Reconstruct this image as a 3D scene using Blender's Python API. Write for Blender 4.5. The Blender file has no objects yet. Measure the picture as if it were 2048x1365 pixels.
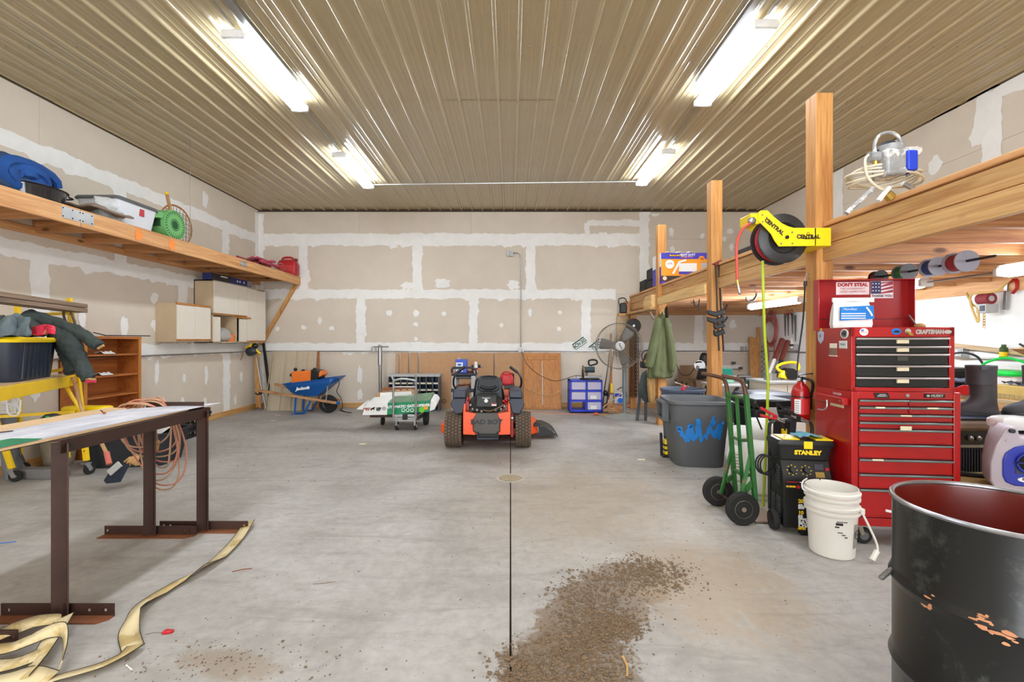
import bpy, bmesh, math, random
from math import sin, cos, pi, radians as R
from mathutils import Vector as V, Matrix
random.seed(7)
SC = bpy.context.scene
COL = SC.collection
# ---------------------------------------------------------------- camera, world, exposure
F, VX, VY, EYE = 920.0, 1021.0, 682.5, 1.44
cd = bpy.data.cameras.new('camera'); cam = bpy.data.objects.new('camera', cd); COL.objects.link(cam)
cam.location = (0, 0, EYE); cam.rotation_euler = (R(90), 0, 0)
cd.sensor_width = 36; cd.lens = F * 36 / 2048; cd.shift_x = 3 / 2048; cd.clip_start = .05
SC.camera = cam
wd = bpy.data.worlds.new('world'); SC.world = wd; wd.use_nodes = True
wd.node_tree.nodes['Background'].inputs[0].default_value = (.93, .96, 1, 1)
wd.node_tree.nodes['Background'].inputs[1].default_value = 2.6
SC.view_settings.view_transform = 'Standard'; SC.view_settings.look = 'None'
SC.view_settings.gamma = 1; SC.view_settings.use_curve_mapping = False
SC.view_settings.exposure = 1.84
LAMP = 15.0            # emission of the fluorescent diffusers
SC.cycles.max_bounces = 8; SC.cycles.diffuse_bounces = 5; SC.cycles.glossy_bounces = 3
SC.cycles.sample_clamp_indirect = 6

# ---------------------------------------------------------------- geometry helpers
def at(px, py, Y): return V(((px - VX) * Y / F, Y, EYE - (py - VY) * Y / F))     # a point at depth Y seen at that pixel
def fl(px, py, z=0.0):                                                            # a point on the floor (or at height z)
    Y = (EYE - z) * F / (py - VY); return V(((px - VX) * Y / F, Y, z))
MW = {}
def tr(loc=(0, 0, 0), rz=0, rx=0, ry=0):
    return Matrix.Translation(V(loc)) @ Matrix.Rotation(rz, 4, 'Z') @ Matrix.Rotation(ry, 4, 'Y') @ Matrix.Rotation(rx, 4, 'X')
def thing(name, label, cat, loc=(0, 0, 0), rz=0, group=None):
    o = bpy.data.objects.new(name, None); COL.objects.link(o); o.empty_display_size = .1
    o.location = V(loc); o.rotation_euler = (0, 0, rz); MW[o.name] = tr(loc, rz)
    o['label'] = label; o['category'] = cat
    if group: o['group'] = group
    return o
def tag(o, label, cat, group=None):
    o['label'] = label; o['category'] = cat
    if group: o['group'] = group
    return o
def catmull(pts, n=6, closed=False):
    P = [V(p) for p in pts]; out = []; L = len(P)
    rng = range(L) if closed else range(L - 1)
    for i in rng:
        if closed: a, b, c, d = P[i - 1], P[i], P[(i + 1) % L], P[(i + 2) % L]
        else: a, b, c, d = P[max(i - 1, 0)], P[i], P[i + 1], P[min(i + 2, L - 1)]
        for k in range(n):
            t = k / n
            out.append(.5 * ((2 * b) + (c - a) * t + (2 * a - 5 * b + 4 * c - d) * t * t + (3 * b - a - 3 * c + d) * t ** 3))
    if not closed: out.append(P[-1])
    return out
class MB:
    def __init__(s): s.v = []; s.f = []; s.mi = []; s.c = 0; s.M = None
    def _add(s, vs, fs):
        b = len(s.v)
        s.v += [(s.M @ V(p)) if s.M else V(p) for p in vs]
        s.f += [[b + i for i in f] for f in fs]; s.mi += [s.c] * len(fs); return s
    def box(s, x0, x1, y0, y1, z0, z1):
        return s._add([(x, y, z) for z in (z0, z1) for y in (y0, y1) for x in (x0, x1)],
                      [(0, 2, 3, 1), (4, 5, 7, 6), (0, 1, 5, 4), (2, 6, 7, 3), (0, 4, 6, 2), (1, 3, 7, 5)])
    def beam(s, p0, p1, w, h, up=(0, 0, 1)):                    # a bar of section w x h from p0 to p1 (h along up)
        p0, p1 = V(p0), V(p1); d = (p1 - p0).normalized(); u = V(up)
        sd = d.cross(u)
        if sd.length < 1e-4: sd = d.cross(V((0, 1, 0)))
        sd.normalize(); u = sd.cross(d).normalized(); q = []
        for p in (p0, p1):
            for a, b in ((-1, -1), (1, -1), (1, 1), (-1, 1)): q.append(p + sd * a * w / 2 + u * b * h / 2)
        return s._add(q, [(0, 3, 2, 1), (4, 5, 6, 7), (0, 1, 5, 4), (1, 2, 6, 5), (2, 3, 7, 6), (3, 0, 4, 7)])
    def tube(s, pts, r, n=8, closed=False, sx=1.0):
        P = [V(p) for p in pts]; L = len(P); rr = r if isinstance(r, (list, tuple)) else [r] * L
        T = []
        for i in range(L):
            a = P[i - 1] if (i or closed) else P[0]; b = P[(i + 1) % L] if (i < L - 1 or closed) else P[-1]
            t = (b - a); T.append(t.normalized() if t.length > 1e-9 else V((0, 0, 1)))
        nrm = T[0].orthogonal().normalized(); vs = []
        for i in range(L):
            nrm = nrm - T[i] * nrm.dot(T[i])
            nrm = nrm.normalized() if nrm.length > 1e-6 else T[i].orthogonal().normalized()
            bn = T[i].cross(nrm)
            vs += [P[i] + (nrm * cos(2 * pi * k / n) + bn * sin(2 * pi * k / n) * sx) * rr[i] for k in range(n)]
        fs = [(i * n + k, i * n + (k + 1) % n, ((i + 1) % L) * n + (k + 1) % n, ((i + 1) % L) * n + k)
              for i in range(L if closed else L - 1) for k in range(n)]
        if not closed: fs += [tuple(range(n - 1, -1, -1)), tuple(range((L - 1) * n, L * n))]
        return s._add(vs, fs)
    def cyl(s, p0, p1, r, n=12, r1=None): return s.tube([p0, p1], [r, r if r1 is None else r1], n)
    def lathe(s, prof, n=32, c=(0, 0, 0), ax='z', sx=1, sy=1, cap=True):
        vs = []; c = V(c)
        for r, z in prof:
            for k in range(n):
                a = 2 * pi * k / n; p = (r * cos(a) * sx, r * sin(a) * sy, z)
                if ax == 'y': p = (p[0], p[2], p[1])
                elif ax == 'x': p = (p[2], p[0], p[1])
                vs.append(c + V(p))
        L = len(prof)
        fs = [(i * n + k, i * n + (k + 1) % n, (i + 1) * n + (k + 1) % n, (i + 1) * n + k) for i in range(L - 1) for k in range(n)]
        if cap: fs += [tuple(range(n)), tuple(range((L - 1) * n, L * n))]
        return s._add(vs, fs)
    def prism(s, poly, d0, d1, pl='xz'):                        # polygon in a plane, extruded along the third axis
        def q(p, d): return {'xz': (p[0], d, p[1]), 'yz': (d, p[0], p[1]), 'xy': (p[0], p[1], d)}[pl]
        n = len(poly)
        return s._add([q(p, d0) for p in poly] + [q(p, d1) for p in poly],
                      [tuple(range(n)), tuple(range(2 * n - 1, n - 1, -1))] + [(i, (i + 1) % n, n + (i + 1) % n, n + i) for i in range(n)])
    def grid(s, rows, closed=False):
        n = len(rows[0]); vs = [p for r in rows for p in r]
        fs = [(i * n + k, i * n + (k + 1) % n, (i + 1) * n + (k + 1) % n, (i + 1) * n + k)
              for i in range(len(rows) - 1) for k in range(n if closed else n - 1)]
        return s._add(vs, fs)
    def loft(s, rings):                                          # closed rings, capped
        n = len(rings[0]); s.grid(rings, True)
        b = len(s.v) - n * len(rings)
        s.f += [list(range(b, b + n)), list(range(len(s.v) - n, len(s.v)))]; s.mi += [s.c] * 2
        return s
    def ball(s, c, rx, ry=None, rz=None, n=12, m=8):
        ry = ry or rx; rz = rz or rx; c = V(c)
        return s.loft([[c + V((rx * sin(pi * j / m) * cos(2 * pi * k / n), ry * sin(pi * j / m) * sin(2 * pi * k / n), -rz * cos(pi * j / m))) for k in range(n)]
                       for j in range(m + 1)][1:-1])
    def build(s, name, mat, par=None, bev=0, w=False, sub=0, solid=0, ang=.6, recalc=True, seg=2, disp=None):
        me = bpy.data.meshes.new(name); vs = s.v
        if w and par is not None:
            I = MW[par.name].inverted(); vs = [I @ p for p in vs]
        me.from_pydata([tuple(p) for p in vs], [], s.f)
        if recalc:
            b = bmesh.new(); b.from_mesh(me); bmesh.ops.recalc_face_normals(b, faces=b.faces); b.to_mesh(me); b.free()
        for m in (mat if isinstance(mat, (list, tuple)) else [mat]): me.materials.append(m)
        if any(s.mi): me.polygons.foreach_set('material_index', s.mi)
        me.polygons.foreach_set('use_smooth', [True] * len(me.polygons))
        me.set_sharp_from_angle(angle=ang)
        o = bpy.data.objects.new(name, me); COL.objects.link(o)
        MW[o.name] = Matrix.Identity(4)
        if par is not None: o.parent = par; MW[o.name] = MW[par.name]
        if solid: d = o.modifiers.new('s', 'SOLIDIFY'); d.thickness = solid; d.offset = 0
        if bev: d = o.modifiers.new('b', 'BEVEL'); d.width = bev; d.segments = seg; d.limit_method = 'ANGLE'; d.angle_limit = .7
        if disp:
            tx = bpy.data.textures.get('creases') or bpy.data.textures.new('creases', 'CLOUDS'); tx.noise_scale = .09; tx.noise_depth = 2
            d = o.modifiers.new('u', 'SUBSURF'); d.levels = d.render_levels = 2
            d = o.modifiers.new('d', 'DISPLACE'); d.texture = tx; d.strength = disp; d.texture_coords = 'GLOBAL'
        if sub: d = o.modifiers.new('u', 'SUBSURF'); d.levels = sub; d.render_levels = sub
        return o
def copyof(o, par, M=None, name=None):
    c = o.copy(); COL.objects.link(c); c.parent = par; MW[c.name] = MW[par.name] if par else Matrix.Identity(4)
    if M is not None: c.matrix_local = M
    return c
def clone(t, loc, rz=None, label=None):
    c = t.copy(); COL.objects.link(c); c.location = V(loc)
    if rz is not None: c.rotation_euler = (0, 0, rz)
    MW[c.name] = tr(loc, c.rotation_euler[2])
    if label: c['label'] = label
    for ch in list(t.children):
        d = ch.copy(); COL.objects.link(d); d.parent = c; MW[d.name] = MW[c.name]
        for g in ch.children:
            e = g.copy(); COL.objects.link(e); e.parent = d; MW[e.name] = MW[c.name]
    return c
def txt(par, s, org, size, mat, right=(1, 0, 0), up=(0, 0, 1), name='lettering', bold=0, shear=0, align='CENTER', space=1, sx=1):
    cu = bpy.data.curves.new('f', 'FONT'); cu.body = s; cu.size = size; cu.align_x = align; cu.align_y = 'CENTER'
    cu.offset = bold; cu.shear = shear; cu.space_line = .85; cu.space_character = space; cu.resolution_u = 2
    to = bpy.data.objects.new('f', cu); me = bpy.data.meshes.new_from_object(to)
    bpy.data.objects.remove(to); me.name = name
    me.materials.clear(); me.materials.append(mat)
    r = V(right).normalized(); u = V(up).normalized(); n = r.cross(u)
    M = Matrix((r * sx, u, n)).transposed().to_4x4(); M.translation = V(org); me.transform(M)
    o = bpy.data.objects.new(name, me); COL.objects.link(o); o.parent = par; MW[o.name] = MW[par.name]
    return o

# ---------------------------------------------------------------- materials
def lin(c):
    if isinstance(c, str): c = tuple(int(c[i:i + 2], 16) for i in (0, 2, 4))
    return tuple((x / 255 / 12.92 if x / 255 <= .04045 else ((x / 255 + .055) / 1.055) ** 2.4) for x in c) + (1,)
class NT:
    def __init__(s, name):
        s.m = bpy.data.materials.new(name); s.m.use_nodes = True; s.t = s.m.node_tree; s.b = s.t.nodes['Principled BSDF']
    def n(s, ty, **k):
        d = s.t.nodes.new(ty)
        for a, v in k.items():
            if a.startswith('i_'): d.inputs[a[2:].replace('_', ' ')].default_value = v
            else: setattr(d, a, v)
        return d
    def l(s, a, b): s.t.links.new(a, b)
    def coord(s, sc=(1, 1, 1), rnd=True):
        tc = s.n('ShaderNodeTexCoord'); mp = s.n('ShaderNodeMapping'); mp.inputs['Scale'].default_value = sc
        if rnd:
            oi = s.n('ShaderNodeObjectInfo'); ad = s.n('ShaderNodeVectorMath', operation='MULTIPLY_ADD')
            s.l(oi.outputs['Random'], ad.inputs[0]); ad.inputs[1].default_value = (7, 11, 5); s.l(tc.outputs['Object'], ad.inputs[2]); s.l(ad.outputs[0], mp.inputs[0])
        else: s.l(tc.outputs['Object'], mp.inputs[0])
        return mp.outputs[0]
    def noise(s, vec, scale, detail=4, rough=.6, dist=0):
        d = s.n('ShaderNodeTexNoise'); d.inputs['Scale'].default_value = scale; d.inputs['Detail'].default_value = detail
        d.inputs['Roughness'].default_value = rough; d.inputs['Distortion'].default_value = dist; s.l(vec, d.inputs['Vector']); return d.outputs['Fac']
    def ramp(s, fac, stops):
        r = s.n('ShaderNodeValToRGB'); e = r.color_ramp.elements
        while len(e) < len(stops): e.new(.5)
        for x, (p, c) in zip(e, stops): x.position = p; x.color = c
        s.l(fac, r.inputs[0]); return r.outputs[0]
    def mix(s, fac, a, b):
        m = s.n('ShaderNodeMix', data_type='RGBA')
        for v, i in ((fac, 0), (a, 6), (b, 7)):
            if hasattr(v, 'links'): s.l(v, m.inputs[i])
            else: m.inputs[i].default_value = v
        return m.outputs[2]
    def bump(s, h, strength, dist=.01):
        b = s.n('ShaderNodeBump'); b.inputs['Strength'].default_value = strength; b.inputs['Distance'].default_value = dist
        s.l(h, b.inputs['Height']); s.l(b.outputs[0], s.b.inputs['Normal'])
def shade(c, k): return tuple(min(1, x * k) for x in c[:3]) + (1,)
def mat(name, col, rough=.5, metal=0., var=.12, scale=7, bump=0., bscale=40, wear=None, wamt=.35, wscale=9, coat=0, spec=None, stretch=(1, 1, 1)):
    s = NT(name); c = lin(col); vec = s.coord(stretch)
    f = s.noise(vec, scale, 5)
    out = s.ramp(f, [(.25, shade(c, 1 - var)), (.75, shade(c, 1 + var))])
    if wear:
        g = s.noise(vec, wscale, 8, .7, .3); k = s.ramp(g, [(1 - wamt - .04, (0, 0, 0, 1)), (1 - wamt + .03, (1, 1, 1, 1))])
        out = s.mix(k, out, lin(wear))
    s.l(out, s.b.inputs['Base Color']); s.b.inputs['Roughness'].default_value = rough; s.b.inputs['Metallic'].default_value = metal
    if spec is not None: s.b.inputs['Specular IOR Level'].default_value = spec
    if coat: s.b.inputs['Coat Weight'].default_value = coat; s.b.inputs['Coat Roughness'].default_value = .15
    if bump: s.bump(s.noise(vec, bscale, 4), bump)
    return s.m
def wood(name, c1, c2, ax=1, rough=.6, knots=True, k=1.0, dirt=None):
    s = NT(name); st = [9 * k, 9 * k, 9 * k]; st[ax] = .55 * k
    vec = s.coord(tuple(st)); f = s.noise(vec, 1.6, 5, .6, 1.2)
    st2 = [55, 55, 55]; st2[ax] = 1.5; g = s.noise(s.coord(tuple(st2)), 1.5, 3, .6)
    out = s.ramp(f, [(.3, lin(c2)), (.52, lin(c1)), (.75, shade(lin(c1), 1.08))])
    out = s.mix(s.ramp(g, [(.35, (.55, .55, .55, 1)), (.6, (0, 0, 0, 1))]), out, lin(c2))
    if knots:
        st3 = [4.2, 4.2, 4.2]; st3[ax] = 1.7
        v = s.n('ShaderNodeTexVoronoi'); s.l(s.coord(tuple(st3)), v.inputs['Vector']); v.inputs['Scale'].default_value = 1
        out = s.mix(s.ramp(v.outputs['Distance'], [(.05, (1, 1, 1, 1)), (.12, (0, 0, 0, 1))]), out, shade(lin(c2), .35))
    if dirt:
        out = s.mix(s.ramp(s.noise(s.coord((1.5, 1.5, 1.5)), 1.5, 4), [(.5, (0, 0, 0, 1)), (.75, (.7, .7, .7, 1))]), out, lin(dirt))
    s.l(out, s.b.inputs['Base Color']); s.b.inputs['Roughness'].default_value = rough; s.bump(g, .25, .004)
    return s.m
def glow(name, col, st):
    s = NT(name); s.b.inputs['Base Color'].default_value = lin(col)
    s.b.inputs['Emission Color'].default_value = lin(col); s.b.inputs['Emission Strength'].default_value = st
    return s.m
def glass(name, col, rough=.25, alpha=.5):
    s = NT(name); s.b.inputs['Base Color'].default_value = lin(col); s.b.inputs['Roughness'].default_value = rough
    s.b.inputs['Alpha'].default_value = alpha
    return s.m
m_paper = mat('drywall paper', (212, 200, 184), .9, var=.05, scale=2.2, bump=.03)
m_mud = mat('joint compound', (236, 234, 230), .85, var=.05, scale=5, bump=.05)
m_stud = mat('wall core', (120, 105, 85), .9)
m_tin = mat('tan painted steel', (180, 163, 128), .2, var=.03, scale=3, spec=1.0)
m_pine = wood('pine lumber y', (206, 164, 108), (170, 118, 66), 1)
m_pinex = wood('pine lumber x', (202, 150, 100), (160, 100, 60), 0)
m_pinez = wood('pine lumber z', (210, 158, 96), (172, 112, 56), 2)
m_base = wood('baseboard pine', (214, 170, 108), (184, 130, 70), 1, knots=False)
m_shelf = wood('shelf lumber', (216, 166, 112), (184, 122, 70), 1)
m_post = wood('post lumber', (206, 150, 84), (164, 102, 46), 2)
m_osb = wood('plywood', (196, 172, 134), (170, 140, 100), 1, knots=False)
m_oak = wood('oak veneer', (196, 130, 56), (160, 92, 30), 2, .45, knots=False, k=1.6)
m_brownwood = wood('honey shelf wood', (186, 112, 52), (150, 80, 32), 1, .5, knots=False)
m_oldwood = wood('weathered plank', (142, 118, 96), (96, 76, 60), 1)
m_ashwood = wood('ash handle', (190, 150, 104), (150, 104, 62), 2, knots=False)
m_handlewood = wood('barrow handle', (186, 142, 96), (136, 86, 50), 0, knots=False)
m_galv = mat('galvanised steel', (176, 178, 178), .35, .9, var=.1)
m_chrome = mat('chrome', (205, 205, 205), .18, 1, var=.05)
m_steel = mat('bare steel', (150, 148, 144), .4, .85, var=.15)
m_rust = mat('rusty brown steel', (66, 44, 36), .55, .35, var=.22, scale=5, wear=(96, 52, 32), wamt=.34, wscale=5, bump=.1)
m_black = mat('black plastic', (22, 22, 23), .45, var=.15)
m_black2 = mat('satin black', (14, 14, 15), .35, var=.2)
m_dkgrey = mat('charcoal plastic', (42, 46, 56), .5, var=.1)
m_grey = mat('grey plastic', (96, 96, 97), .55, var=.08)
m_ltgrey = mat('light grey', (176, 176, 174), .5, var=.06)
m_rubber = mat('rubber', (30, 29, 28), .85, var=.2, bump=.1)
m_white = mat('white plastic', (226, 224, 218), .4, var=.04)
m_paperw = mat('white paper', (232, 231, 228), .7, var=.04)
m_red = mat('red enamel', (164, 6, 12), .32, var=.1, coat=.3)
m_redp = mat('red plastic', (176, 22, 30), .42, var=.12)
m_orange = mat('orange enamel', (240, 84, 28), .35, var=.06, coat=.2)
m_orangep = mat('orange plastic', (240, 122, 40), .45, var=.08)
m_yellow = mat('yellow enamel', (238, 196, 22), .4, var=.07, wear=(170, 130, 30), wamt=.3, wscale=14)
m_yellowp = mat('yellow plastic', (246, 210, 20), .4, var=.05)
m_blue = mat('blue plastic', (28, 60, 190), .4, var=.1)
m_green = mat('green plastic', (30, 165, 70), .45, var=.1)
m_beige = mat('beige almond laminate', (226, 217, 202), .55, var=.03)
m_tanboard = mat('tan particle board side', (196, 174, 142), .7, var=.06)
m_card = mat('cardboard', (188, 146, 108), .85, var=.07, scale=12)
m_brass = mat('brass', (196, 160, 80), .3, .9)
m_txk = mat('black print', (18, 18, 18), .6, var=0)
m_txw = mat('white print', (235, 235, 235), .6, var=0)
m_txr = mat('red print', (170, 24, 34), .6, var=0)
m_txy = mat('yellow print', (246, 206, 30), .6, var=0)
m_txg = mat('green print', (16, 130, 80), .6, var=0)
m_txb = mat('blue print', (30, 110, 200), .6, var=0)
m_txs = mat('silver print', (190, 186, 180), .4, .5, var=0)
# ================================================================ THE SETTING
XL, XR, YB, YF, ZC = -5.46, 5.41, 9.97, -4.2, 4.27
# ---- floor: sawn concrete slabs
def floor_mat():
    s = NT('concrete'); c = s.coord(rnd=False)
    big = s.noise(c, .9, 6, .65, .6); fine = s.noise(c, 14, 6, .7)
    col = s.ramp(big, [(.28, lin((140, 135, 128))), (.5, lin((168, 164, 158))), (.72, lin((186, 183, 178)))])
    col = s.mix(s.ramp(fine, [(.35, (.35, .35, .35, 1)), (.6, (0, 0, 0, 1))]), col, lin((124, 117, 109)))
    def blob(loc, rz, sx, sy, colr, lo, hi, nsc, k):
        tc = s.n('ShaderNodeTexCoord'); mp = s.n('ShaderNodeMapping', vector_type='TEXTURE')
        mp.inputs['Location'].default_value = (*loc, 0); mp.inputs['Rotation'].default_value = (0, 0, rz); mp.inputs['Scale'].default_value = (sx, sy, 1)
        s.l(tc.outputs['Object'], mp.inputs[0]); g = s.n('ShaderNodeTexGradient', gradient_type='SPHERICAL'); s.l(mp.outputs[0], g.inputs[0])
        n = s.noise(c, nsc, 8, .7, .4); a = s.n('ShaderNodeMath', operation='MULTIPLY'); s.l(g.outputs['Fac'], a.inputs[0]); s.l(n, a.inputs[1])
        f = s.ramp(a.outputs[0], [(lo, (0, 0, 0, 1)), (hi, (k, k, k, 1))]); nonlocal col; col = s.mix(f, col, lin(colr))
    blob((.75, 4.2), 0, 2.0, 2.2, (164, 144, 120), .12, .42, 6, .55)
    blob((.52, 2.55), -.72, .46, .95, (116, 95, 72), .19, .24, 13, .8)
    blob((.25, 2.0), -.5, .5, .6, (114, 93, 70), .18, .23, 15, .8)
    blob((1.2, 2.7), -.3, .9, 1.1, (158, 136, 108), .17, .34, 7, .6)
    blob((-1.25, 2.05), 1.35, .16, .5, (140, 118, 92), .2, .3, 16, .5)
    blob((-2.2, 7.4), 1.5, .5, 2.2, (110, 104, 98), .14, .4, 3, .7)
    blob((-1.0, 6.2), 1.45, .7, 3.0, (138, 130, 120), .14, .4, 2.5, .7)
    blob((-.3, 5.6), 1.45, .5, 1.2, (120, 108, 94), .12, .36, 3, .7)
    blob((2.6, 4.2), 0, 1.2, 1.6, (150, 138, 120), .14, .4, 3, .6)
    st = s.ramp(s.noise(s.coord((1.0, 5.0, 1), False), 1.1, 6, .7, .8), [(.52, (0, 0, 0, 1)), (.72, (.6, .6, .6, 1))])
    col = s.mix(st, col, lin((128, 122, 115)))
    s.l(col, s.b.inputs['Base Color']); s.b.inputs['Roughness'].default_value = .55; s.bump(fine, .12, .004)
    return s.m
m_conc = floor_mat()
m_joint = mat('joint filler', (70, 58, 46), .9)
fb = MB().box(XL - .1, XR + .1, YF - .1, YB + .1, -.12, -.018).build('floor', m_joint); fb['kind'] = 'structure'
ys = [YF - .1, .1, 4.83, YB + .1]; g = .005
for xa, xb in ((XL - .1, 0), (0, XR + .1)):
    for ya, yb in zip(ys, ys[1:]):
        MB().box(xa + g, xb - g, ya + g * .5, yb - g * .5, -.018, 0).build('slab', m_conc, fb)
# ---- walls with drywall sheets and joint compound
ROWS = [(.07, 1.30), (1.30, 2.46), (2.46, 3.65), (3.65, ZC)]
def wallpt(side, u, z, d):
    return {'back': V((u, YB - d, z)), 'left': V((XL + d, u, z)), 'right': V((XR - d, u, z)), 'front': V((u, YF + d, z))}[side]
def plate(side, u0, u1, z0, z1, d0, d1, name, m, par):
    a = wallpt(side, u0, z0, d0); b = wallpt(side, u1, z1, d1)
    return MB().box(min(a.x, b.x), max(a.x, b.x), min(a.y, b.y), max(a.y, b.y), z0, z1).build(name, m, par)
BD = [.0015]
def ragged(side, par, u0, z0, u1, z1, w, d=None, name='joint_tape', rough=.014):
    BD[0] += .00004; d = BD[0]
    # a ragged band of joint compound from (u0,z0) to (u1,z1)
    L = math.hypot(u1 - u0, z1 - z0); n = max(3, int(L / .045)); A = []; B = []
    nx, nz = -(z1 - z0) / L, (u1 - u0) / L; ja = jb = 0
    for i in range(n + 1):
        t = i / n; u = u0 + (u1 - u0) * t; z = z0 + (z1 - z0) * t
        ja = .6 * ja + random.uniform(-rough, rough); jb = .6 * jb + random.uniform(-rough, rough)
        if random.random() < .07: jb -= rough * 3
        A.append(wallpt(side, u + nx * (w / 2 + ja), z + nz * (w / 2 + ja), d)); B.append(wallpt(side, u - nx * (w / 2 - jb), z - nz * (w / 2 - jb), d))
    return MB().grid([A, B]).build(name, m_mud, par, recalc=False)
def patch(side, par, u, z, ru, rz, d=None):
    BD[0] += .00004; d = BD[0]
    n = 14; vs = [wallpt(side, u, z, d)]
    for k in range(n):
        a = 2 * pi * k / n; q = random.uniform(.65, 1.15); vs.append(wallpt(side, u + ru * q * cos(a), min(z + rz * q * sin(a), ZC), d))
    m = MB(); m._add(vs, [(0, 1 + k, 1 + (k + 1) % n) for k in range(n)]); return m.build('mud_patch', m_mud, par, recalc=False)
def wall(name, side, u0, u1, box, joints):
    w = MB().box(*box).build(name, m_stud); w['kind'] = 'structure'
    for (z0, z1), js in zip(ROWS, joints):
        e = [u0] + [j for j in js if u0 < j < u1] + [u1]
        for a, b in zip(e, e[1:]): plate(side, a + .0015, b - .0015, z0 + .0015, z1 - .0015, -.012, 0, 'drywall_sheet', m_paper, w)
    return w
t = .1
wb = wall('wall_back', 'back', XL, XR, (XL - t, XR + t, YB + .011, YB + .12, -.1, ZC + .1),
          [[-4.49, -2.02, .43, 2.87], [-3.25, -.81, 1.64, 4.07], [-4.49, -2.02, .43, 2.87], [-3.27, -.85, 1.64, 2.9]])
for z in (1.30, 2.46): ragged('back', wb, XL, z, 2.28 if z > 2 else XR, z, .2)
ragged('back', wb, XL, 3.64, 2.9, 3.64, .26)
for u in (-3.25, -.81, 1.64): ragged('back', wb, u, 1.3, u, 2.46, .19)
for u in (-4.49, -2.02, .43): ragged('back', wb, u, 2.46, u, 3.64, .2)
ragged('back', wb, 2.89, 2.3, 2.89, 4.25, .2); ragged('back', wb, 4.07, 1.3, 4.07, 2.1, .2); ragged('back', wb, 1.66, 3.64, 1.66, 4.0, .12); ragged('back', wb, 1.66, 4.0, 2.9, 4.0, .13)
ragged('back', wb, XL + .05, .1, XL + .05, 4.2, .12)
for px, py, a, b in ((610, 546, .13, .08), (815, 572, .16, .09), (835, 567, .1, .1), (885, 567, .17, .12), (1027, 570, .14, .11), (785, 490, .12, .1), (1205, 470, .1, .07),
                     (555, 658, .05, .06), (607, 656, .07, .05), (664, 657, .06, .05), (640, 642, .05, .1), (778, 626, .07, .07), (832, 627, .07, .08), (888, 628, .06, .05), (832, 649, .06, .05),
                     (832, 678, .05, .05), (1003, 651, .05, .06), (1120, 625, .05, .05), (1118, 658, .05, .05), (720, 750, .06, .22), (720, 790, .06, .13), (1095, 700, .1, .05),
                     (1343, 465, .06, .1), (1405, 472, .06, .06), (1460, 463, .08, .07), (1345, 500, .06, .09), (1449, 478, .05, .06), (1463, 494, .05, .1), (1060, 625, .05, .1), (1310, 430, .1, .04), (1465, 650, .08, .1), (1340, 650, .05, .06)):
    p = at(px, py, YB); patch('back', wb, p.x, p.z, a, b)
wl = wall('wall_left', 'left', YF, YB, (XL - .12, XL - .011, YF - t, YB + t, -.1, ZC + .1),
          [[-.75, 1.66, 4.06, 6.46, 8.83], [-2, .45, 2.9, 5.33, 7.7], [-.75, 1.66, 4.06, 6.43, 8.81], [-2, .45, 2.9, 5.33, 7.7]])
for z in (1.30, 2.46, 3.64): ragged('left', wl, 1, z, YB, z, .19)
for u in (5.33, 7.66): ragged('left', wl, u, 1.3, u, 2.46, .22)
for u in (4.06, 6.43, 8.81): ragged('left', wl, u, 2.46, u, 3.64, .2)
for u in (6.46, 8.83): ragged('left', wl, u, .1, u, 1.3, .2)
ragged('left', wl, YB - .06, .1, YB - .06, 4.2, .16)
for px, py, a, b in ((165, 640, .06, .14), (248, 655, .08, .15), (308, 595, .08, .1), (310, 650, .1, .1), (313, 745, .05, .2), (368, 757, .04, .08), (412, 752, .05, .2), (365, 805, .05, .1), (410, 805, .05, .1), (70, 785, .06, .12), (470, 800, .05, .1), (482, 755, .05, .12), (410, 400, .1, .15), (80, 600, .1, .1)):
    Y = -XL * F / (VX - px); patch('left', wl, Y, at(px, py, Y).z, a, b)
wr = wall('wall_right', 'right', YF, YB, (XR + .011, XR + .12, YF - t, YB + t, -.1, ZC + .1),
          [[-.7, 1.7, 4.1, 6.5, 8.9], [-2, .4, 2.8, 5.17, 7.6], [-2, .4, 2.8, 5.17, 7.6], [-2, .4, 2.8, 5.17, 7.6]])
for u in (5.17, 7.6): ragged('right', wr, u, 2.3, u, 4.25, .22)
ragged('right', wr, YB - .06, .1, YB - .06, 4.2, .14)
for z in (.42, 1.12, 1.75): ragged('right', wr, 1.5, z, YB, z, .80, None, 'joint_compound_coat', .01)
for px, py, a, b in ((1968, 170, .2, .12), (1965, 230, .12, .3), (1890, 215, .2, .1), (1872, 330, .1, .12), (1955, 270, .1, .15), (2035, 165, .25, .12)):
    Y = XR * F / (px - VX); patch('right', wr, Y, at(px, py, Y).z, a, b)
# front wall (behind the camera) with an open overhead doorway that lets daylight in
wf = MB(); wf.box(XL - t, -2.6, YF - .12, YF, -.1, ZC + .1); wf.box(2.6, XR + t, YF - .12, YF, -.1, ZC + .1); wf.box(-2.6, 2.6, YF - .12, YF, 3.6, ZC + .1)
wf = wf.build('wall_front', m_paper); wf['kind'] = 'structure'
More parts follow.
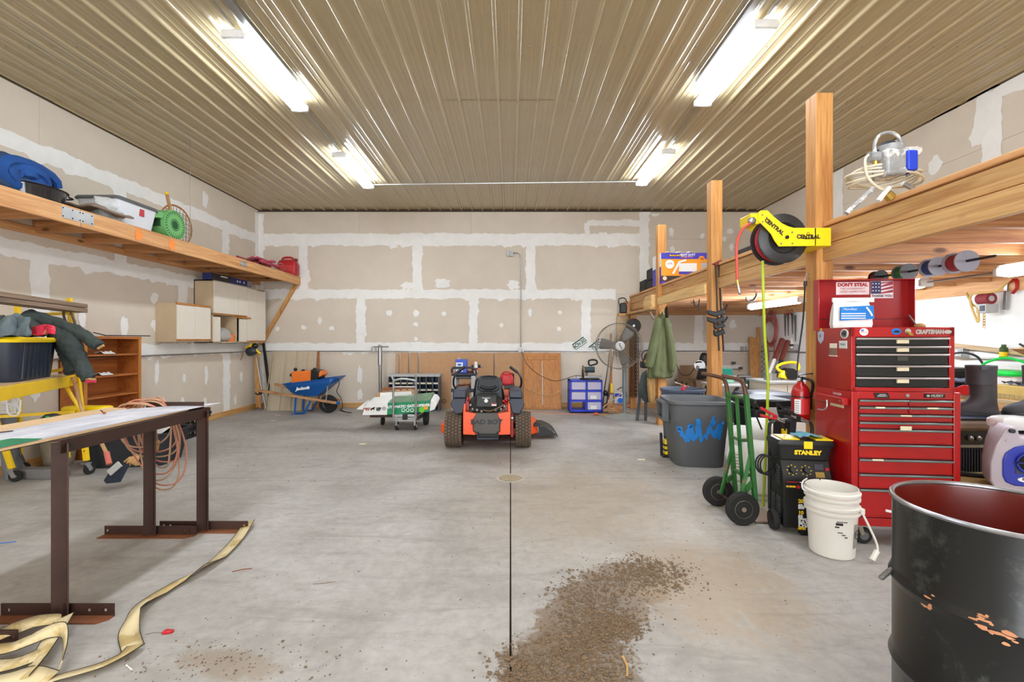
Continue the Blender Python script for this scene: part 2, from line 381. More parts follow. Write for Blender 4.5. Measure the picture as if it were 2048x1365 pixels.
# ---- ceiling: ribbed steel panels
ce = MB().box(XL - t, XR + t, YF - t, YB + t, ZC + .03, ZC + .12).build('ceiling', m_stud); ce['kind'] = 'structure'
RP = .2286
def rib_profile(n):
    p = []
    for i in range(n):
        x = i * RP
        p += [(x + u, h) for u, h in ((0, 0), (.004, 0), (.012, 0), (.018, -.01), (.025, -.021), (.032, -.024), (.046, -.024), (.053, -.021), (.06, -.01), (.066, 0), (.074, 0),
                                      (.098, 0), (.105, 0), (.110, -.004), (.121, -.004), (.126, 0), (.133, 0), (.158, 0), (.165, 0), (.17, -.004), (.181, -.004), (.186, 0), (.193, 0), (.222, 0))]
    p.append((n * RP, 0)); return p
prof = rib_profile(4); yseg = [(YF, 1.5), (1.48, 5.46), (5.44, YB - .005)]
proto = []
for i, (a, b) in enumerate(yseg):
    m = MB(); z = .004 * (i % 2)
    m.grid([[V((x, y, h + z)) for x, h in prof] for y in (a, b)])
    proto.append(m.build('ceiling_panel', m_tin, ce, recalc=False, ang=1.3))
x = XL + .02; first = True
while x < XR - .05:
    for o in proto:
        c = o if first else copyof(o, ce)
        c.location = (x, 0, ZC + .02)
    first = False; x += 4 * RP
m = MB()
for k in range(11):
    y = -2.9 + 1.22 * k
    xx = XL + .15
    while xx < XR:
        m.box(xx - .006, xx + .006, y - .006, y + .006, ZC - .006, ZC + .001); xx += RP
so = m.build('ceiling_screw', m_steel, ce); so['kind'] = 'stuff'
tm = MB().box(XL, XR, YB - .02, YB, ZC - .03, ZC + .03).build('trim_1', mat('dark gap', (70, 58, 44), .9)); tm['kind'] = 'structure'
# ---- baseboards
o = MB().box(XL, XL + .03, 1.0, YB, 0, .1).build('baseboard_left', m_base, bev=.003); o['kind'] = 'structure'
o = MB().box(XL, XR, YB - .03, YB, 0, .1).build('baseboard_back', wood('baseboard pine x', (208, 164, 104), (176, 124, 66), 0, knots=False), bev=.003); o['kind'] = 'structure'
# ---- conduits and boxes
ZK = 1.22
tag(MB().tube([(XL + .03, YB - .03, ZK), (XR - .03, YB - .03, ZK)], .011, 8).build('conduit', m_galv), 'long horizontal steel conduit along the back wall', 'conduit')
tag(MB().tube([(XL + .03, 3.0, ZK), (XL + .03, YB - .05, ZK)], .011, 8).build('conduit', m_galv), 'horizontal steel conduit along the left wall behind the bookcase', 'conduit')
tag(MB().tube([(XR - .03, 2.6, 1.25), (XR - .03, YB - .05, 1.23)], .011, 8).build('conduit', m_galv), 'horizontal conduit along the right wall under the loft', 'conduit')
a = at(1022, 507, YB - .04); b = at(1042, 700, YB - .03)
tag(MB().tube(catmull([a, V((b.x - .06, a.y, a.z)), V((b.x, a.y, a.z - .1)), V((b.x, a.y, a.z - .3)), b], 5), .011, 8).build('conduit', m_galv), 'vertical conduit bending at its top down the middle of the back wall', 'conduit')
def jbox(p, sx, sy, sz, label, nrm='y', outlet=True):
    t_ = thing('junction_box', label, 'electrical box', p)
    MB().box(-sx / 2, sx / 2, -sy / 2, sy / 2, -sz / 2, sz / 2).build('box_body', m_galv, t_, bev=.004)
    m = MB()
    if nrm == 'y': m.box(-sx * .4, sx * .4, -sy / 2 - .005, -sy / 2, -sz * .42, sz * .42)
    else: m.box(-sx / 2 - .005, -sx / 2, -sy * .42, sy * .42, -sz * .42, sz * .42)
    m.build('cover_plate', m_ltgrey, t_, bev=.002)
    if outlet:
        for dz in (-.022, .022):
            m = MB()
            if nrm == 'y': m.box(-.014, .014, -sy / 2 - .008, -sy / 2 - .004, dz - .014, dz + .014)
            else: m.box(-sx / 2 - .008, -sx / 2 - .004, -.014, .014, dz - .014, dz + .014)
            m.build('outlet', m_white, t_)
jbox(a + V((-.02, 0, 0)), .12, .06, .12, 'grey box at the top of the vertical conduit, high on back wall', outlet=False)
jbox(b, .11, .06, .11, 'outlet box where the vertical conduit meets the horizontal one')
jbox(at(748, 699, YB - .035), .11, .06, .11, 'outlet box on the back wall beside the steel pole jack')
jbox(at(1487, 698, YB - .035), .11, .06, .1, 'outlet box on the back wall right of the middle post')
jbox(at(1593, 696, XR * F / (1593 - VX) - .05), .06, .11, .11, 'outlet box on the right wall behind the hanging hose', 'x')
jbox(V((XR - .05, 5.48, 1.3)), .08, .13, .11, 'big outlet box on the right wall above the workbench', 'x')
# ---- fluorescent lamps
m_tubes = glow('lamp diffuser', (232, 243, 255), LAMP)
m_cap = mat('lamp end cap', (232, 232, 230), .5)
m_tubes2 = glow('loft lamp diffuser', (232, 243, 255), LAMP * 2.2)
def lamp(x, y0, y1, z, label, w=.2, dm=None):
    L = y1 - y0; t_ = thing('ceiling_light', label, 'light', (x, (y0 + y1) / 2, z))
    MB().box(-w * .32, w * .32, -L / 2, L / 2, .012, .05).build('housing', m_white, t_, bev=.004)
    rings = []
    for y in (-L / 2 + .03, -L / 2 + .05, L / 2 - .05, L / 2 - .03):
        k = .9 if abs(y) > L / 2 - .04 else 1
        rings.append([V((w / 2 * k * cos(a) , y, -.05 * k * sin(a))) for a in [-.45 + (pi + .9) * j / 12 for j in range(13)]])
    MB().loft(rings).build('diffuser', dm or m_tubes, t_)
    for s_ in (-1, 1): MB().box(-w * .5, w * .5, s_ * L / 2 - .032, s_ * L / 2 + .012, -.04, .03).build('end_cap', m_cap, t_, bev=.012)
    return t_
ZL = ZC - .075
lamp(-2.49, 4.13, 5.45, ZL, 'nearer fluorescent ceiling light of the left row'); lamp(-2.53, 6.8, 8.2, ZL, 'farther fluorescent ceiling light of the left row')
lamp(2.22, 4.0, 5.33, ZL, 'nearer fluorescent ceiling light of the right row'); lamp(2.29, 6.68, 8.05, ZL, 'farther fluorescent ceiling light of the right row')
for x, nm in ((-2.45, 'left'), (2.2, 'right')):
    lamp(x, 1.4, 2.72, ZL, 'overhead %s row light above the camera' % nm); lamp(x, -1.3, .02, ZL, '%s row light behind the camera' % nm)
    lamp(x, -3.9, -2.6, ZL, '%s row light by the doorway behind' % nm)
lamp(3.85, 6.1, 7.4, 1.99, 'farthest light under the loft, glowing beyond the yellow hose reel', .1, m_tubes2)
lamp(3.9, 4.33, 5.6, 1.99, 'light under the loft seen beside the open chest lid', .12)
lamp(3.9, 2.45, 3.65, 1.99, 'nearest light under the loft at the right edge', .14)
def pipe(pts, label, r=.009): return tag(MB().tube(pts, r, 6).build('conduit', m_galv), label, 'conduit')
zc = ZC - .02
pipe([(-2.5, 5.5, zc), (-2.52, 6.75, zc)], 'short ceiling conduit joining the two left row lights'); pipe([(-2.42, 2.75, zc), (-2.47, 4.1, zc)], 'ceiling conduit running to the nearer left row light')
pipe([(2.23, 5.38, zc), (2.28, 6.63, zc)], 'short ceiling conduit joining the two right row lights'); pipe([(2.2, 2.75, zc), (2.21, 3.95, zc)], 'ceiling conduit running to the nearer right row light')
pipe([(-2.45, 8.26, zc), (2.2, 8.1, zc)], 'thin conduit crossing the ceiling between the two light rows'); pipe([(3.9, 3.68, 1.99), (3.9, 4.3, 1.99)], 'bright conduit joining two lights under the loft')
for s_, x in ((-1, -2.32), (1, 2.02)):
    tag(MB().box(x - .035, x + .035, 1.2, 4.95, ZC - .045, ZC - .003).build('door_track', m_galv, bev=.004), 'grey steel overhead door track beside the %s lights' % ('left' if s_ < 0 else 'right'), 'door track')
tag(MB().tube([(-4.47, 6.42, 4.26), (-4.47, 6.42, 2.85)], .004, 5).build('hanger_rod', m_steel), 'thin rod hanging from the ceiling to the left shelf', 'rod')
# ================================================================ LEFT WALL SHELF
SX, Z0, Z1 = -4.55, 2.65, 2.835
t_ = thing('storage_shelf', 'long pine wall shelf on the left wall', 'shelf', (SX, 6, Z0))
for a, b in ((2.2, 4.87), (4.875, 9.93)): MB().box(SX - .038, SX, a, b, Z0, Z1).build('fascia_board', m_shelf, t_, w=True, bev=.003)
MB().box(XL, XL + .038, 2.2, YB, Z0, Z0 + .09).build('ledger', m_shelf, t_, w=True, bev=.003)
y = 2.84
while y < 9.9:
    MB().box(XL + .005, SX - .038, y - .019, y + .019, Z0 + .03, Z1 - .012).build('joist', wood('joist', (190, 136, 86), (150, 96, 54), 0) if y < 2.9 else bpy.data.materials['joist'], t_, w=True); y += .607
MB().box(XL, SX - .04, 2.2, YB - .02, Z1 - .012, Z1).build('deck_sheet', m_osb, t_, w=True)
MB().beam((SX - .06, YB - .06, Z0 + .02), (-5.38, YB - .06, 1.36), .06, .09, (0, 1, 0)).build('brace', m_pinez, t_, w=True, bev=.003)
MB().box(SX - .06, SX + .001, 9.93, 9.97, Z0, Z1).build('end_block', m_shelf, t_, w=True)
mp = mat('nail plate', (196, 198, 200), .35, .8)
for y0, y1, za, zb in ((4.66, 5.02, .045, .165), (7.75, 7.93, .06, .15)):
    pl = MB().box(SX, SX + .004, y0, y1, Z0 + za, Z0 + zb).build('nail_plate', mp, t_, w=True)
    m = MB()
    for yy in (.04, .32, .55, .64, .93):
        for zz in (.15, .85): m.box(SX + .004, SX + .007, y0 + (y1 - y0) * yy - .006, y0 + (y1 - y0) * yy + .006, Z0 + za + (zb - za) * zz - .006, Z0 + za + (zb - za) * zz + .006)
    m.build('nail', m_black, pl, w=True)['kind'] = 'stuff'
m_spray = mat('orange spray paint', (240, 140, 60), .7)
for y in (5.62, 6.18): patchm = MB(); n = 12; patchm._add([(SX + .003, y, Z0 + .09)] + [(SX + .003, y + .065 * cos(2 * pi * k / n) * random.uniform(.7, 1.1), Z0 + .09 + .085 * sin(2 * pi * k / n) * random.uniform(.8, 1.05)) for k in range(n)], [(0, 1 + k, 1 + (k + 1) % n) for k in range(n)]); patchm.build('spray_mark', m_spray, t_, w=True, recalc=False)
# ---- things on the shelf
def cloth_mat(name, col, col2=None): return mat(name, col, .85, var=.2, scale=5, bump=.5, bscale=9)
m_bagblue = cloth_mat('blue nylon', (20, 70, 136)); m_bagnavy = cloth_mat('navy nylon', (40, 62, 92))
t_ = thing('sleeping_bag', 'rolled blue and navy sleeping bag behind the black pan on the shelf', 'sleeping bag', (-5.06, 4.42, Z1))
m = MB()
rings = []
for i, x in enumerate([-.36, -.3, -.15, 0, .15, .3, .38]):
    k = [.75, .95, 1.02, 1, 1.03, .97, .85][i]
    rings.append([V((x + .02 * sin(3 * a), .42 * k * cos(a) * (1 + .05 * sin(5 * a + i)), .2 + .2 * k * sin(a) * (1 + .06 * sin(4 * a + 2 * i)))) for a in [2 * pi * j / 26 for j in range(26)]])
m.loft(rings); m.build('outer_shell', m_bagnavy, t_, disp=.05)
m = MB(); sp = []
for j in range(46):
    a = j * .36; r = .30 * (1 - j / 56); sp.append(V((.36 + .015 * sin(j), r * cos(a) + .06, .2 + r * .52 * sin(a))))
m.tube(sp, .035, 7, sx=1.6); m.build('rolled_end', m_bagblue, t_)
t_ = thing('roasting_pan', 'shiny black oval enamel roasting pan on the front of the shelf', 'pan', (-4.75, 4.62, Z1), R(90))
pr = [(.2, .0), (.235, .02), (.255, .13), (.275, .137), (.275, .143), (.25, .14), (.23, .025), (.0, .01)]
MB().lathe(pr, 36, sy=.68, cap=False).build('pan_body', mat('black enamel', (22, 24, 30), .12, var=.1, coat=.5), t_)
for s_ in (-1, 1): MB().tube(catmull([(s_ * .265, -.06, .13), (s_ * .32, -.05, .125), (s_ * .32, .05, .125), (s_ * .265, .06, .13)], 4), .009, 6).build('handle', m_black2, t_)
m = MB(); rows = []
for i in range(16):
    rows.append([V((-4.93 + .028 * i, 4.98 + .055 * j, Z1 + .02 + .085 * (sin(.7 * j + .5 * i) * .5 + .5) * sin(pi * i / 15) * (1 if j % 4 else .5) + .05)) for j in range(11)])
m.grid(rows); tag(m.build('canvas_tarp', cloth_mat('brown canvas', (132, 112, 96)), solid=.03, sub=1), 'crumpled brown canvas tarp on the shelf between pan and bin', 'tarp')
m = MB(); rows = []
for j in range(9):
    zz = j / 8; rows.append([V((-4.74 + (.12 - .03 * zz) * cos(a) * (1 + .18 * sin(5 * a + 3 * j)), 5.42 + (.2 - .06 * zz) * sin(a) * (1 + .15 * cos(4 * a + j)), Z1 + .27 * zz)) for a in [2 * pi * k / 24 for k in range(24)]])
m.loft(rows); tag(m.build('plastic_bag', glass('clear film', (222, 222, 218), .25, .62)), 'crumpled clear plastic bag in front of the storage bin', 'bag')
t_ = thing('storage_bin', 'frosted storage bin with grey lid and red tag on the shelf', 'bin', (-4.87, 5.72, Z1))
rr = lambda hx, hy, z, c=.05, n=5: [V((sx * (hx - c) + c * cos(a), sy * (hy - c) + c * sin(a), z)) for sx, sy, a0 in ((1, 1, 0), (-1, 1, pi / 2), (-1, -1, pi), (1, -1, 1.5 * pi)) for a in [a0 + pi / 2 * k / n for k in range(n + 1)]]
MB().loft([rr(.215, .26, 0), rr(.25, .31, .29)]).build('bin_body', glass('frosted bin', (224, 226, 232), .35, .9), t_)
MB().loft([rr(.265, .325, .285), rr(.27, .33, .3), rr(.255, .315, .325)]).build('lid', m_grey, t_)
MB().box(.238, .246, .02, .09, .17, .26).build('red_tag', m_redp, t_)
t_ = thing('foam_roll', 'rolled green foam mat with notched spiral end on the shelf', 'foam mat', (-4.63, 6.35, Z1 + .205))
m_foam = mat('green foam', (112, 176, 104), .8, var=.05); m_foamd = mat('dark foam slit', (40, 84, 48), .9)
m = MB(); m.lathe([(.2, 0), (.2, -.5)], 40, ax='x'); m.build('roll', m_foam, t_)
m = MB(); N = 30
for k in range(N):
    a = 2 * pi * k / N; c, s_ = cos(a), sin(a); dl = .014
    m._add([(.003, .13 * c, .13 * s_), (.003, .185 * cos(a + .09), .185 * sin(a + .09)), (.003, .185 * cos(a - .02), .185 * sin(a - .02))], [(0, 1, 2)])
for k in range(16):
    a = 2 * pi * k / 16; m._add([(.003, .04 * cos(a), .04 * sin(a)), (.003, .085 * cos(a + .16), .085 * sin(a + .16)), (.003, .085 * cos(a - .06), .085 * sin(a - .06))], [(0, 1, 2)])
m.build('slit', m_foamd, t_, recalc=False)['kind'] = 'stuff'
MB().lathe([(.055, .002), (.03, .006)], 20, ax='x').build('core', m_foamd, t_)
m = MB()
for k in range(9): m.box(-.06 - .022 * k, -.05 - .022 * k, -.215, -.16, -.06, .03)
m.build('fringe', m_foamd, t_)['kind'] = 'stuff'
MB().prism([(-.16, .12), (-.32, .12), (-.34, .02), (-.17, .05)], -.34, -.02, 'yz').build('loose_flap', m_foam, t_)
t_ = thing('landing_net', 'wooden hoop landing net with yellow grip behind the green foam roll', 'fishing net', (-4.95, 6.75, Z1))
hoop = [V((.05, .32 * cos(a), .3 + .29 * sin(a))) for a in [2 * pi * k / 28 for k in range(28)]]
MB().tube(hoop, .011, 6, True).build('hoop', m_brownwood, t_)
m = MB()
for k in range(9):
    q = -.26 + .065 * k; h = math.sqrt(max(0, .29 ** 2 - q * q))
    m.tube([(.05, q, .3 - h * .9), (.03, q + .03, .3), (.05, q, .3 + h * .9)], .003, 4); m.tube([(.05, -h, .3 + q), (.03, 0, .3 + q + .02), (.05, h, .3 + q)], .003, 4)
m.build('netting', mat('dark green twine', (30, 70, 54), .9), t_)
p0 = at(333, 385, 6.55) - V((-4.95, 6.75, Z1)); p1 = at(342, 425, 6.55) - V((-4.95, 6.75, Z1))
MB().cyl(p0, p1, .022, 10).build('grip', m_ashwood, t_); MB().cyl(p0, p0 + (p1 - p0) * .12, .025, 10).build('grip_cap', m_yellowp, t_)
MB().ball(p1, .06, .05, .035).build('grip_collar', m_yellowp, t_)
m = MB()
for k in range(8): m.tube(catmull([V((-4.85 + .05 * k, 8.15 + random.uniform(0, .9), Z1 + random.uniform(.03, .12))) for q in range(5)], 4), .02, 6)
for k in range(14):
    a = 6.28 * k / 14; m.tube([V((-4.7 + .12 * cos(a), 8.65 + .3 * sin(a), Z1 + .03)), V((-4.7 + .05 * cos(a), 8.65 + .1 * sin(a), Z1 + .13))], .012, 5)
o = m.build('tie_down_straps', mat('pink red webbing', (180, 70, 90), .8, var=.3)); tag(o, 'heap of pink and red tie down straps on the far shelf', 'straps')
tag(MB().tube(catmull([(-4.62, 8.0, Z1 + .03), (-4.6, 8.5, Z1 + .1), (-4.6, 8.95, Z1 + .08), (-4.58, 9.2, Z1 + .16), (-4.57, 9.32, Z1 + .05), (-4.6, 9.0, Z1 + .02)], 5), .007, 6).build('steel_rod', m_steel), 'bent grey wire rod beside the pink straps', 'rod')
def gas_can(loc, label, s=1.0, rz=0):
    t_ = thing('gas_can', label, 'fuel can', loc, rz)
    MB().loft([rr(.17 * s, .12 * s, 0, .05), rr(.185 * s, .13 * s, .03 * s, .06), rr(.185 * s, .13 * s, .2 * s, .06), rr(.16 * s, .11 * s, .27 * s, .06), rr(.12 * s, .07 * s, .3 * s, .05)]).build('can_body', m_redp, t_)
    MB().tube(catmull([(-.13 * s, 0, .27 * s), (-.1 * s, 0, .335 * s), (0, 0, .355 * s), (.08 * s, 0, .335 * s), (.1 * s, 0, .28 * s)], 4), .02 * s, 8).build('handle', m_redp, t_)
    MB().cyl((.13 * s, 0, .26 * s), (.15 * s, 0, .33 * s), .03 * s, 12).build('cap', mat('dark red cap', (110, 20, 24), .5), t_)
    MB().box(-.12 * s, .12 * s, -.134 * s, -.128 * s, .06 * s, .18 * s).build('label_panel', mat('faded red label', (196, 44, 44), .6), t_)
    return t_
gas_can((-4.69, 9.72, Z1), 'red plastic gas can at the far end of the wall shelf', 1.05, R(8))
# ================================================================ WALL CABINETS
def door(par, y0, y1, z0, z1, x=-5.14):
    d = MB().box(x, x + .02, y0 + .003, y1 - .003, z0, z1).build('door', m_beige, par, w=True, bev=.002)
    MB().box(x - .002, x + .026, y0 + .003, y1 - .003, z0 - .022, z0 - .001).build('wood_pull', m_oak, d, w=True, bev=.003)
    return d
t_ = thing('wall_cabinet', 'small two-door almond wall cabinet, nearer and lower one', 'cabinet', (-5.3, 7.46, 1.42))
MB().box(XL, -5.14, 7.07, 7.85, 1.425, 2.03).build('carcass', m_tanboard, t_, w=True)
for a, b in ((7.07, 7.47), (7.47, 7.86)): door(t_, a, b, 1.47, 2.0)
MB().box(-5.15, -5.115, 7.07, 7.84, 2.005, 2.035).build('top_trim', m_oak, t_, w=True)
t_ = thing('wall_cabinet', 'large almond wall cabinet with an open cubby beside the corner', 'cabinet', (-5.3, 8.75, 1.42))
m = MB(); m.box(XL, -5.14, 7.93, 7.95, 1.41, 2.5); m.box(XL, -5.14, 8.62, 8.64, 1.41, 2.5); m.box(XL, -5.14, 9.6, 9.62, 1.41, 2.5); m.box(XL, -5.14, 7.93, 9.62, 2.48, 2.5); m.box(XL, -5.14, 7.93, 9.62, 1.41, 1.43); m.box(XL + .001, XL + .015, 7.93, 9.62, 1.41, 2.5)
m.box(XL, -5.14, 7.93, 8.64, 1.9, 1.92); m.build('carcass', m_tanboard, t_, w=True)
door(t_, 7.95, 8.66, 1.93, 2.48); MB().box(-5.14, -5.1, 8.6, 9.05, 1.87, 1.9).build('wood_strip', m_oak, t_, w=True)
MB().box(-5.14, -5.12, 7.95, 8.12, 1.43, 1.86).build('face_stile', m_beige, t_, w=True); MB().box(-5.14, -5.12, 8.7, 8.93, 1.43, 1.86).build('face_stile', m_beige, t_, w=True)
door(t_, 8.66, 8.94, 1.93, 2.48); door(t_, 8.94, 9.3, 1.45, 2.47); door(t_, 9.3, 9.62, 1.45, 2.46)
m = MB(); m.loft([rr(.1, .16, 0, .04), rr(.12, .2, .08, .05), rr(.1, .14, .2, .05), rr(.03, .06, .26, .02)]); m.v = [v + V((-5.26, 8.36, 1.43)) for v in m.v]
tag(m.build('plastic_bag', glass('milky film', (190, 188, 184), .3, .8), sub=1), 'grey plastic bag stuffed in the open cabinet cubby', 'bag')
tag(MB().box(-5.24, -5.15, 8.46, 8.58, 1.432, 1.56).build('small_box', m_orangep, bev=.003), 'small orange box in the open cabinet cubby', 'box')
t_ = thing('level_box', 'long dark blue tool carton lying on top of the tall cabinet', 'box', (-5.2, 8.5, 2.502))
MB().box(-.08, .08, -.62, .62, 0, .11).build('carton', mat('navy carton', (34, 44, 110), .6), t_, bev=.003)
MB().box(.08, .083, -.62, -.1, 0, .11).build('black_panel', m_black, t_); MB().box(.08, .084, .45, .6, .01, .1).build('label_panel', m_ltgrey, t_)
for k in range(4): MB().box(.084, .085, .46, .59, .018 + .02 * k, .026 + .02 * k).build('print_line', m_txk, t_)
for yy in (.12, .2, .33): MB().lathe([(.022, .0845), (.018, .086)], 12, (0, yy, .055), 'x').build('print_dot', m_txw, t_)
MB().box(.0835, .085, -.38, -.18, .07, .09).build('print_line', m_txw, t_)
# ================================================================ BOOKCASE
t_ = thing('bookcase', 'open honey-brown wooden bookcase standing against the left wall', 'bookcase', (-5.3, 5.97, 0))
x0, x1, y0, y1, H = -5.45, -5.15, 5.55, 6.4, 1.5
MB().box(x0, x1, y0, y0 + .035, 0, H).build('side_panel', m_brownwood, t_, w=True, bev=.002); MB().box(x0, x1, y1 - .035, y1, 0, H).build('side_panel', m_brownwood, t_, w=True, bev=.002)
MB().box(x0, x1 + .01, y0 - .01, y1 + .01, H - .035, H).build('top_board', m_brownwood, t_, w=True, bev=.003); MB().box(x0, x0 + .012, y0, y1, .05, H).build('back_panel', m_brownwood, t_, w=True)
for z in (.08, .46, .74, 1.0, 1.27): MB().box(x0, x1 - .005, y0 + .035, y1 - .035, z - .022, z).build('shelf_board', m_brownwood, t_, w=True, bev=.002)
for yy in (y0 + .018, y1 - .018): MB().box(x1 - .002, x1 + .012, yy - .022, yy + .022, 0, H - .03).build('face_stile', m_oak, t_, w=True, bev=.003)
for Yp, z, lb in ((5.9, 1.27, 'crumpled white rag on the upper bookcase shelf'), (5.87, 1.0, 'folded white rag on the middle bookcase shelf')):
    m = MB(); m.grid([[V((-5.28 + .02 * i, Yp + .025 * j - .08, z + .004 + .05 * sin(pi * i / 7) * abs(sin(1.1 * j + i)))) for j in range(8)] for i in range(8)])
    tag(m.build('rag', m_paperw, solid=.006, sub=1), lb, 'rag')
tag(MB().tube([(-5.35, 5.9, H + .05), (-5.22, 5.93, H + .012), (-5.13, 6.55, H + .012)], .007, 6).build('pry_bar', m_black2), 'thin black bar lying on top of the bookcase', 'bar')
# ================================================================ ALONG THE BACK WALL
def lean(name, label, cat, p0, p1, w, h, m, up=(0, -1, 0), bev=.002, group=None):
    return tag(MB().beam(p0, p1, w, h, up).build(name, m, bev=bev), label, cat, group)
lean('steel_bar', 'black steel bar leaning in the left back corner', 'bar', at(543, 818, 9.6), at(527, 687, 9.9), .045, .045, m_black)
lean('wooden_plank', 'pale narrow plank leaning upright in the left corner', 'plank', at(517, 815, 9.65), at(513, 703, 9.7), .09, .03, m_pinez)
t_ = thing('post_hole_digger', 'long grey handled digging tool with a crank leaning in the corner', 'tool', at(530, 800, 9.5))
MB().tube([at(532, 816, 9.5), at(523, 778, 9.5), at(511, 708, 9.55)], .016, 8).build('shaft', m_steel, t_, w=True)
MB().tube([at(521, 782, 9.48), at(521, 817, 9.5)], .018, 8).build('second_leg', m_ashwood, t_, w=True)
MB().tube(catmull([at(511, 787, 9.45), at(516, 790, 9.42), at(520, 786, 9.45), at(524, 781, 9.45)], 4), .014, 6).build('crank', m_black, t_, w=True)
MB().ball(at(521, 786, 9.46), .04).build('hub', m_black, t_, w=True)
t_ = thing('chainsaw', 'yellow and grey power saw hanging under the tall cabinet', 'saw', at(508, 703, 9.3))
q = lambda x, y, Y=9.3: at(480 + x / 8.03, 660 + y / 8.03, Y)
MB().tube(catmull([q(90, 290), q(150, 270), q(190, 225), q(205, 225)], 4), .022, 8).build('rear_handle', m_yellowp, t_, w=True)
MB().tube([q(160, 275), q(250, 320), q(330, 385)], .02, 8).build('guard_bar', m_yellowp, t_, w=True)
MB().ball(q(235, 260, 9.35), .07, .06, .06).build('motor', m_black, t_, w=True); MB().ball(q(180, 345), .12, .07, .09).build('saw_body', m_dkgrey, t_, w=True)
MB().tube(catmull([q(120, 340), q(110, 390), q(150, 420), q(215, 395), q(220, 360)], 4), .014, 8).build('front_handle', m_grey, t_, w=True)
MB().tube(catmull([q(75, 290), q(50, 370), q(20, 470), q(0, 495)], 4), .006, 5).build('cord', m_oldwood, t_, w=True)
t_ = thing('panel_stack', 'stack of tan ribbed steel panels leaning on the back wall', 'panel', (-4.45, 9.7, 0))
m_tin2 = mat('light tan steel', (188, 174, 150), .45, var=.04, spec=.5)
MBp = MB(); pr = rib_profile(4)
MBp.grid([[V((x, -.30 + .30 * (k / 4), z * 1 + 0)) for x, z in [(x, 1.22 * k / 4) for x, h in pr]] for k in range(5)])
for i, v in enumerate(MBp.v): v.y -= pr[i % len(pr)][1] * 1.6
for k, dx in enumerate((-.72, -.68, -.6)):
    o = MBp.build('ribbed_panel', m_tin2, t_, recalc=False, ang=.15) if k == 0 else copyof(o, t_)
    o.location = (dx + .02, .2 - .05 * k, 0); o.scale = (1, 1, 1)
lean('trim_strip', 'brown wooden strip leaning beside the ribbed steel panels', 'strip', at(638, 818, 9.6), at(637, 704, 9.93), .035, .02, m_brownwood)
# cardboard sheets
for a, b, top, lb in ((789, 798, 707, 'narrowest cardboard strip leaning behind the parts organiser'), (799, 817, 706, 'second cardboard strip from the left on the back wall'), (818, 836, 706, 'third cardboard strip from the left on the back wall'), (838, 987, 706, 'widest cardboard sheet leaning behind the mower'), (989, 1048, 706, 'cardboard sheet beside the oak door panel')):
    p = at(a, 820, 9.80); q2 = at(b, top, 9.92)
    o = MB().beam(((p.x + q2.x) / 2, 9.80, 0), ((p.x + q2.x) / 2, 9.92, q2.z), q2.x - p.x, .012, (0, -1, 0)).build('cardboard_sheet', m_card); tag(o, lb, 'cardboard')
    if b == 987:
        m = MB()
        for r in (.05, .035): m.lathe([(r, .008), (r - .006, .010)], 20, at(888, 803, 9.79), 'y', cap=False)
        m.build('printed_emblem', m_txk, o, w=True)
# oak door panel
t_ = thing('oak_door_panel', 'oak cabinet double door panel leaning on the back wall', 'door', (.68, 9.6, 0)); t_['kind'] = 'thing'
x0, x1 = .28, 1.07; Ha = at(1085, 707, 9.7).z
MB().beam(((x0 + x1) / 2, 9.66, 0), ((x0 + x1) / 2, 9.86, Ha), x1 - x0, .03, (0, -1, 0)).build('panel_frame', m_oak, t_, w=True, bev=.004)
fa = lambda z: 9.66 + .2 * z / Ha - .02
for a, b in ((x0 + .03, (x0 + x1) / 2 - .012), ((x0 + x1) / 2 + .012, x1 - .03)):
    MB().beam(((a + b) / 2, fa(.03), .03), ((a + b) / 2, fa(Ha - .2), Ha - .2), b - a, .012, (0, -1, 0)).build('door_leaf', m_oak, t_, w=True, bev=.003)
MB().beam((x0 + .08, fa(Ha - .1), Ha - .1), (x1 - .08, fa(Ha - .1), Ha - .1), .02, .09, (0, 0, 1)).build('top_rail', m_oak, t_, w=True, bev=.006)
MB().beam(((x0 + x1) / 2, fa(.1), .1), ((x0 + x1) / 2, fa(1.0), 1.0), .014, .014, (0, -1, 0)).build('edge_strip', m_beige, t_, w=True)
# parts organiser (pigeonholes)
t_ = thing('parts_organiser', 'blue-grey steel pigeonhole organiser with tags behind the cart', 'organiser', (-2.0, 9.35, 0))
m_slate = mat('slate blue steel', (82, 96, 116), .5, var=.1)
oa, ob = at(776, 820, 9.4).x, at(878, 820, 9.4).x; oz = at(800, 749, 9.4).z
MB().box(oa, ob, 9.4, 9.7, 0, .03).build('base_panel', m_slate, t_, w=True); MB().box(oa - .02, ob + .02, 9.38, 9.72, oz - .05, oz).build('top_panel', m_ltgrey, t_, w=True)
for xx in (oa, ob - .02): MB().box(xx, xx + .02, 9.4, 9.7, .03, oz - .05).build('side_panel', m_slate, t_, w=True)
MB().box(oa, ob, 9.69, 9.7, .03, oz - .05).build('back_panel', m_black, t_, w=True)
nz, nx = 5, 8; ch = (oz - .08) / nz; cw = (ob - oa) / nx
for k in range(1, nz): MB().box(oa + .02, ob - .02, 9.4, 9.68, .03 + ch * k - .02, .03 + ch * k + .02).build('shelf', m_slate, t_, w=True)
for k in range(1, nx): MB().box(oa + cw * k - .008, oa + cw * k + .008, 9.405, 9.68, .03, oz - .05).build('divider', m_slate, t_, w=True)
m_tag = mat('buff card tag', (226, 212, 178), .7)
tp = MB().box(-.045, .045, 0, .004, -.016, .016).build('card_tag', m_tag, t_)
for k in range(1, nz):
    for j in range(nx):
        o = tp if (k == 1 and j == 0) else copyof(tp, t_); o.location = V((oa + cw * (j + .5), 9.394, .03 + ch * k)) - t_.location
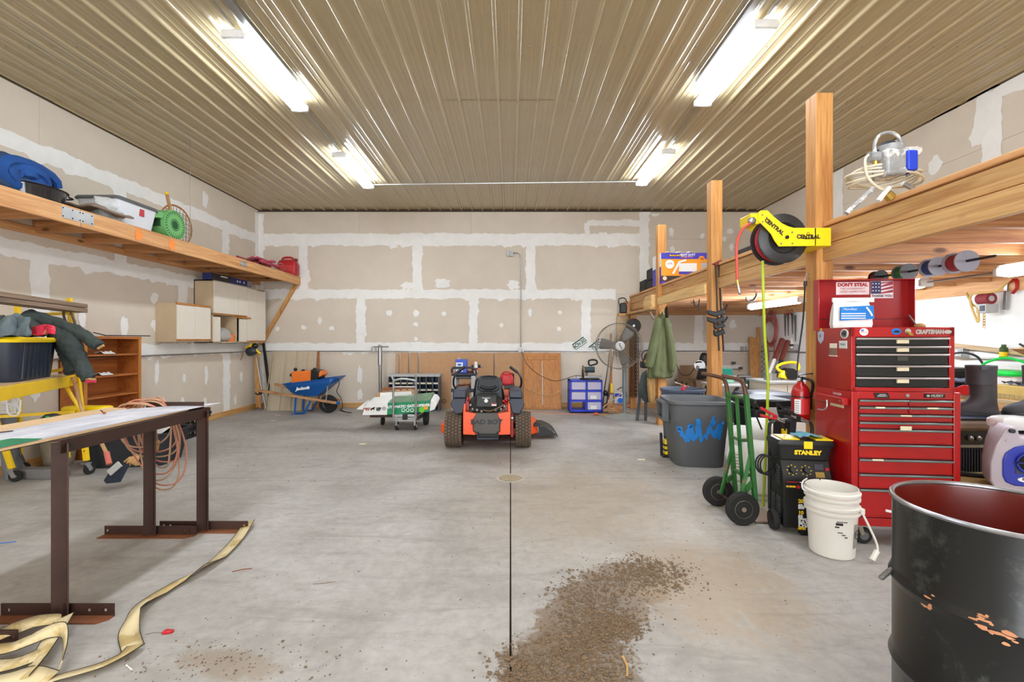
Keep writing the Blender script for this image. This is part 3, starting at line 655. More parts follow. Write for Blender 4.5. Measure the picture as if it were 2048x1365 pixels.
# pole jack
t_ = thing('pole_jack', 'tall chrome pole jack with T handle standing before the back wall', 'jack', at(760, 818, 9.45))
p = at(761, 818, 9.45); p.z = 0
MB().cyl(p, at(760, 690, 9.45), .032, 12).build('pole', m_steel, t_, w=True); MB().cyl(at(760, 730, 9.45), at(760, 695, 9.45), .045, 12).build('sleeve', m_galv, t_, w=True)
MB().cyl(at(746, 694, 9.42), at(777, 694, 9.42), .013, 8).build('t_handle', m_steel, t_, w=True); MB().box(p.x - .12, p.x + .12, p.y - .12, p.y + .12, 0, .012).build('foot_plate', m_steel, t_, w=True)
# blue drawer unit
t_ = thing('drawer_unit', 'blue framed plastic drawer unit with frosted drawers under the saw', 'drawers', (1.55, 9.3, 0))
m_frost = glass('frosted drawer', (196, 190, 214), .4, .92); m_cobalt = mat('cobalt plastic', (40, 62, 205), .35, var=.05)
a, b = at(1140, 820, 9.15).x, at(1205, 820, 9.15).x; zt = at(1150, 761, 9.15).z; y0, y1 = 9.15, 9.55
for xx in (a, (a + b) / 2 - .014, b - .028): MB().box(xx, xx + .028, y0, y1, .03, zt).build('frame_post', m_cobalt, t_, w=True, bev=.004)
for k in range(4): z = .03 + (zt - .06) * k / 3; MB().box(a, b, y0, y1, z, z + .03).build('frame_shelf', m_cobalt, t_, w=True, bev=.004)
for j in range(2):
    for k in range(3):
        if j == 0 and k == 0: continue
        z = .065 + (zt - .06) * k / 3; xa = a + .032 + j * (b - a - .01) / 2
        d = MB().box(xa, xa + (b - a) / 2 - .04, y0 + .01, y1 - .02, z, z + (zt - .06) / 3 - .04).build('drawer', m_frost, t_, w=True, bev=.012)
        if j == 1 and k < 2: MB().box(xa + .06, xa + .18, y0 + .003, y0 + .009, z + .02, z + .09).build('sticker', m_paperw, d, w=True)
for xx in (a + .03, b - .03):
    for yy in (y0 + .03, y1 - .03): MB().cyl((xx, yy, 0), (xx, yy, .03), .018, 8).build('foot', m_black, t_, w=True)
# mitre saw
t_ = thing('mitre_saw', 'compact mitre saw with D handle on the blue drawers', 'saw', (1.6, 9.3, zt))
MB().lathe([(.2, 0), (.2, .025), (.14, .035), (0, .035)], 24, (0, .02, 0), cap=False).build('turntable', m_black, t_); MB().box(-.26, .26, .05, .12, .03, .07).build('fence', m_galv, t_, bev=.004)
bl = MB().lathe([(.13, -.008), (.13, .008)], 28, (-.13, .0, .16), 'x').build('blade_guard', mat('brass guard', (150, 124, 80), .4, .6), t_); MB().lathe([(.09, -.01), (.09, .01)], 24, (-.14, -.02, .12), 'x').build('blade', m_rust, t_)
MB().cyl((-.12, .02, .2), (.1, .02, .2), .06, 14).build('motor', mat('teal grey motor', (52, 72, 82), .5), t_)
MB().tube(catmull([(.0, 0, .29), (-.02, 0, .37), (.04, 0, .4), (.13, 0, .39), (.15, 0, .33), (.08, 0, .3)], 4, True), .018, 8, True).build('d_handle', m_black, t_)
MB().beam((-.05, .1, .03), (-.05, .04, .22), .04, .04).build('arm', m_galv, t_)
# licence plates
def plate_no(px, py, Y, ang, s, lb):
    p = at(px, py, Y); t_ = thing('licence_plate', lb, 'licence plate', p); t_.rotation_euler = (0, ang, 0); MW[t_.name] = tr(p, ry=ang)
    MB().box(-.155, .155, -.001, .001, -.078, .078).build('plate_body', m_txw, t_, bev=.001)
    MB().box(-.15, .15, -.0025, -.0015, .045, .073).build('green_band', mat('dark green print', (30, 84, 60), .6), t_); MB().box(-.15, .15, -.0025, -.0015, -.074, -.06).build('green_band', m_txg, t_)
    txt(t_, s, (0, -.003, -.008), .105, mat('green lettering', (34, 70, 58), .6), sx=.8, bold=.004)
plate_no(1159, 687, 9.94, -.62, 'BCN·202', 'tilted green and white plate left of the fan'); plate_no(1192, 691, 9.94, -.68, '75·202', 'tilted plate half hidden behind the fan')
# ================================================================ WHEELBARROW
t_ = thing('wheelbarrow', 'blue steel wheelbarrow with wooden handles by the back wall', 'wheelbarrow', (-3.95, 9.2, 0))
def wp(zx, zy, Y=9.2): return at(460 + zx / 4.876, 660 + zy / 4.876, Y)
m_bblue = mat('barrow blue', (8, 84, 158), .4, var=.08)
def ring(pts_l, pts_r): return pts_l + pts_r[::-1]
ya, yb = 9.0, 9.45
top = [(570, 522), (700, 508), (850, 490), (1000, 470), (1062, 462)]; bot = [(610, 600), (660, 625), (740, 635), (820, 640), (870, 640)]
rings = []
for (tx, ty), (bx, by) in ((t, b) for t, b in zip([(570, 522), (1062, 462)], [(640, 618), (860, 642)])): pass
P = lambda x, y, Y: wp(x, y, 9.2) * V((1, 0, 1)) if False else V((wp(x, y, 9.2).x, Y, wp(x, y, 9.2).z))
outer_t = [P(x, y, ya) for x, y in top] + [P(x, y, yb + .1) for x, y in top[::-1]]
mid_t = [P(.6 * x + .4 * u, .6 * y + .4 * v, ya + .05) for (x, y), (u, v) in zip(top, bot)] + [P(.6 * x + .4 * u, .6 * y + .4 * v, yb + .05) for (x, y), (u, v) in list(zip(top, bot))[::-1]]
outer_b = [P(x, y, ya + .13) for x, y in bot] + [P(x, y, yb - .03) for x, y in bot[::-1]]
m = MB(); m.grid([outer_t, mid_t, outer_b], True); m.f.append(list(range(20, 30))); m.mi.append(0)
m.build('tray', m_bblue, t_, w=True, solid=.012, ang=.9)
MB().tube(outer_t, .014, 6, True).build('tray_rim', m_bblue, t_, w=True)
MB().beam(P(300, 575, 8.98), P(1055, 710, 9.12), .045, .05).build('handle_bar', m_handlewood, t_, w=True, bev=.005); MB().beam(P(360, 545, 9.5), P(1055, 690, 9.3), .045, .05).build('handle_bar', m_handlewood, t_, w=True, bev=.005)
wc = P(960, 700, 9.2); wc.z = .182; wm = MB(); wm.lathe([(.1, -.05), (.17, -.05), (.18, -.02), (.18, .02), (.17, .05), (.1, .05)], 28, wc, 'y'); w_ = wm.build('tyre', m_rubber, t_, w=True)
MB().lathe([(.1, -.056), (.04, -.04), (.02, -.08), (.0, -.08)], 18, wc, 'y', cap=False).build('wheel_rim', m_black2, w_, w=True)
for Y in (9.03, 9.4):
    MB().tube([P(680, 650, Y), P(670, 800, Y), P(760, 800, Y), P(820, 690, Y)], .02, 6).build('leg', m_bblue, t_, w=True)
MB().beam(P(630, 812, 9.05), P(760, 805, 9.05), .1, .012).build('foot_plate', m_bblue, t_, w=True); MB().tube([P(975, 540, 9.08), P(965, 690, 9.05)], .012, 6).build('front_brace', m_galv, t_, w=True)
MB().box(*(lambda p: (p.x - .03, p.x + .03, p.y - .03, p.y + .03, p.z - .03, p.z + .03))(P(1070, 710, 9.12))).build('nose_bracket', m_bblue, t_, w=True, bev=.006)
txt(t_, 'Jackson', P(745, 563, ya + .04) - t_.location + V((0, -.012, 0)), .085, m_txw, right=(1, 0, .12), up=(-.05, .25, 1), bold=.004, shear=.2)
a = P(800, 556, ya + .04) - t_.location; MB().box(a.x - .025, a.x + .025, a.y - .016, a.y - .014, a.z - .025, a.z + .025).build('logo_block', m_txw, t_)
t_ = thing('tool_case', 'orange hard plastic case with black latches lying in the wheelbarrow', 'case', P(720, 450, 9.25))
MB().loft([[P(x, y, Y) for x, y in ((620, 540), (830, 520), (820, 395), (625, 405))] for Y in (9.08, 9.2, 9.4)]).build('case_body', m_orangep, t_, w=True, bev=.02)
MB().loft([[P(x, y, Y) for x, y in ((810, 500), (885, 480), (890, 400), (815, 385))] for Y in (9.07, 9.41)]).build('black_side', m_black, t_, w=True, bev=.01)
MB().loft([[P(x, y, Y) for x, y in ((885, 460), (920, 440), (905, 395), (880, 420))] for Y in (9.1, 9.38)]).build('orange_end', m_orangep, t_, w=True, bev=.008)
for x, y in ((612, 440), (650, 385), (725, 400), (835, 385)): MB().ball(P(x, y, 9.15), .035, .05, .035).build('latch', m_black2, t_, w=True)
tag(MB().tube(catmull([P(1040, 470, 9.2), P(1075, 520, 9.15), P(1050, 600, 9.15), P(1100, 660, 9.1), P(1115, 750, 9.1), P(1090, 778, 9.1), P(1150, 785, 9.0), P(1250, 780, 8.8), P(1180, 772, 8.85), P(1110, 770, 9.05)], 5), .008, 6).build('loose_cable', m_black), 'black power cable trailing from the wheelbarrow to the floor', 'cord')
# ================================================================ CART WITH BOXES
cp = lambda x, y, Y=7.4: at(700 + x / 9.75, 740 + y / 9.75, Y)
t_ = thing('platform_cart', 'folding aluminium platform cart carrying the gate opener carton', 'cart', (-1.65, 7.6, 0))
for x in (845, 1285):
    MB().tube([cp(x, 950), cp(x, 570), cp(x, 200), cp(x + (-40 if x < 1000 else 0), 120, 7.5)], .018, 8).build('upright_tube', m_galv, t_, w=True)
MB().tube(catmull([cp(845, 215), cp(960, 185), cp(1060, 180), cp(1160, 190), cp(1285, 215)], 4), .018, 8).build('handle', m_galv, t_, w=True)
MB().tube([cp(850, 335), cp(1285, 335)], .014, 8).build('cross_bar', m_galv, t_, w=True)
pz = cp(0, 900).z
MB().box(cp(850, 0).x, cp(1290, 0).x, 7.4, 8.1, pz - .02, pz + .02).build('deck', m_galv, t_, w=True, bev=.006)
for y in (950, 990): MB().beam(cp(860, y), cp(1280, y), .02, .02).build('rail', m_galv, t_, w=True)
MB().box(cp(1030, 0).x, cp(1125, 0).x, 7.36, 7.5, pz - .06, pz + .03).build('latch_block', m_black, t_, w=True, bev=.01)
for x in (905, 1265):
    MB().beam(cp(x, 920), cp(x, 1090), .035, .035).build('caster_fork', m_steel, t_, w=True, bev=.004)
    p = cp(x, 0); w_ = MB().lathe([(.03, -.018), (.065, -.016), (.065, .016), (.03, .018)], 20, (p.x, 7.45, .065), 'x').build('caster_wheel', m_rubber, t_, w=True); MB().cyl((p.x - .022, 7.45, .065), (p.x + .022, 7.45, .065), .03, 12).build('hub', m_ltgrey, w_, w=True)
MB().beam(cp(1300, 960, 7.7), cp(1440, 870, 7.9), .04, .05).build('side_arm', m_steel, t_, w=True)
p = cp(1485, 0, 7.9); MB().lathe([(.08, -.035), (.12, -.035), (.13, -.02), (.13, .02), (.12, .035), (.08, .035)], 24, (p.x, 7.9, .13), 'x').build('rear_wheel', m_rubber, t_, w=True)
p = cp(640, 0, 7.9); MB().lathe([(.03, -.02), (.07, -.02), (.07, .02), (.03, .02)], 20, (p.x, 7.9, .07), 'x').build('rear_wheel', m_rubber, t_, w=True)
MB().box(cp(440, 0, 7.7).x, cp(860, 0, 7.7).x, 7.55, 8.0, pz - .05, pz - .01).build('deck_wing', m_rust, t_, w=True)
t_ = thing('gate_opener_carton', 'long green and white automatic gate opener carton on the cart', 'carton', cp(900, 720, 7.55))
Yf, Yk = 7.48, 7.86
cq = lambda x, y, Y=Yf: V((cp(x, y, Yf).x, Y, cp(x, y, Yf).z))
def slab(poly, nm, m, ya=Yf, yb=Yk, **k): return MB().loft([[cq(x, y, ya) for x, y in poly], [cq(x, y, yb) for x, y in poly]]).build(nm, m, t_, w=True, **k)
slab([(240, 885), (720, 880), (735, 655), (300, 670)], 'white_half', m_paperw); slab([(720, 880), (1540, 820), (1560, 600), (735, 655)], 'green_half', mat('carton green', (14, 134, 86), .5, var=.1))
m = MB(); m.loft([[cq(x, y, Yf + .0) for x, y in ((310, 668), (735, 655), (740, 650), (330, 660))], [cq(x, y, Yk) for x, y in ((340, 600), (745, 575), (750, 570), (345, 590))]])
m.build('white_top', m_paperw, t_, w=True); m = MB(); m.loft([[cq(x, y, Yf) for x, y in ((735, 655), (1560, 600), (1560, 590), (735, 645))], [cq(x, y, Yk) for x, y in ((750, 578), (1570, 500), (1570, 490), (750, 570))]])
m.build('green_top', mat('carton top print', (110, 140, 110), .5, var=.3, scale=9), t_, w=True)
MB().loft([[cq(x, y, Yf + .01) for x, y in ((1545, 815), (1565, 600), (1640, 620), (1690, 680), (1650, 780))], [cq(x, y, Yk) for x, y in ((1545, 800), (1565, 510), (1640, 540), (1690, 610), (1650, 700))]]).build('plastic_sleeve', m_paperw, t_, w=True, bev=.01)
MB().loft([[cq(x, y, Yf) for x, y in ((120, 770), (240, 780), (310, 690), (330, 610))], [cq(x, y, Yf + .12) for x, y in ((120, 765), (240, 770), (310, 690), (330, 605))]]).build('torn_flap', m_paperw, t_, w=True)
L = t_.location; yo = V((0, -.004, 0)); up_ = (0, 0, 1); rt = (1, 0, .055)
txt(t_, 'AUTOMATIC GATE OPENER', cq(1125, 712) - L + yo, .058, m_txw, rt, up_, bold=.003, sx=1.0)
txt(t_, '350', cq(553, 762) - L + yo, .052, m_txk, rt, up_, bold=.004, shear=.3); txt(t_, 'SERIES', cq(553, 797) - L + yo, .02, m_txk, rt, up_, bold=.002)
txt(t_, 'MIGHTY\nMULE', cq(340, 768) - L + yo, .026, m_txr, rt, up_, bold=.002)
m = MB(); m.prism([(cq(x, y).x, cq(x, y).z) for x, y in ((405, 795), (400, 760), (430, 745), (470, 730), (490, 720), (485, 745), (475, 770), (470, 795), (460, 775), (430, 775), (420, 795))], Yf - .005, Yf - .002); m.build('mule_emblem', m_txk, t_, w=True)
txt(t_, 'AUTOMATIC', cq(1000, 575, Yf + .28) - L + V((0, -.06, .035)), .055, m_txw, rt, (0, .7, .35))
for x in (1040, 1125, 1210): MB().lathe([(.03, 0), (.03, .002)], 20, cq(x, 788) + V((0, -.004, 0)), 'y').build('round_icon', m_txw, t_, w=True); MB().lathe([(.02, 0), (.02, .002)], 16, cq(x, 785) + V((0, -.006, 0)), 'y').build('icon_picture', m_txg, t_, w=True)
MB().lathe([(.045, 0), (.045, .002)], 20, cq(1400, 780) + V((0, -.004, 0)), 'y').build('lime_badge', mat('lime print', (110, 200, 40), .6), t_, w=True); MB().lathe([(.035, 0), (.035, .002)], 18, cq(1480, 740) + V((0, -.005, 0)), 'y').build('orange_badge', mat('amber print', (236, 170, 50), .6), t_, w=True)
MB().lathe([(.034, 0), (.034, .002)], 20, cq(665, 755) + V((0, -.004, 0)), 'y').build('seal', m_ltgrey, t_, w=True)
t_ = thing('open_carton', 'open brown carton holding a white panel lying on the gate opener box', 'box', cp(850, 480, 7.85))
ck = lambda x, y, Y: V((cp(x, y, 7.75).x, Y, cp(x, y, 7.75).z))
m = MB(); m.loft([[ck(x, y, Y) for x, y in ((450, 585), (1250, 530), (1240, 425), (470, 480))] for Y in (7.9, 8.12)]); m.build('carton_body', m_card, t_, w=True)
MB().loft([[ck(x, y, Y) for x, y in ((540, 575), (1165, 535), (1165, 440), (545, 470))] for Y in (7.885, 7.9)]).build('white_panel', m_paperw, t_, w=True)
MB().loft([[ck(x, y, Y) for x, y in ((495, 455), (1220, 415), (1215, 365), (1100, 360), (560, 390), (505, 410))] for Y in (8.1, 8.115)]).build('open_flap', mat('brown carton inside', (140, 84, 52), .8), t_, w=True)
# ================================================================ RIDING MOWER
t_ = thing('riding_mower', 'orange and black zero-turn riding mower seen from behind', 'mower', (-.31, 6.13, 0))
mq = lambda x, y, Y=6.1: at(840 + x / 5.687, 680 + y / 5.687, Y)
m_slateb = mat('dark slate fender', (46, 52, 66), .45, var=.1)
m_tyre = mat('dusty tyre rubber', (52, 44, 38), .9, var=.25, bump=.15)
m_tread = mat('tyre tread lug', (96, 80, 64), .9, var=.2)
for sx_, (xa, xb) in ((-1, (275, 470)), (1, (1085, 1265))):
    a, b = mq(xa, 0).x, mq(xb, 0).x; c = (a + b) / 2; hw = (b - a) / 2; r = .235
    w_ = MB().lathe([(.11, -hw * .8), (.18, -hw), (r - .03, -hw), (r - .008, -hw * .8), (r, -hw * .4), (r, hw * .4), (r - .008, hw * .8), (r - .03, hw), (.18, hw), (.11, hw * .8)], 36, (c, 6.3, r), 'x').build('rear_tyre', m_tyre, t_, w=True)
    m = MB()
    for k in range(34):
        for j in range(5):
            a_ = 2 * pi * (k + .5 * (j % 2)) / 34; x = c - hw * .8 + hw * 1.6 * j / 4; rj = r if 0 < j < 4 else r - .006
            dr = V((0, cos(a_), sin(a_))); tg = V((.35 * (1 if j % 2 else -1), -sin(a_), cos(a_))).normalized()
            p = V((x, 6.3, r)) + dr * rj
            m.beam(p - tg * .017, p + tg * .017, hw * .34, .012, dr)
    m.build('tread_lugs', m_tread, w_, w=True)['kind'] = 'stuff'
    MB().lathe([(.11, -hw * .7), (.05, -hw * .6), (.05, hw * .6), (.11, hw * .7)], 20, (c, 6.3, r), 'x').build('wheel_hub', m_black2, w_, w=True)
def mslab(poly, nm, m, y0, y1, bev=.006, Y=None): return MB().prism([(mq(x, y, Y or y0).x, mq(x, y, Y or y0).z) for x, y in poly], y0, y1).build(nm, m, t_, w=True, bev=bev)
mslab([(490, 815), (640, 840), (635, 870), (600, 910), (605, 1040), (632, 1062), (628, 1085), (490, 1080)], 'rear_side_plate', m_orange, 6.08, 6.12)
mslab([(1028, 815), (880, 840), (885, 870), (912, 910), (910, 1040), (885, 1062), (890, 1085), (1028, 1080)], 'rear_side_plate', m_orange, 6.08, 6.12)
mslab([(640, 835), (875, 835), (905, 905), (905, 1030), (870, 1072), (650, 1072), (608, 1030), (608, 905)], 'engine_guard', mat('smoked guard plate', (76, 70, 66), .45, var=.12), 6.05, 6.085)
txt(t_, 'BAD BOY', mq(757, 938, 6.05) - t_.location + V((0, -.004, 0)), .085, m_black2, sx=1.15, bold=.004)
MB().tube([mq(655, 1050, 6.02), mq(655, 1128, 6.0), mq(885, 1128, 6.0), mq(885, 1050, 6.02)], .016, 8).build('bumper', m_dkgrey, t_, w=True)
mslab([(660, 1060), (880, 1060), (880, 1120), (660, 1120)], 'bumper_plate', m_black, 6.1, 6.14)
for xs in ((490, 520, 540), (1030, 1000, 980)):
    mslab([(xs[0], 820), (xs[0] + (xs[1] - xs[0]) * .3, 730), (xs[1], 728), (xs[1], 820)], 'frame_post', m_orange, 6.12, 6.2)
    mslab([(xs[1], 830), (xs[1], 690), (xs[2], 635), (xs[2] + (xs[2] - xs[1]), 690), (xs[2] + (xs[2] - xs[1]), 830)], 'inner_frame', m_red, 6.2, 6.3)
for sg in (0, 1):
    fx = (lambda x: x) if not sg else (lambda x: 1535 - x)
    mslab([(fx(x), y) for x, y in ((345, 735), (372, 665), (512, 665), (520, 700), (488, 835), (400, 850))], 'fender', m_slateb, 6.15, 6.75, .012)
    mslab([(fx(x), y) for x, y in ((365, 665), (375, 578), (520, 572), (522, 665))], 'fender_box', m_slateb, 6.12, 6.7, .015)
    mslab([(fx(x), y) for x, y in ((400, 850), (488, 835), (488, 1000), (450, 1000))], 'fender_skirt', m_black, 6.3, 6.7)
    MB().tube(catmull([mq(fx(432), 580, 6.55), mq(fx(385), 520, 6.5), mq(fx(388), 430, 6.45), mq(fx(430), 368, 6.45)], 5), .014, 8).build('control_lever', m_black2, t_, w=True)
    MB().tube([mq(fx(425), 372, 6.45), mq(fx(512), 306, 6.45)], .02, 8).build('lever_grip', m_black, t_, w=True)
# engine
mslab([(560, 690), (640, 665), (870, 665), (950, 720), (950, 790), (880, 830), (600, 830), (560, 760)], 'engine_block', mat('engine castings', (40, 38, 36), .6, .4, var=.4, scale=20, bump=.3), 6.14, 6.5, .02)
mslab([(638, 650), (690, 640), (830, 640), (870, 650), (878, 755), (855, 775), (640, 775), (628, 755)], 'engine_cover', mat('olive black cover', (38, 40, 38), .5), 6.06, 6.45, .02)
MB().box(*(lambda a, b: (a.x, b.x, 6.052, 6.06, b.z, a.z))(mq(815, 722, 6.06), mq(870, 750, 6.06))).build('warning_label', m_txw, t_, w=True)
MB().box(*(lambda a, b: (a.x, b.x, 6.050, 6.054, b.z, a.z))(mq(818, 722, 6.06), mq(868, 735, 6.06))).build('label_band', m_txr, t_, w=True)
txt(t_, 'Vanguard', mq(750, 662, 6.05) - t_.location + V((0, -.002, 0)), .028, m_txw); MB().lathe([(.025, 0), (.025, .003)], 16, mq(752, 695, 6.05), 'y').build('engine_badge', m_txs, t_, w=True)
MB().tube(catmull([mq(720, 800, 6.05), mq(800, 812, 6.03), mq(900, 770, 6.05), mq(950, 740, 6.08)], 4), .009, 6).build('fuel_hose', mat('brown hose', (110, 86, 60), .5), t_, w=True)
for x, y in ((600, 790), (650, 800), (860, 800), (920, 790), (700, 815), (960, 760), (575, 745)): MB().ball(mq(x, y, 6.1), .022).build('engine_fitting', m_steel, t_, w=True)
for x, y in ((560, 690), (580, 710), (975, 720), (955, 700), (990, 690)): MB().ball(mq(x, y, 6.2), .028, .03, .02).build('red_fitting', m_red, t_, w=True)
# seat
pr = [(600, 690), (605, 620), (625, 470), (650, 432), (700, 415), (785, 408), (860, 415), (905, 432), (930, 470), (955, 620), (965, 690), (900, 705), (660, 705)]
mslab(pr, 'seat_back', mat('black vinyl seat', (24, 26, 32), .38, var=.08), 6.5, 6.6, .03)
mslab([(650, 560), (665, 460), (700, 440), (860, 440), (890, 460), (910, 560), (870, 590), (690, 590)], 'seat_panel', mat('seat shell', (26, 28, 33), .5), 6.485, 6.51, .012)
MB().tube(catmull([mq(685, 530, 6.48), mq(740, 552, 6.47), mq(820, 552, 6.47), mq(865, 530, 6.48)], 4), .022, 8).build('seat_crease', m_black, t_, w=True)
mslab([(730, 590), (820, 590), (830, 640), (720, 640)], 'seat_mount', m_black, 6.44, 6.52)
MB().box(mq(620, 0, 6.5).x, mq(945, 0, 6.5).x, 6.55, 7.0, .5, .62).build('seat_cushion', m_black, t_, w=True, bev=.04)
# deck and front
a = mq(232, 0, 6.7); b = mq(1340, 0, 6.7)
MB().prism([(a.x, 6.75), (a.x + .15, 6.62), (b.x - .1, 6.62), (b.x, 6.75), (b.x, 7.35), (b.x - .2, 7.6), (a.x + .2, 7.6), (a.x, 7.35)], .09, .22, 'xy').build('mower_deck', m_orange, t_, w=True, bev=.01)
MB().box(a.x + .3, b.x - .3, 6.3, 7.9, .24, .34).build('chassis', m_black2, t_, w=True, bev=.02)
MB().box(-.75, .1, 7.6, 8.1, .2, .26).build('foot_platform', m_black, t_, w=True, bev=.01)
for x in (-.78, .14): MB().lathe([(.06, -.06), (.13, -.06), (.14, 0), (.13, .06), (.06, .06)], 24, (x, 8.05, .14), 'x').build('front_wheel', m_tyre, t_, w=True)
mr = lambda x, y: mq(x, y, 6.85)
m = MB(); m.grid([[mr(x, y) + V((0, d, 0)) for x, y in ((1325, 960), (1400, 965), (1480, 1000), (1525, 1035), (1557, 1088))] for d in (-.1, .1, .35)]); m.build('discharge_chute', mat('black rubber flap', (58, 54, 48), .6), t_, w=True, solid=.012)
m = MB(); m.prism([(mr(x, y).x, mr(x, y).z) for x, y in ((1340, 970), (1400, 970), (1480, 1010), (1545, 1070), (1440, 1065), (1350, 1092))], 6.73, 6.745); m.build('chute_side', m_black, t_, w=True)
mslab([(1290, 965), (1320, 935), (1350, 940), (1365, 985), (1300, 990)], 'chute_hinge', m_black, 6.66, 6.72)
mslab([(1030, 850), (1065, 840), (1065, 1110), (1030, 1110)], 'wheel_motor', m_red, 6.2, 6.35); MB().cyl(mq(1040, 890, 6.15), mq(1060, 890, 6.15), .03, 12).build('axle_cap', m_galv, t_, w=True)
mslab([(955, 565), (1010, 565), (1015, 650), (965, 680)], 'side_console', m_orange, 6.6, 6.9); mslab([(958, 520), (1050, 515), (1085, 545), (1085, 562), (958, 560)], 'side_tray', m_black, 6.62, 6.95)
gz = mq(990, 518, 6.8).z
gas_can((mq(985, 0, 6.8).x, 6.8, gz + .002), 'red gas can resting on the mower side tray', .55, R(5))
MB().lathe([(.11, 0), (.11, .03)], 20, mq(1048, 470, 6.9), 'x').build('black_dial', m_black2, t_, w=True)
# ================================================================ UTILITY CART BEHIND THE MOWER
uq = lambda x, y, Y=8.6: mq(x, y, Y)
t_ = thing('utility_cart', 'grey plastic utility cart standing behind the mower', 'cart', (-.95, 8.8, 0))
a, b = uq(360, 0).x, uq(640, 0).x; zt2 = uq(0, 385).z
MB().loft([[V((x, y, z)) for x, y in ((a, 8.5), (b, 8.5), (b, 9.1), (a, 9.1))] for z in (zt2 - .04, zt2)]).build('top_tray', m_dkgrey, t_, w=True, bev=.02)
MB().loft([[V((x, y, z)) for x, y in ((a + .08, 8.55), (b - .02, 8.55), (b - .02, 9.05), (a + .08, 9.05))] for z in (zt2 - .1, zt2 - .04)]).build('tray_skirt', m_grey, t_, w=True, bev=.02)
for x in (a + .05, b - .05):
    for y in (8.53, 9.07): MB().box(x - .04, x + .04, y - .025, y + .025, .1, zt2 - .03).build('corner_leg', m_ltgrey, t_, w=True, bev=.01)
MB().box(a, b, 8.5, 9.1, uq(0, 560).z - .06, uq(0, 545).z).build('lower_tray', m_dkgrey, t_, w=True, bev=.02); MB().box(a, b, 8.5, 9.1, .1, .16).build('bottom_tray', m_dkgrey, t_, w=True, bev=.02)
MB().tube(catmull([uq(365, 380, 8.5), uq(370, 325, 8.5), uq(430, 318, 8.5), uq(580, 318, 8.5), uq(630, 345, 8.5), uq(640, 385, 8.5)], 4), .02, 8).build('push_handle', m_dkgrey, t_, w=True)
for x in (a + .06, b - .06):
    for y in (8.58, 9.02): MB().lathe([(.02, -.015), (.05, -.015), (.05, .015), (.02, .015)], 16, (x, y, .05), 'x').build('caster', m_rubber, t_, w=True)
p = uq(470, 0, 8.75)
t_ = thing('solvent_can', 'blue and white metal solvent can on the grey utility cart', 'can', (p.x, 8.8, zt2))
MB().box(-.11, .11, -.06, .06, 0, .26).build('can_body', mat('can blue', (20, 70, 190), .35), t_, bev=.008); MB().box(-.1, .03, -.064, -.061, .03, .2).build('white_panel', m_txw, t_); MB().cyl((-.05, 0, .26), (-.05, 0, .29), .025, 12).build('cap', m_ltgrey, t_)
txt(t_, 'ACETONE', (-.035, -.066, .075), .03, m_txb, bold=.001); MB().lathe([(.035, 0), (.035, .002)], 16, (-.035, -.067, .16), 'y', sx=1.2, sy=.6).build('logo_patch', m_txb, t_)
p = uq(645, 0, 8.7)
t_ = thing('spray_bottle', 'white plastic bottle with red label on the grey utility cart', 'bottle', (p.x - .02, 8.75, zt2))
MB().lathe([(.0, 0), (.035, 0), (.038, .02), (.038, .13), (.028, .16), (.03, .165), (.03, .2), (.02, .215), (0, .215)], 16, cap=False).build('bottle_body', m_white, t_); MB().lathe([(.0385, .06), (.039, .1)], 16, cap=False).build('red_band', m_txr, t_)
t_ = thing('red_rag', 'red rag on the top tray of the grey cart', 'rag', (uq(570, 0).x, 8.85, zt2))
MB().grid([[V((-.08 + .03 * i, -.06 + .03 * j, .005 + .03 * abs(sin(i * 1.3 + j)))) for j in range(5)] for i in range(6)]).build('rag_cloth', mat('red cloth', (170, 50, 40), .9), t_, solid=.005)
t_ = thing('cordless_drill', 'black cordless drill lying on the grey cart', 'drill', (uq(700, 0).x - .12, 8.95, zt2 + .06))
MB().cyl((-.1, 0, .05), (.08, 0, .06), .03, 12).build('drill_body', m_black, t_); MB().beam((-.06, 0, .04), (-.09, 0, -.04), .03, .035).build('grip', m_black, t_); MB().cyl((.08, 0, .06), (.13, 0, .06), .018, 10).build('chuck', m_steel, t_); MB().box(-.13, -.05, -.03, .03, -.06, -.03).build('battery', m_black2, t_)
m = MB()
for k in range(9): m.tube(catmull([V((uq(380 + 22 * k, 0).x + random.uniform(-.05, .05), 8.6 + random.uniform(0, .35), uq(0, 545).z + random.uniform(.01, .04))) for _ in range(4)], 3), .012, 5)
o = m.build('hose_tangle', mat('orange brown cable', (170, 96, 70), .7, var=.3)); tag(o, 'orange brown cables heaped on the cart middle tray', 'cable')
tag(MB().tube(catmull([fl(1050, 823), fl(1085, 826), fl(1140, 829), fl(1190, 830), fl(1215, 828)], 5), .007, 6).build('extension_cord', m_orangep), 'orange extension cord along the floor to the blue drawers', 'cord')
tag(MB().tube(catmull([at(1043, 702, 9.9), at(1053, 727, 9.5), at(1075, 748, 9.45), at(1105, 762, 9.45), at(1125, 760, 9.4), at(1150, 752, 9.3), at(1165, 753, 9.2)], 6), .006, 6).build('loose_cable', m_black), 'black cable drooping from the wall outlet to the mitre saw', 'cord')
tag(MB().tube(catmull([at(1050, 775, 9.66), at(1072, 786, 9.65), at(1095, 791, 9.64), at(1112, 788, 9.64), at(1120, 784, 9.65), at(1124, 797, 9.62)], 6), .007, 6).build('rope', mat('tan rope', (196, 164, 116), .9)), 'tan rope looped across the oak door panel', 'rope')
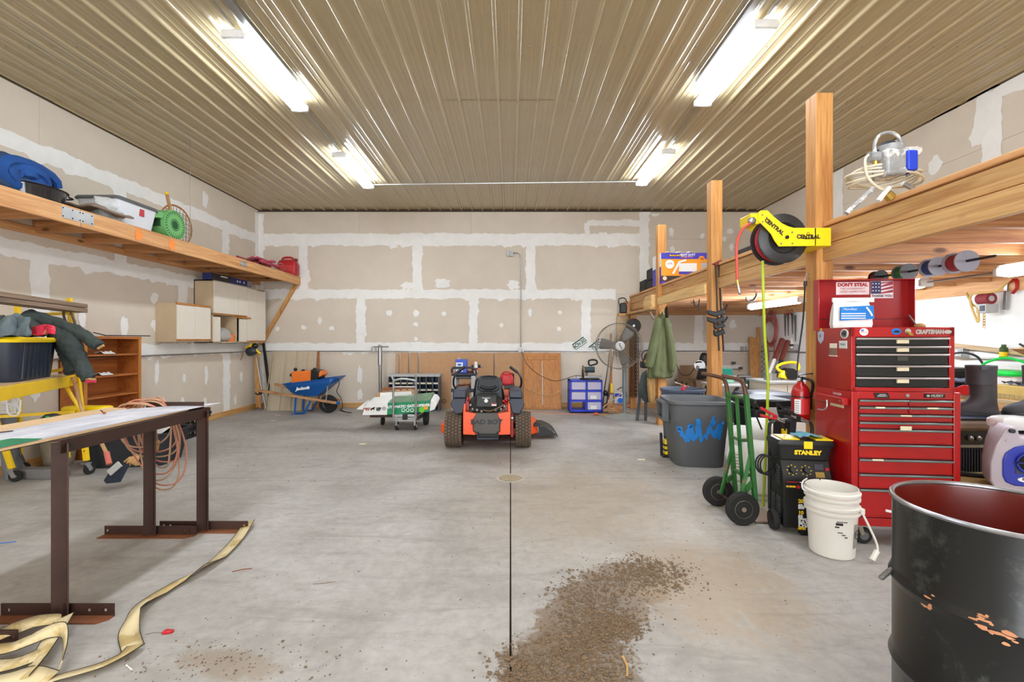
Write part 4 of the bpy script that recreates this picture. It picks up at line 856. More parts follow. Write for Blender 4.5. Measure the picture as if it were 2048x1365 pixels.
# ================================================================ LOFT: POSTS, BEAM, JOISTS
def post(x, y, top, label, w=.14, lean_=0):
    o = MB().beam((x + w / 2, y + w / 2, 0), (x + w / 2 + lean_, y + w / 2, top), w, w, (0, 1, 0)).build('timber_post', m_post, bev=.006)
    return tag(o, label, 'post')
PX = 2.52
post(PX, 3.79, 3.49, 'nearest thick timber loft post, behind the red tool chest'); post(PX, 5.77, 3.46, 'middle timber loft post with bar clamps hanging on it'); post(PX + .005, 7.86, 3.43, 'farthest free timber loft post with the green jacket on it')
post(PX, 1.75, 3.49, 'timber loft post nearest the camera, outside the view')
tag(MB().box(2.55, 2.68, 9.78, 9.92, 0, 2.0).build('timber_post', m_post, bev=.006), 'timber post against the back wall hung with rusty chain', 'post')
t_ = thing('storage_loft', 'timber storage loft with doubled beam and joists along the right side', 'loft', (2.6, 5, 2.1))
BX = 2.575; segs = ((.9, 1.74), (1.9, 3.785), (3.935, 5.765), (5.915, 7.855), (8.005, 9.95))
for a, b in segs:
    MB().box(BX, BX + .045, a, b, 2.095, 2.230).build('lower_beam', m_pine, t_, w=True, bev=.004); MB().box(BX + .014, BX + .059, a, b, 2.240, 2.372).build('upper_beam', m_pine, t_, w=True, bev=.004)
    MB().box(BX - .005, BX + .14, a, b, 2.378, 2.415).build('edge_plank', m_shelf, t_, w=True, bev=.004)
m_joist2 = wood('reddish joist', (176, 124, 84), (128, 78, 50), 0)
pj = None
for k in range(22):
    y = 1.05 + .41 * k
    if pj is None: pj = MB().box(BX + .06, XR - .06, -.019, .019, 2.1, 2.37).build('joist', [m_pinex, m_joist2][0], t_, w=True); o = pj; o.location = (0, y, 0)
    else: o = copyof(pj, t_); o.location = (0, y, 0)
    if k < 7:
        if k == 0: pj2 = pj
for k in range(8):
    MB().box(BX + .14 + .34 * k, min(BX + .14 + .335 * (k + 1) + .0, XR - .005), .9, 9.95, 2.378, 2.41).build('deck_plank', m_osb, t_, w=True)
MB().box(XR - .04, XR, 1.0, 9.95, 1.98, 2.24).build('wall_ledger', m_shelf, t_, w=True, bev=.003)
MB().box(2.45, XR - .04, 9.93, 9.965, 2.0, 2.3).build('end_ledger', m_pinex, t_, w=True)
MB().box(2.43, 2.475, 8.02, 9.95, 1.99, 2.03).build('outer_sill', m_pine, t_, w=True, bev=.003); MB().box(2.475, 2.6, 8.02, 9.95, 1.99, 2.03).build('outer_sill', m_pine, t_, w=True)
MB().box(2.50, 2.545, 5.93, 7.84, 2.05, 2.18).build('ledger_board', wood('new pale board', (232, 196, 132), (206, 160, 98), 1), t_, w=True, bev=.003)
MB().prism([(8.03, 2.03), (8.03, 2.25), (8.4, 2.25), (8.52, 2.18), (8.52, 2.03)], 2.46, 2.55, 'yz').build('gusset_block', bpy.data.materials['new pale board'], t_, w=True, bev=.004)
tag(MB().box(2.29, 2.56, 9.9, 9.93, 1.1, 2.0).build('plywood_offcut', m_osb), 'grey plywood sheet standing behind the fan at the loft end', 'board')
tag(MB().box(2.3, 2.5, 9.75, 9.96, 1.98, 2.03).build('corner_shelf', m_pine, bev=.003), 'small pine shelf board at the loft corner on the back wall', 'shelf')
t_ = thing('tool_pouch', 'black nylon tool pouch on the corner shelf at the loft end', 'bag', (2.4, 9.82, 2.032))
MB().loft([[V((x * k, y * k, z)) for x, y in ((-.07, -.05), (.07, -.06), (.08, .05), (-.06, .06))] for z, k in ((0, 1), (.12, 1.1), (.22, .8))]).build('pouch', m_black, t_, bev=.02)
MB().tube(catmull([(-.07, 0, .15), (-.09, 0, .3), (.04, 0, .32), (.09, -.02, .2)], 4), .012, 6).build('strap', m_black2, t_)
# ---- on the loft
ZD = 2.415
t_ = thing('shipping_box', 'blue and orange heavy duty box with white sheets on the loft edge', 'box', (0, 0, 0))
Yb = 7.79; bq = lambda x, y: at(1290 + x / 8.03, 470 + y / 8.03, Yb)
a, b = bq(258, 0).x, bq(992, 0).x; zb = ZD; zt_ = bq(0, 290).z
t_.location = (a, Yb, zb); MW[t_.name] = tr((a, Yb, zb)); W, H = b - a, zt_ - zb
m_bxb = mat('carton violet blue', (70, 62, 180), .55, var=.06); m_bxo = mat('carton orange', (246, 158, 40), .55, var=.06)
MB().box(0, W, 0, .45, 0, H).build('carton', m_bxo, t_, bev=.003)
MB().box(0, W, -.003, 0, H * .8, H).build('blue_band', m_bxb, t_); MB().box(0, W, -.003, 0, 0, H * .06).build('blue_base', m_bxb, t_); MB().box(0, W, -.0025, 0, H * .06, H * .25).build('dark_band', mat('carton dark', (60, 44, 40), .6), t_)
MB().box(-.004, 0, 0, .45, 0, H * .55).build('side_band', m_bxb, t_); MB().box(-.004, 0, 0, .45, H * .55, H).build('side_panel', m_paperw, t_)
txt(t_, 'HEAVY DUTY', (W * .57, -.006, H * .93), .055, m_txw, bold=.002, sx=.8); txt(t_, 'Storage Board', (W * .56, -.006, H * .87), .034, mat('pink print', (232, 150, 150), .6), bold=.001)
MB().box(W * .18, W * .42, -.006, -.003, H * .885, H * .945).build('brand_patch', mat('brown patch', (90, 50, 34), .6), t_); txt(t_, 'Bankers Box', (W * .3, -.008, H * .915), .035, m_txy, bold=.001)
txt(t_, '10', (W * .885, -.008, H * .8), .06, m_txr, bold=.002); MB().lathe([(.052, -.006), (.052, -.003)], 20, (W * .885, 0, H * .8), 'y').build('count_badge', m_bxo, t_)
MB().lathe([(.075, -.005), (.075, -.003)], 24, (W * .19, 0, H * .63), 'y').build('round_emblem', m_txw, t_); txt(t_, 'USA', (W * .19, -.007, H * .65), .05, m_txr)
MB().prism([(W * .24, H * .33), (W * .28, H * .31), (W * .42, H * .68), (W * .56, H * .74), (W * .54, H * .79), (W * .38, H * .72)], -.005, -.003).build('printed_lid', m_txw, t_)
MB().box(W * .39, W * .78, -.005, -.003, H * .37, H * .66).build('printed_box', m_txw, t_); MB().box(W * .39, W * .7, -.006, -.0045, H * .3, H * .39).build('printed_base', m_bxb, t_); MB().box(W * .87, W, -.006, -.0045, H * .4, H * .67).build('printed_frame', m_ltgrey, t_)
MB().lathe([(.035, -.006), (.035, -.003)], 16, (W * .08, 0, H * .17), 'y').build('seal', mat('peach print', (232, 200, 170), .6), t_)
m = MB(); m.grid([[V((W * (.12 + .07 * i), .05 + .04 * j, H + .003 + .05 * abs(sin(i * .9 + .5)) * (1 - abs(j - 3) / 5))) for j in range(7)] for i in range(11)]); m.build('white_sheets', m_paperw, t_, solid=.006)
m_foamblk = mat('black speckled foam', (52, 50, 48), .9, var=.35, scale=25, bump=.2)
p = at(1303, 560, 8.3)
tag(MB().box(2.62, 3.1, 8.2, 8.9, ZD, ZD + .16).build('foam_block', m_foamblk, bev=.03), 'lower black speckled foam block behind the farthest post', 'foam'); tag(MB().box(2.63, 3.12, 8.22, 8.92, ZD + .165, ZD + .4).build('foam_block', m_foamblk, bev=.03), 'upper black speckled foam block behind the farthest post', 'foam')
tag(MB().box(2.66, 3.0, 9.1, 9.5, ZD, ZD + .25).build('foam_block', m_foamblk, bev=.02), 'foam block at the far end of the loft', 'foam')
tag(MB().box(2.8, 3.3, 5.2, 5.7, ZD, ZD + .15).build('foam_block', m_foamblk, bev=.02), 'black foam block just right of the middle post on the loft', 'foam')
# ---- paint sprayer
t_ = thing('paint_sprayer', 'blue and silver airless paint sprayer with coiled hose on the loft', 'sprayer', (0, 0, 0))
Ys = 3.1; sq = lambda x, y, Y=Ys: (lambda p: V((p.x, Y, p.z)))(at(1660 + x / 4.266, 240 + y / 4.266, Y - .07))
o0 = sq(620, 620); t_.location = (o0.x, Ys, ZD); MW[t_.name] = tr((o0.x, Ys, ZD))
m_spl = mat('paint splashed metal', (150, 150, 150), .5, .3, var=.3, scale=12, wear=(225, 222, 214), wamt=.45)
m_hose = mat('cream hose', (214, 202, 178), .6, var=.06)
c = sq(610, 440)
MB().lathe([(.075, 0), (.08, .15), (.085, .2)], 20, (c.x - .02, Ys, c.z - .01)).build('pump_body', m_spl, t_, w=True)
MB().box(*(lambda a, b: (a.x, b.x, Ys - .085, Ys + .05, b.z, a.z))(sq(650, 258), sq(742, 435))).build('blue_shroud', m_blue, t_, w=True, bev=.012)
MB().box(*(lambda a, b: (a.x, b.x, Ys - .08, Ys + .06, b.z, a.z))(sq(480, 240), sq(650, 470))).build('motor_housing', m_spl, t_, w=True, bev=.015)
MB().prism([(q_.x, q_.z) for q_ in (sq(640, 230), sq(790, 220), sq(795, 265), sq(750, 320), sq(650, 258))], Ys - .07, Ys + .07).build('top_cap', m_spl, t_, w=True, bev=.006)
MB().tube(catmull([sq(455, 240), sq(455, 160), sq(495, 90), sq(570, 66), sq(640, 85), sq(685, 160), sq(700, 300), sq(745, 450)], 5), .011, 8).build('carry_hose', m_spl, t_, w=True)
MB().tube(catmull([sq(490, 250), sq(510, 190), sq(590, 155), sq(625, 190), sq(615, 330)], 5), .017, 8).build('grip_handle', m_dkgrey, t_, w=True)
MB().cyl(sq(400, 280), sq(500, 280), .035, 12).build('filter_head', m_spl, t_, w=True); MB().cyl(sq(455, 300), sq(460, 352), .018, 10).build('brass_fitting', m_brass, t_, w=True)
MB().tube(catmull([sq(440, 250), sq(380, 280), sq(370, 360), sq(400, 470), sq(500, 555), sq(590, 560)], 5), .008, 6).build('thin_hose', m_hose, t_, w=True)
MB().tube(catmull([sq(510, 270), sq(520, 350), sq(580, 420), sq(690, 415), sq(735, 360), sq(700, 300), sq(630, 330), sq(590, 410), sq(565, 470)], 5), .007, 6).build('thin_hose', m_hose, t_, w=True)
m = MB()
for k in range(6):
    r = .205 + .01 * (k % 3); cz = .19 - .012 * k
    m.tube([V((.0 + .02 * (k % 2) + r * cos(a), .1 + r * .75 * sin(a), cz + .05 * sin(a * 2 + k) * .3)) for a in [2 * pi * j / 30 for j in range(30)]], .008, 6, True)
m.build('hose_coil', m_hose, t_)
for a, b in (((440, 555), (205, 775)), ((580, 545), (485, 665)), ((700, 510), (790, 560))): MB().cyl(sq(*a), sq(*b), .016, 8).build('frame_leg', m_white if a[0] == 580 else m_spl, t_, w=True)
MB().cyl(sq(560, 600), sq(600, 640), .03, 10).build('suction_inlet', m_brass, t_, w=True)
# ---- spools on a rod under the loft
rod0, rod1 = at(1735, 559, 4.35), at(1990, 512, 2.9)
tag(MB().cyl(rod0, rod1, .009, 8).build('spool_rod', m_black), 'dark steel rod under the loft holding wire spools', 'rod')
def spool(tt, L_, r, col, lb, flg):
    d = (rod1 - rod0).normalized(); c = rod0 + (rod1 - rod0) * tt; t_ = thing('wire_spool', lb, 'spool', c)
    rot = V((0, 0, 1)).rotation_difference(d).to_matrix().to_4x4()
    def L3(prof, nm, m, n=24):
        b_ = MB(); b_.M = rot; b_.lathe(prof, n); return b_.build(nm, m, t_)
    L3([(r * .8, -L_ / 2 + .008), (r * .8, L_ / 2 - .008)], 'wound_wire', mat('wire ' + lb[:8], col, .5, var=.15))
    for s_ in (-1, 1): L3([(r, s_ * L_ / 2 - .004), (r, s_ * L_ / 2 + .004)], 'flange', flg)
    b_ = MB(); b_.M = rot
    for k in range(18):
        a = 2 * pi * k / 18
        for rr_ in (.45, .7, .88): b_.tube([(r * rr_ * cos(a), r * rr_ * sin(a), L_ / 2 * -1 - .006), (r * (rr_ + .1) * cos(a), r * (rr_ + .1) * sin(a), -L_ / 2 - .006)], r * .045, 4)
    b_.build('flange_ribs', m_dkgrey, t_)['kind'] = 'stuff'
m_flw = mat('spool flange', (150, 150, 162), .5)
spool(.12, .09, .06, (150, 40, 50), 'dark red wire spool, farthest on the rod', m_black); spool(.38, .11, .066, (20, 120, 60), 'green wire spool second on the rod', m_grey)
spool(.62, .11, .07, (34, 66, 130), 'blue wire spool third on the rod', m_flw); spool(.80, .12, .074, (150, 30, 40), 'red wire spool with white flange, nearest on the rod', m_flw)
# hooks & goggles hanging under the loft
tag(MB().tube(catmull([at(1387, 600, 7.2), at(1390, 612, 7.2), at(1397, 610, 7.2), at(1399, 599, 7.2), at(1398, 606, 7.2), at(1399, 622, 7.2)], 4), .008, 6).build('wall_hook', m_black), 'small black hook under the loft left of the middle post', 'hook')
t_ = thing('bent_tube', 'clear curved tube ring hanging under the loft by a wire', 'tube', at(1500, 600, 5.6))
MB().tube(catmull([at(1493, 594, 5.6), at(1497, 603, 5.6), at(1506, 602, 5.6), at(1513, 593, 5.6), at(1514, 587, 5.6)], 4), .018, 8).build('ring', m_galv, t_, w=True); MB().cyl(at(1504, 570, 5.6), at(1513, 590, 5.6), .004, 5).build('wire', m_steel, t_, w=True)
# ---- bar clamps on the middle post
for k, (x0_, x1_, lb) in enumerate(((1431, 1438, 'left long bar clamp hanging on the middle post'), (1437, 1447, 'right long bar clamp hanging on the middle post'))):
    t_ = thing('bar_clamp', lb, 'clamp', at(x0_, 530, 5.68)); Yc = 5.69 + .02 * k
    MB().beam(at(x0_, 525, Yc), at(x1_, 702, Yc), .03, .012, (1, 0, 0)).build('bar', mat('dark bar', (70, 58, 52), .45, .4), t_, w=True, bev=.003)
    zy = 620 + 26 * k
    for dy in (0, 14):
        MB().prism([(q_.x, q_.z) for q_ in (at(1414 + 12 * k, zy + dy, 5.66), at(1432, zy + 4 + dy, 5.66), at(1447, zy - 2 + dy, 5.66), at(1450, zy + 8 + dy, 5.66), at(1430, zy + 14 + dy, 5.66), at(1415 + 12 * k, zy + 9 + dy, 5.66))], 5.645 - .012 * k, 5.68 - .012 * k).build('jaw', m_black2, t_, w=True, bev=.008)
    MB().tube(catmull([at(1444, 625 + 24 * k, 5.66), at(1450, 618 + 24 * k, 5.66), at(1455, 610 + 24 * k, 5.66)], 3), .012, 6).build('trigger', m_black, t_, w=True)
    MB().prism([(q_.x, q_.z) for q_ in (at(1424 + 6 * k, 528, Yc), at(1440, 520, Yc), at(1446, 526, Yc), at(1432 + 5 * k, 532, Yc))], Yc - .02, Yc + .02).build('fixed_head', mat('rust red head', (120, 52, 40), .5), t_, w=True, bev=.004)
# ---- hose reel
t_ = thing('hose_reel', 'yellow and black air hose reel mounted on the nearest post', 'hose reel', at(1573, 478, 3.68))
hq = lambda x, y, Y=3.62: at(1380 + x / 5.25, 360 + y / 5.25, Y)
ctr = hq(1010, 605, 3.66)
m_rl = mat('charcoal reel', (40, 38, 38), .42, var=.08)
pf = [(.06, .0), (.11, .004), (.125, .022), (.19, .012), (.198, .006), (.198, -.002), (.06, -.006)]
hc = hq(975, 615, 3.66)
MB().lathe([(r, -h) for r, h in pf], 48, (hc.x, 3.665, hc.z), 'y', cap=True).build('front_flange', m_rl, t_, w=True); MB().lathe([(r, h) for r, h in pf], 48, (hc.x, 3.775, hc.z), 'y').build('rear_flange', m_rl, t_, w=True)
m_airh = mat('red rubber hose', (206, 66, 52), .5, var=.08)
m = MB()
for k in range(4):
    for rr_ in (.15, .165): m.tube([(hc.x + rr_ * cos(a), 3.685 + .024 * k, hc.z + rr_ * sin(a)) for a in [2 * pi * j / 40 for j in range(40)]], .0085, 6, True)
m.build('wound_hose', mat('crimson hose', (190, 40, 56), .5), t_, w=True)
arm = [(715, 345), (735, 325), (810, 320), (875, 385), (960, 455), (1030, 490), (1090, 505), (1320, 505), (1320, 695), (930, 700), (885, 640), (850, 570), (745, 460), (715, 440)]
MB().prism([(hq(x, y).x, hq(x, y).z) for x, y in arm], 3.615, 3.625).build('front_arm', m_yellowp, t_, w=True, bev=.002)
MB().prism([(hq(x, y, 3.62).x, hq(x, y, 3.62).z) for x, y in arm], 3.80, 3.81).build('rear_arm', m_yellowp, t_, w=True, bev=.002)
e = hq(1320, 0).x; MB().box(e - .012, PX - .001, 3.615, 3.93, hq(0, 695).z, hq(0, 505).z).build('mount_plate', m_yellowp, t_, w=True, bev=.002)
MB().box(hq(640, 0).x, hq(745, 0).x, 3.625, 3.80, hq(0, 460).z, hq(0, 345).z).build('roller_head', m_yellowp, t_, w=True, bev=.01)
for y in (3.68, 3.74): MB().cyl(hq(640, 400, y), hq(690, 440, y), .022, 10).build('roller', m_black, t_, w=True)
MB().ball(hq(650, 430, 3.63), .035, .02, .03).build('hose_stop', m_steel, t_, w=True)
for x, y in ((952, 555), (1068, 553), (952, 672), (1070, 670), (755, 370), (758, 443), (800, 400), (1130, 580)): MB().lathe([(.007, -.004), (.007, 0)], 10, (hq(x, y).x, 3.615, hq(x, y).z), 'y').build('bolt', m_steel, t_, w=True)
MB().lathe([(.014, -.01), (.014, 0)], 12, (hq(1012, 605).x, 3.615, hq(1012, 605).z), 'y').build('axle', m_black2, t_, w=True)
MB().tube(catmull([hq(630, 455), hq(560, 510), hq(515, 590), hq(490, 690), hq(490, 850), hq(495, 1050)], 6), .0105, 8).build('loose_hose', m_airh, t_, w=True)
MB().cyl(hq(495, 1050), hq(505, 1110), .009, 8).build('brass_coupler', m_brass, t_, w=True); MB().cyl(hq(505, 1110), hq(522, 1200), .008, 8).build('blow_tip', m_galv, t_, w=True); MB().ball(hq(523, 1190), .012).build('tip_ball', m_steel, t_, w=True)
L = t_.location
txt(t_, 'CENTRAL', hq(1243, 598, 3.612) - L, .042, m_txk, bold=.002); txt(t_, 'PNEUMATIC', hq(1243, 616, 3.612) - L, .016, m_txk, bold=.001); txt(t_, '©', hq(1243, 570, 3.612) - L, .04, m_txk)
txt(t_, 'CENTRAL', hq(885, 492, 3.612) - L, .042, m_txk, right=(.78, 0, -.63), up=(.63, 0, .78), bold=.002); txt(t_, '©', hq(828, 432, 3.612) - L, .035, m_txk, right=(.78, 0, -.63), up=(.63, 0, .78))
m_lime = mat('lime green hose', (170, 190, 30), .5, var=.08)
tag(MB().tube(catmull([hq(762, 850, 3.75), hq(765, 1000, 3.75), hq(772, 1280, 3.75), at(1530, 680, 3.8), at(1536, 760, 3.85), at(1535, 800, 3.88), at(1534, 838, 3.9), V((2.17, 3.95, .02))], 6), .0115, 8).build('air_hose', m_lime), 'lime green air hose hanging down from the reel', 'hose')
# ---- cable with eye on the post, extinguisher
t_ = thing('power_cable', 'black cable with wire eye hanging on the left of the nearest post', 'cable', at(1612, 560, 3.885))
MB().tube(catmull([at(1608, 562, 3.885), at(1614, 548, 3.885), at(1619, 552, 3.885), at(1613, 566, 3.885)], 5), .004, 6).build('wire_eye', m_steel, t_, w=True); MB().cyl(at(1611, 563, 3.885), at(1610, 572, 3.885), .014, 8).build('grip_sleeve', m_black, t_, w=True)
MB().tube(catmull([at(1610, 571, 3.885), at(1606, 640, 3.885), at(1597, 710, 3.885), at(1593, 760, 3.885)], 6), .0065, 6).build('cable_run', m_black, t_, w=True)
p = at(1601, 844, 3.82)
t_ = thing('fire_extinguisher', 'red fire extinguisher hanging on the nearest timber post', 'extinguisher', (2.44, 3.87, p.z))
MB().lathe([(0, .0), (.06, .0), (.068, .012), (.068, .24), (.055, .285), (.03, .31), (.022, .33), (0, .33)], 28, cap=False).build('cylinder', m_red, t_)
MB().lathe([(.0685, .2), (.0688, .206), (.0685, .21)], 28, cap=False).build('black_ring', m_black, t_)
lab = MB(); lab.grid([[V((.0695 * cos(a), .0695 * sin(a), z)) for a in [R(200 + 14 * k) for k in range(10)]] for z in (.06, .19)]); lb_ = lab.build('label_panel', mat('extinguisher label', (205, 40, 40), .5), t_, recalc=False)
lab = MB(); lab.grid([[V((.0702 * cos(a), .0702 * sin(a), z)) for a in [R(200 + 10 * k) for k in range(5)]] for z in (.065, .185)]); lab.build('white_panel', m_txw, lb_, recalc=False)
m = MB()
for k in range(6): m.grid([[V((.0706 * cos(a), .0706 * sin(a), z + .018 * k)) for a in [R(205 + 8 * j) for j in range(4)]] for z in (.075, .079)])
m.build('text_lines', m_txk, lb_, recalc=False)['kind'] = 'stuff'
MB().cyl((0, 0, .33), (0, 0, .37), .02, 12).build('valve', m_black, t_); MB().beam((-.02, 0, .37), (.09, -.02, .33), .02, .012).build('lever', m_black, t_); MB().beam((-.02, 0, .385), (.08, -.03, .4), .02, .008).build('grip', m_black2, t_)
MB().tube(catmull([(.01, -.02, .36), (.06, -.06, .33), (.075, -.03, .22), (.074, -.01, .15)], 4), .01, 6).build('discharge_hose', m_black, t_); MB().cyl((-.03, -.03, .35), (-.045, -.04, .35), .014, 10).build('gauge', m_ltgrey, t_)
MB().box(.066, .08, -.03, .03, .1, .2).build('wall_bracket', m_black, t_)
# ================================================================ CLOTHES ON THE FAR POST
def garment(name, label, cat, cols, col, colp, seed, zt, thin=.05):
    # cols: list of (z, centre x, half width, y) from collar to hem, hanging with folds
    t_ = thing(name, label, cat, V((cols[0][1], cols[0][3], cols[0][0]))); rnd = random.Random(seed); ph = [rnd.uniform(0, 6) for _ in range(6)]
    rings = []
    for i, (z, cx, hw, y) in enumerate(cols):
        k = i / (len(cols) - 1); am = .1 + .35 * k
        rings.append([V((cx + hw * cos(a), y + (thin + .05 * k) * sin(a) + .045 * am * 2 * sin(5 * a * 1 + ph[0]) * abs(cos(a)) + .02 * k * sin(9 * a + ph[1]), z + .02 * k * sin(4 * a + ph[2]))) for a in [2 * pi * j / 36 for j in range(36)]])
    b_ = MB(); b_.loft(rings); b_.build('cloth_body', colp, t_, w=True, disp=.035); return t_
jq = lambda x, y, Y: at(1100 + x / 4.875, 580 + y / 4.875, Y)
m_olive = cloth_mat('olive canvas', (92, 98, 64)); m_tanc = cloth_mat('tan canvas', (190, 150, 96)); m_slc = cloth_mat('slate cloth', (66, 74, 74))
def gc(lst, Y): return [(jq(x, y, Y).z, jq(x, y, Y).x, w * Y / F / 4.875, Y) for x, y, w in lst]
t_ = garment('jacket', 'olive green canvas jacket hanging on the farthest post', 'jacket', gc([(1095, 215, 22), (1095, 260, 40), (1090, 400, 80), (1090, 560, 105), (1080, 720, 120), (1075, 830, 128), (1070, 862, 125)], 7.80), None, m_olive, 1, 0, .06)
for pts, rr_ in (([(1060, 270), (1020, 480), (975, 700), (955, 760)], .07), ([(1130, 270), (1165, 480), (1190, 680), (1185, 800)], .07)):
    MB().tube(catmull([jq(x, y, 7.74) for x, y in pts], 5), [.05 + .03 * math.sin(pi * k / 16) for k in range(16)], 10).build('sleeve', m_olive, t_, w=True, sub=1)
MB().tube(catmull([jq(1075, 235, 7.68), jq(1095, 195, 7.66), jq(1110, 240, 7.68)], 4), .012, 6).build('collar_loop', m_tanc, t_, w=True)
garment('work_trousers', 'tan work trousers hanging behind the olive jacket', 'trousers', gc([(1000, 620, 30), (1000, 760, 50), (1005, 880, 52), (1000, 980, 44), (995, 1060, 28), (990, 1100, 14)], 7.98), None, m_tanc, 2, 0)
garment('coveralls', 'slate grey apron hanging left of the jacket, behind the tan trousers', 'apron', gc([(945, 780, 40), (920, 900, 48), (910, 990, 55), (930, 1060, 38), (950, 1095, 26)], 8.15), None, m_slc, 3, 0)
garment('black_straps', 'black garment straps hanging right of the farthest post', 'strap', gc([(1135, 150, 8), (1135, 260, 14), (1150, 380, 18), (1170, 480, 10)], 7.76), None, cloth_mat('black webbing', (34, 34, 36)), 4, 0, .02)
m_dgs = mat('dark grey steel', (84, 84, 88), .5, .3)
t_ = thing('step_stool', 'grey folding stand with splayed legs behind the hanging clothes', 'stand', (jq(920, 1200, 8.3).x, 8.3, 0))
for pts in (((880, 980), (850, 1155)), ((935, 1060), (932, 1215))): p = jq(*pts[1], 8.3); p.z = 0; MB().beam(jq(*pts[0], 8.3), p, .05, .03, (0, 1, 0)).build('leg', m_dgs, t_, w=True, bev=.004)
MB().beam(jq(870, 990, 8.3), jq(950, 990, 8.3), .05, .05).build('cross_bar', m_dgs, t_, w=True)
t_ = thing('bucket_bag', 'brown and black wire framed bag beside the fan', 'bag', jq(930, 680, 8.5))
MB().tube([jq(945 + 50 * cos(a), 650 + 62 * sin(a), 8.5) for a in [2 * pi * k / 20 for k in range(20)]], .008, 6, True).build('wire_hoop', m_black, t_, w=True)
MB().loft([[jq(x, y, Y) for x, y in ((900, 700), (925, 620), (985, 600), (990, 700), (960, 770), (905, 760))] for Y in (8.45, 8.6)]).build('bag_body', cloth_mat('maroon leather', (84, 52, 46)), t_, w=True, bev=.03)
MB().beam(jq(920, 710, 8.43), jq(975, 640, 8.43), .06, .03).build('tan_strap', m_tanc, t_, w=True, bev=.01); MB().box(*(lambda a, b: (a.x, b.x, 8.42, 8.6, b.z, a.z))(jq(895, 700, 8.45), jq(950, 765, 8.45))).build('black_pouch', m_black, t_, w=True, bev=.02)
# ================================================================ PEDESTAL FAN
c = at(1237, 692.5, 8.6)
t_ = thing('pedestal_fan', 'large grey pedestal fan with wire cage and round base', 'fan', (2.16, 8.7, 0))
m_fan = mat('fan blade grey', (110, 104, 96), .5, var=.1); m_wire = mat('cage wire', (128, 120, 108), .45, .5); rc = .425
m = MB()
for y in (8.5, 8.62): m.tube([(c.x + rc * cos(a), y, c.z + rc * sin(a)) for a in [2 * pi * k / 48 for k in range(48)]], .007, 6, True)
m.build('cage_rim', m_wire, t_, w=True)
m = MB()
for k in range(72):
    a = 2 * pi * k / 72; d = V((cos(a), 0, sin(a)))
    for yy in (8.47, 8.66): m.tube([c * V((1, 0, 1)) + V((0, yy, 0)) + d * .09, c * V((1, 0, 1)) + V((0, yy + (.02 if yy < 8.5 else -.02), 0)) + d * .3, c * V((1, 0, 1)) + V((0, 8.5 if yy < 8.5 else 8.62, 0)) + d * rc], .0022, 3)
m.build('cage_wire', m_wire, t_, w=True)['kind'] = 'stuff'
for a0 in (R(172), R(55), R(-68)):
    rows = []
    for r, hw in ((.08, .05), (.2, .085), (.32, .1), (.36, .09)): rows.append([V((c.x + r * cos(a0) - u * hw * sin(a0), 8.56 + .03 * u, c.z + r * sin(a0) + u * hw * cos(a0))) for u in (-1, -.3, .3, 1)])
    MB().grid(rows).build('blade', m_fan, t_, w=True, solid=.006)
MB().lathe([(.0, -.02), (.07, -.015), (.088, 0), (.088, .01)], 28, (c.x, 8.465, c.z), 'y', cap=False).build('hub_badge', mat('pale hub', (196, 192, 190), .4), t_, w=True)
txt(t_, 'Dayton', V((c.x, 8.44, c.z)) - t_.location, .038, m_txk, right=(.5, 0, -.86), up=(.86, 0, .5), bold=.001)
MB().cyl((c.x, 8.62, c.z), (c.x, 8.82, c.z), .09, 18).build('motor', m_dgs, t_, w=True)
m_polg = mat('blue grey pole', (116, 126, 130), .4, .3)
MB().tube([(c.x + .06, 8.75, c.z), (2.16, 8.75, c.z - .15), (2.16, 8.72, .05)], .035, 14).build('pole', m_polg, t_, w=True); MB().lathe([(.0, .075), (.05, .075), (.08, .06), (.30, .03), (.385, .012), (.385, 0)], 44, (2.16, 8.7, 0), cap=False).build('base', mat('fan base grey', (150, 150, 144), .5), t_, w=True)
# ---- clutter behind the fan
p = at(1267, 652, 9.72); tag(MB().lathe([(.155, -.02), (.155, .02)], 36, p, 'y').build('rubber_disc', mat('dark disc', (60, 56, 54), .7)), 'dark round disc hung on the chain post above the fan', 'disc')
tag(MB().lathe([(.025, -.03), (.025, -.02)], 16, p, 'y').build('washer', m_galv), 'bright washer at the centre of the dark disc', 'washer')
t_ = thing('chain_bundle', 'rusty chain hanging in a thick bundle on the back post', 'chain', (2.6, 9.7, 0)); m_chain = mat('rusty chain', (82, 52, 38), .8, .3, var=.3)
m = MB()
for s_ in range(7):
    cx = 2.52 + .03 * s_; z = 1.75
    k = 0
    while z > .25:
        a = (k % 2) * pi / 2 + s_
        m.tube([(cx + .014 * cos(b) * cos(a), 9.71 + .014 * cos(b) * sin(a) + .01 * (s_ % 3), z + .026 * sin(b)) for b in [2 * pi * j / 6 for j in range(6)]], .006, 4, True); z -= .04; k += 1
o = m.build('chain_links', m_chain, t_, w=True); o['kind'] = 'stuff'
bk = lambda x, y, Y: at(1180 + x / 6.825, 640 + y / 6.825, Y)
tag(MB().cyl(bk(290, 1020, 9.6), bk(285, 190, 9.85), .022, 8).build('shovel_handle', m_ashwood), 'tall brown wooden tool handle seen through the fan cage', 'handle')
tag(MB().tube([bk(255, 1090, 9.5), bk(270, 900, 9.5), bk(285, 700, 9.6)], .015, 6).build('dark_handle', m_brownwood), 'dark brown stick crossing the tall handle', 'handle')
tag(MB().cyl(bk(292, 1000, 9.55), bk(292, 870, 9.58), .03, 8).build('yellow_tube', m_yellowp), 'short yellow tube at the foot of the handles', 'tube')
t_ = thing('fishing_rod', 'black fishing rod with reel leaning right of the blue drawers', 'fishing rod', bk(190, 1240, 9.3))
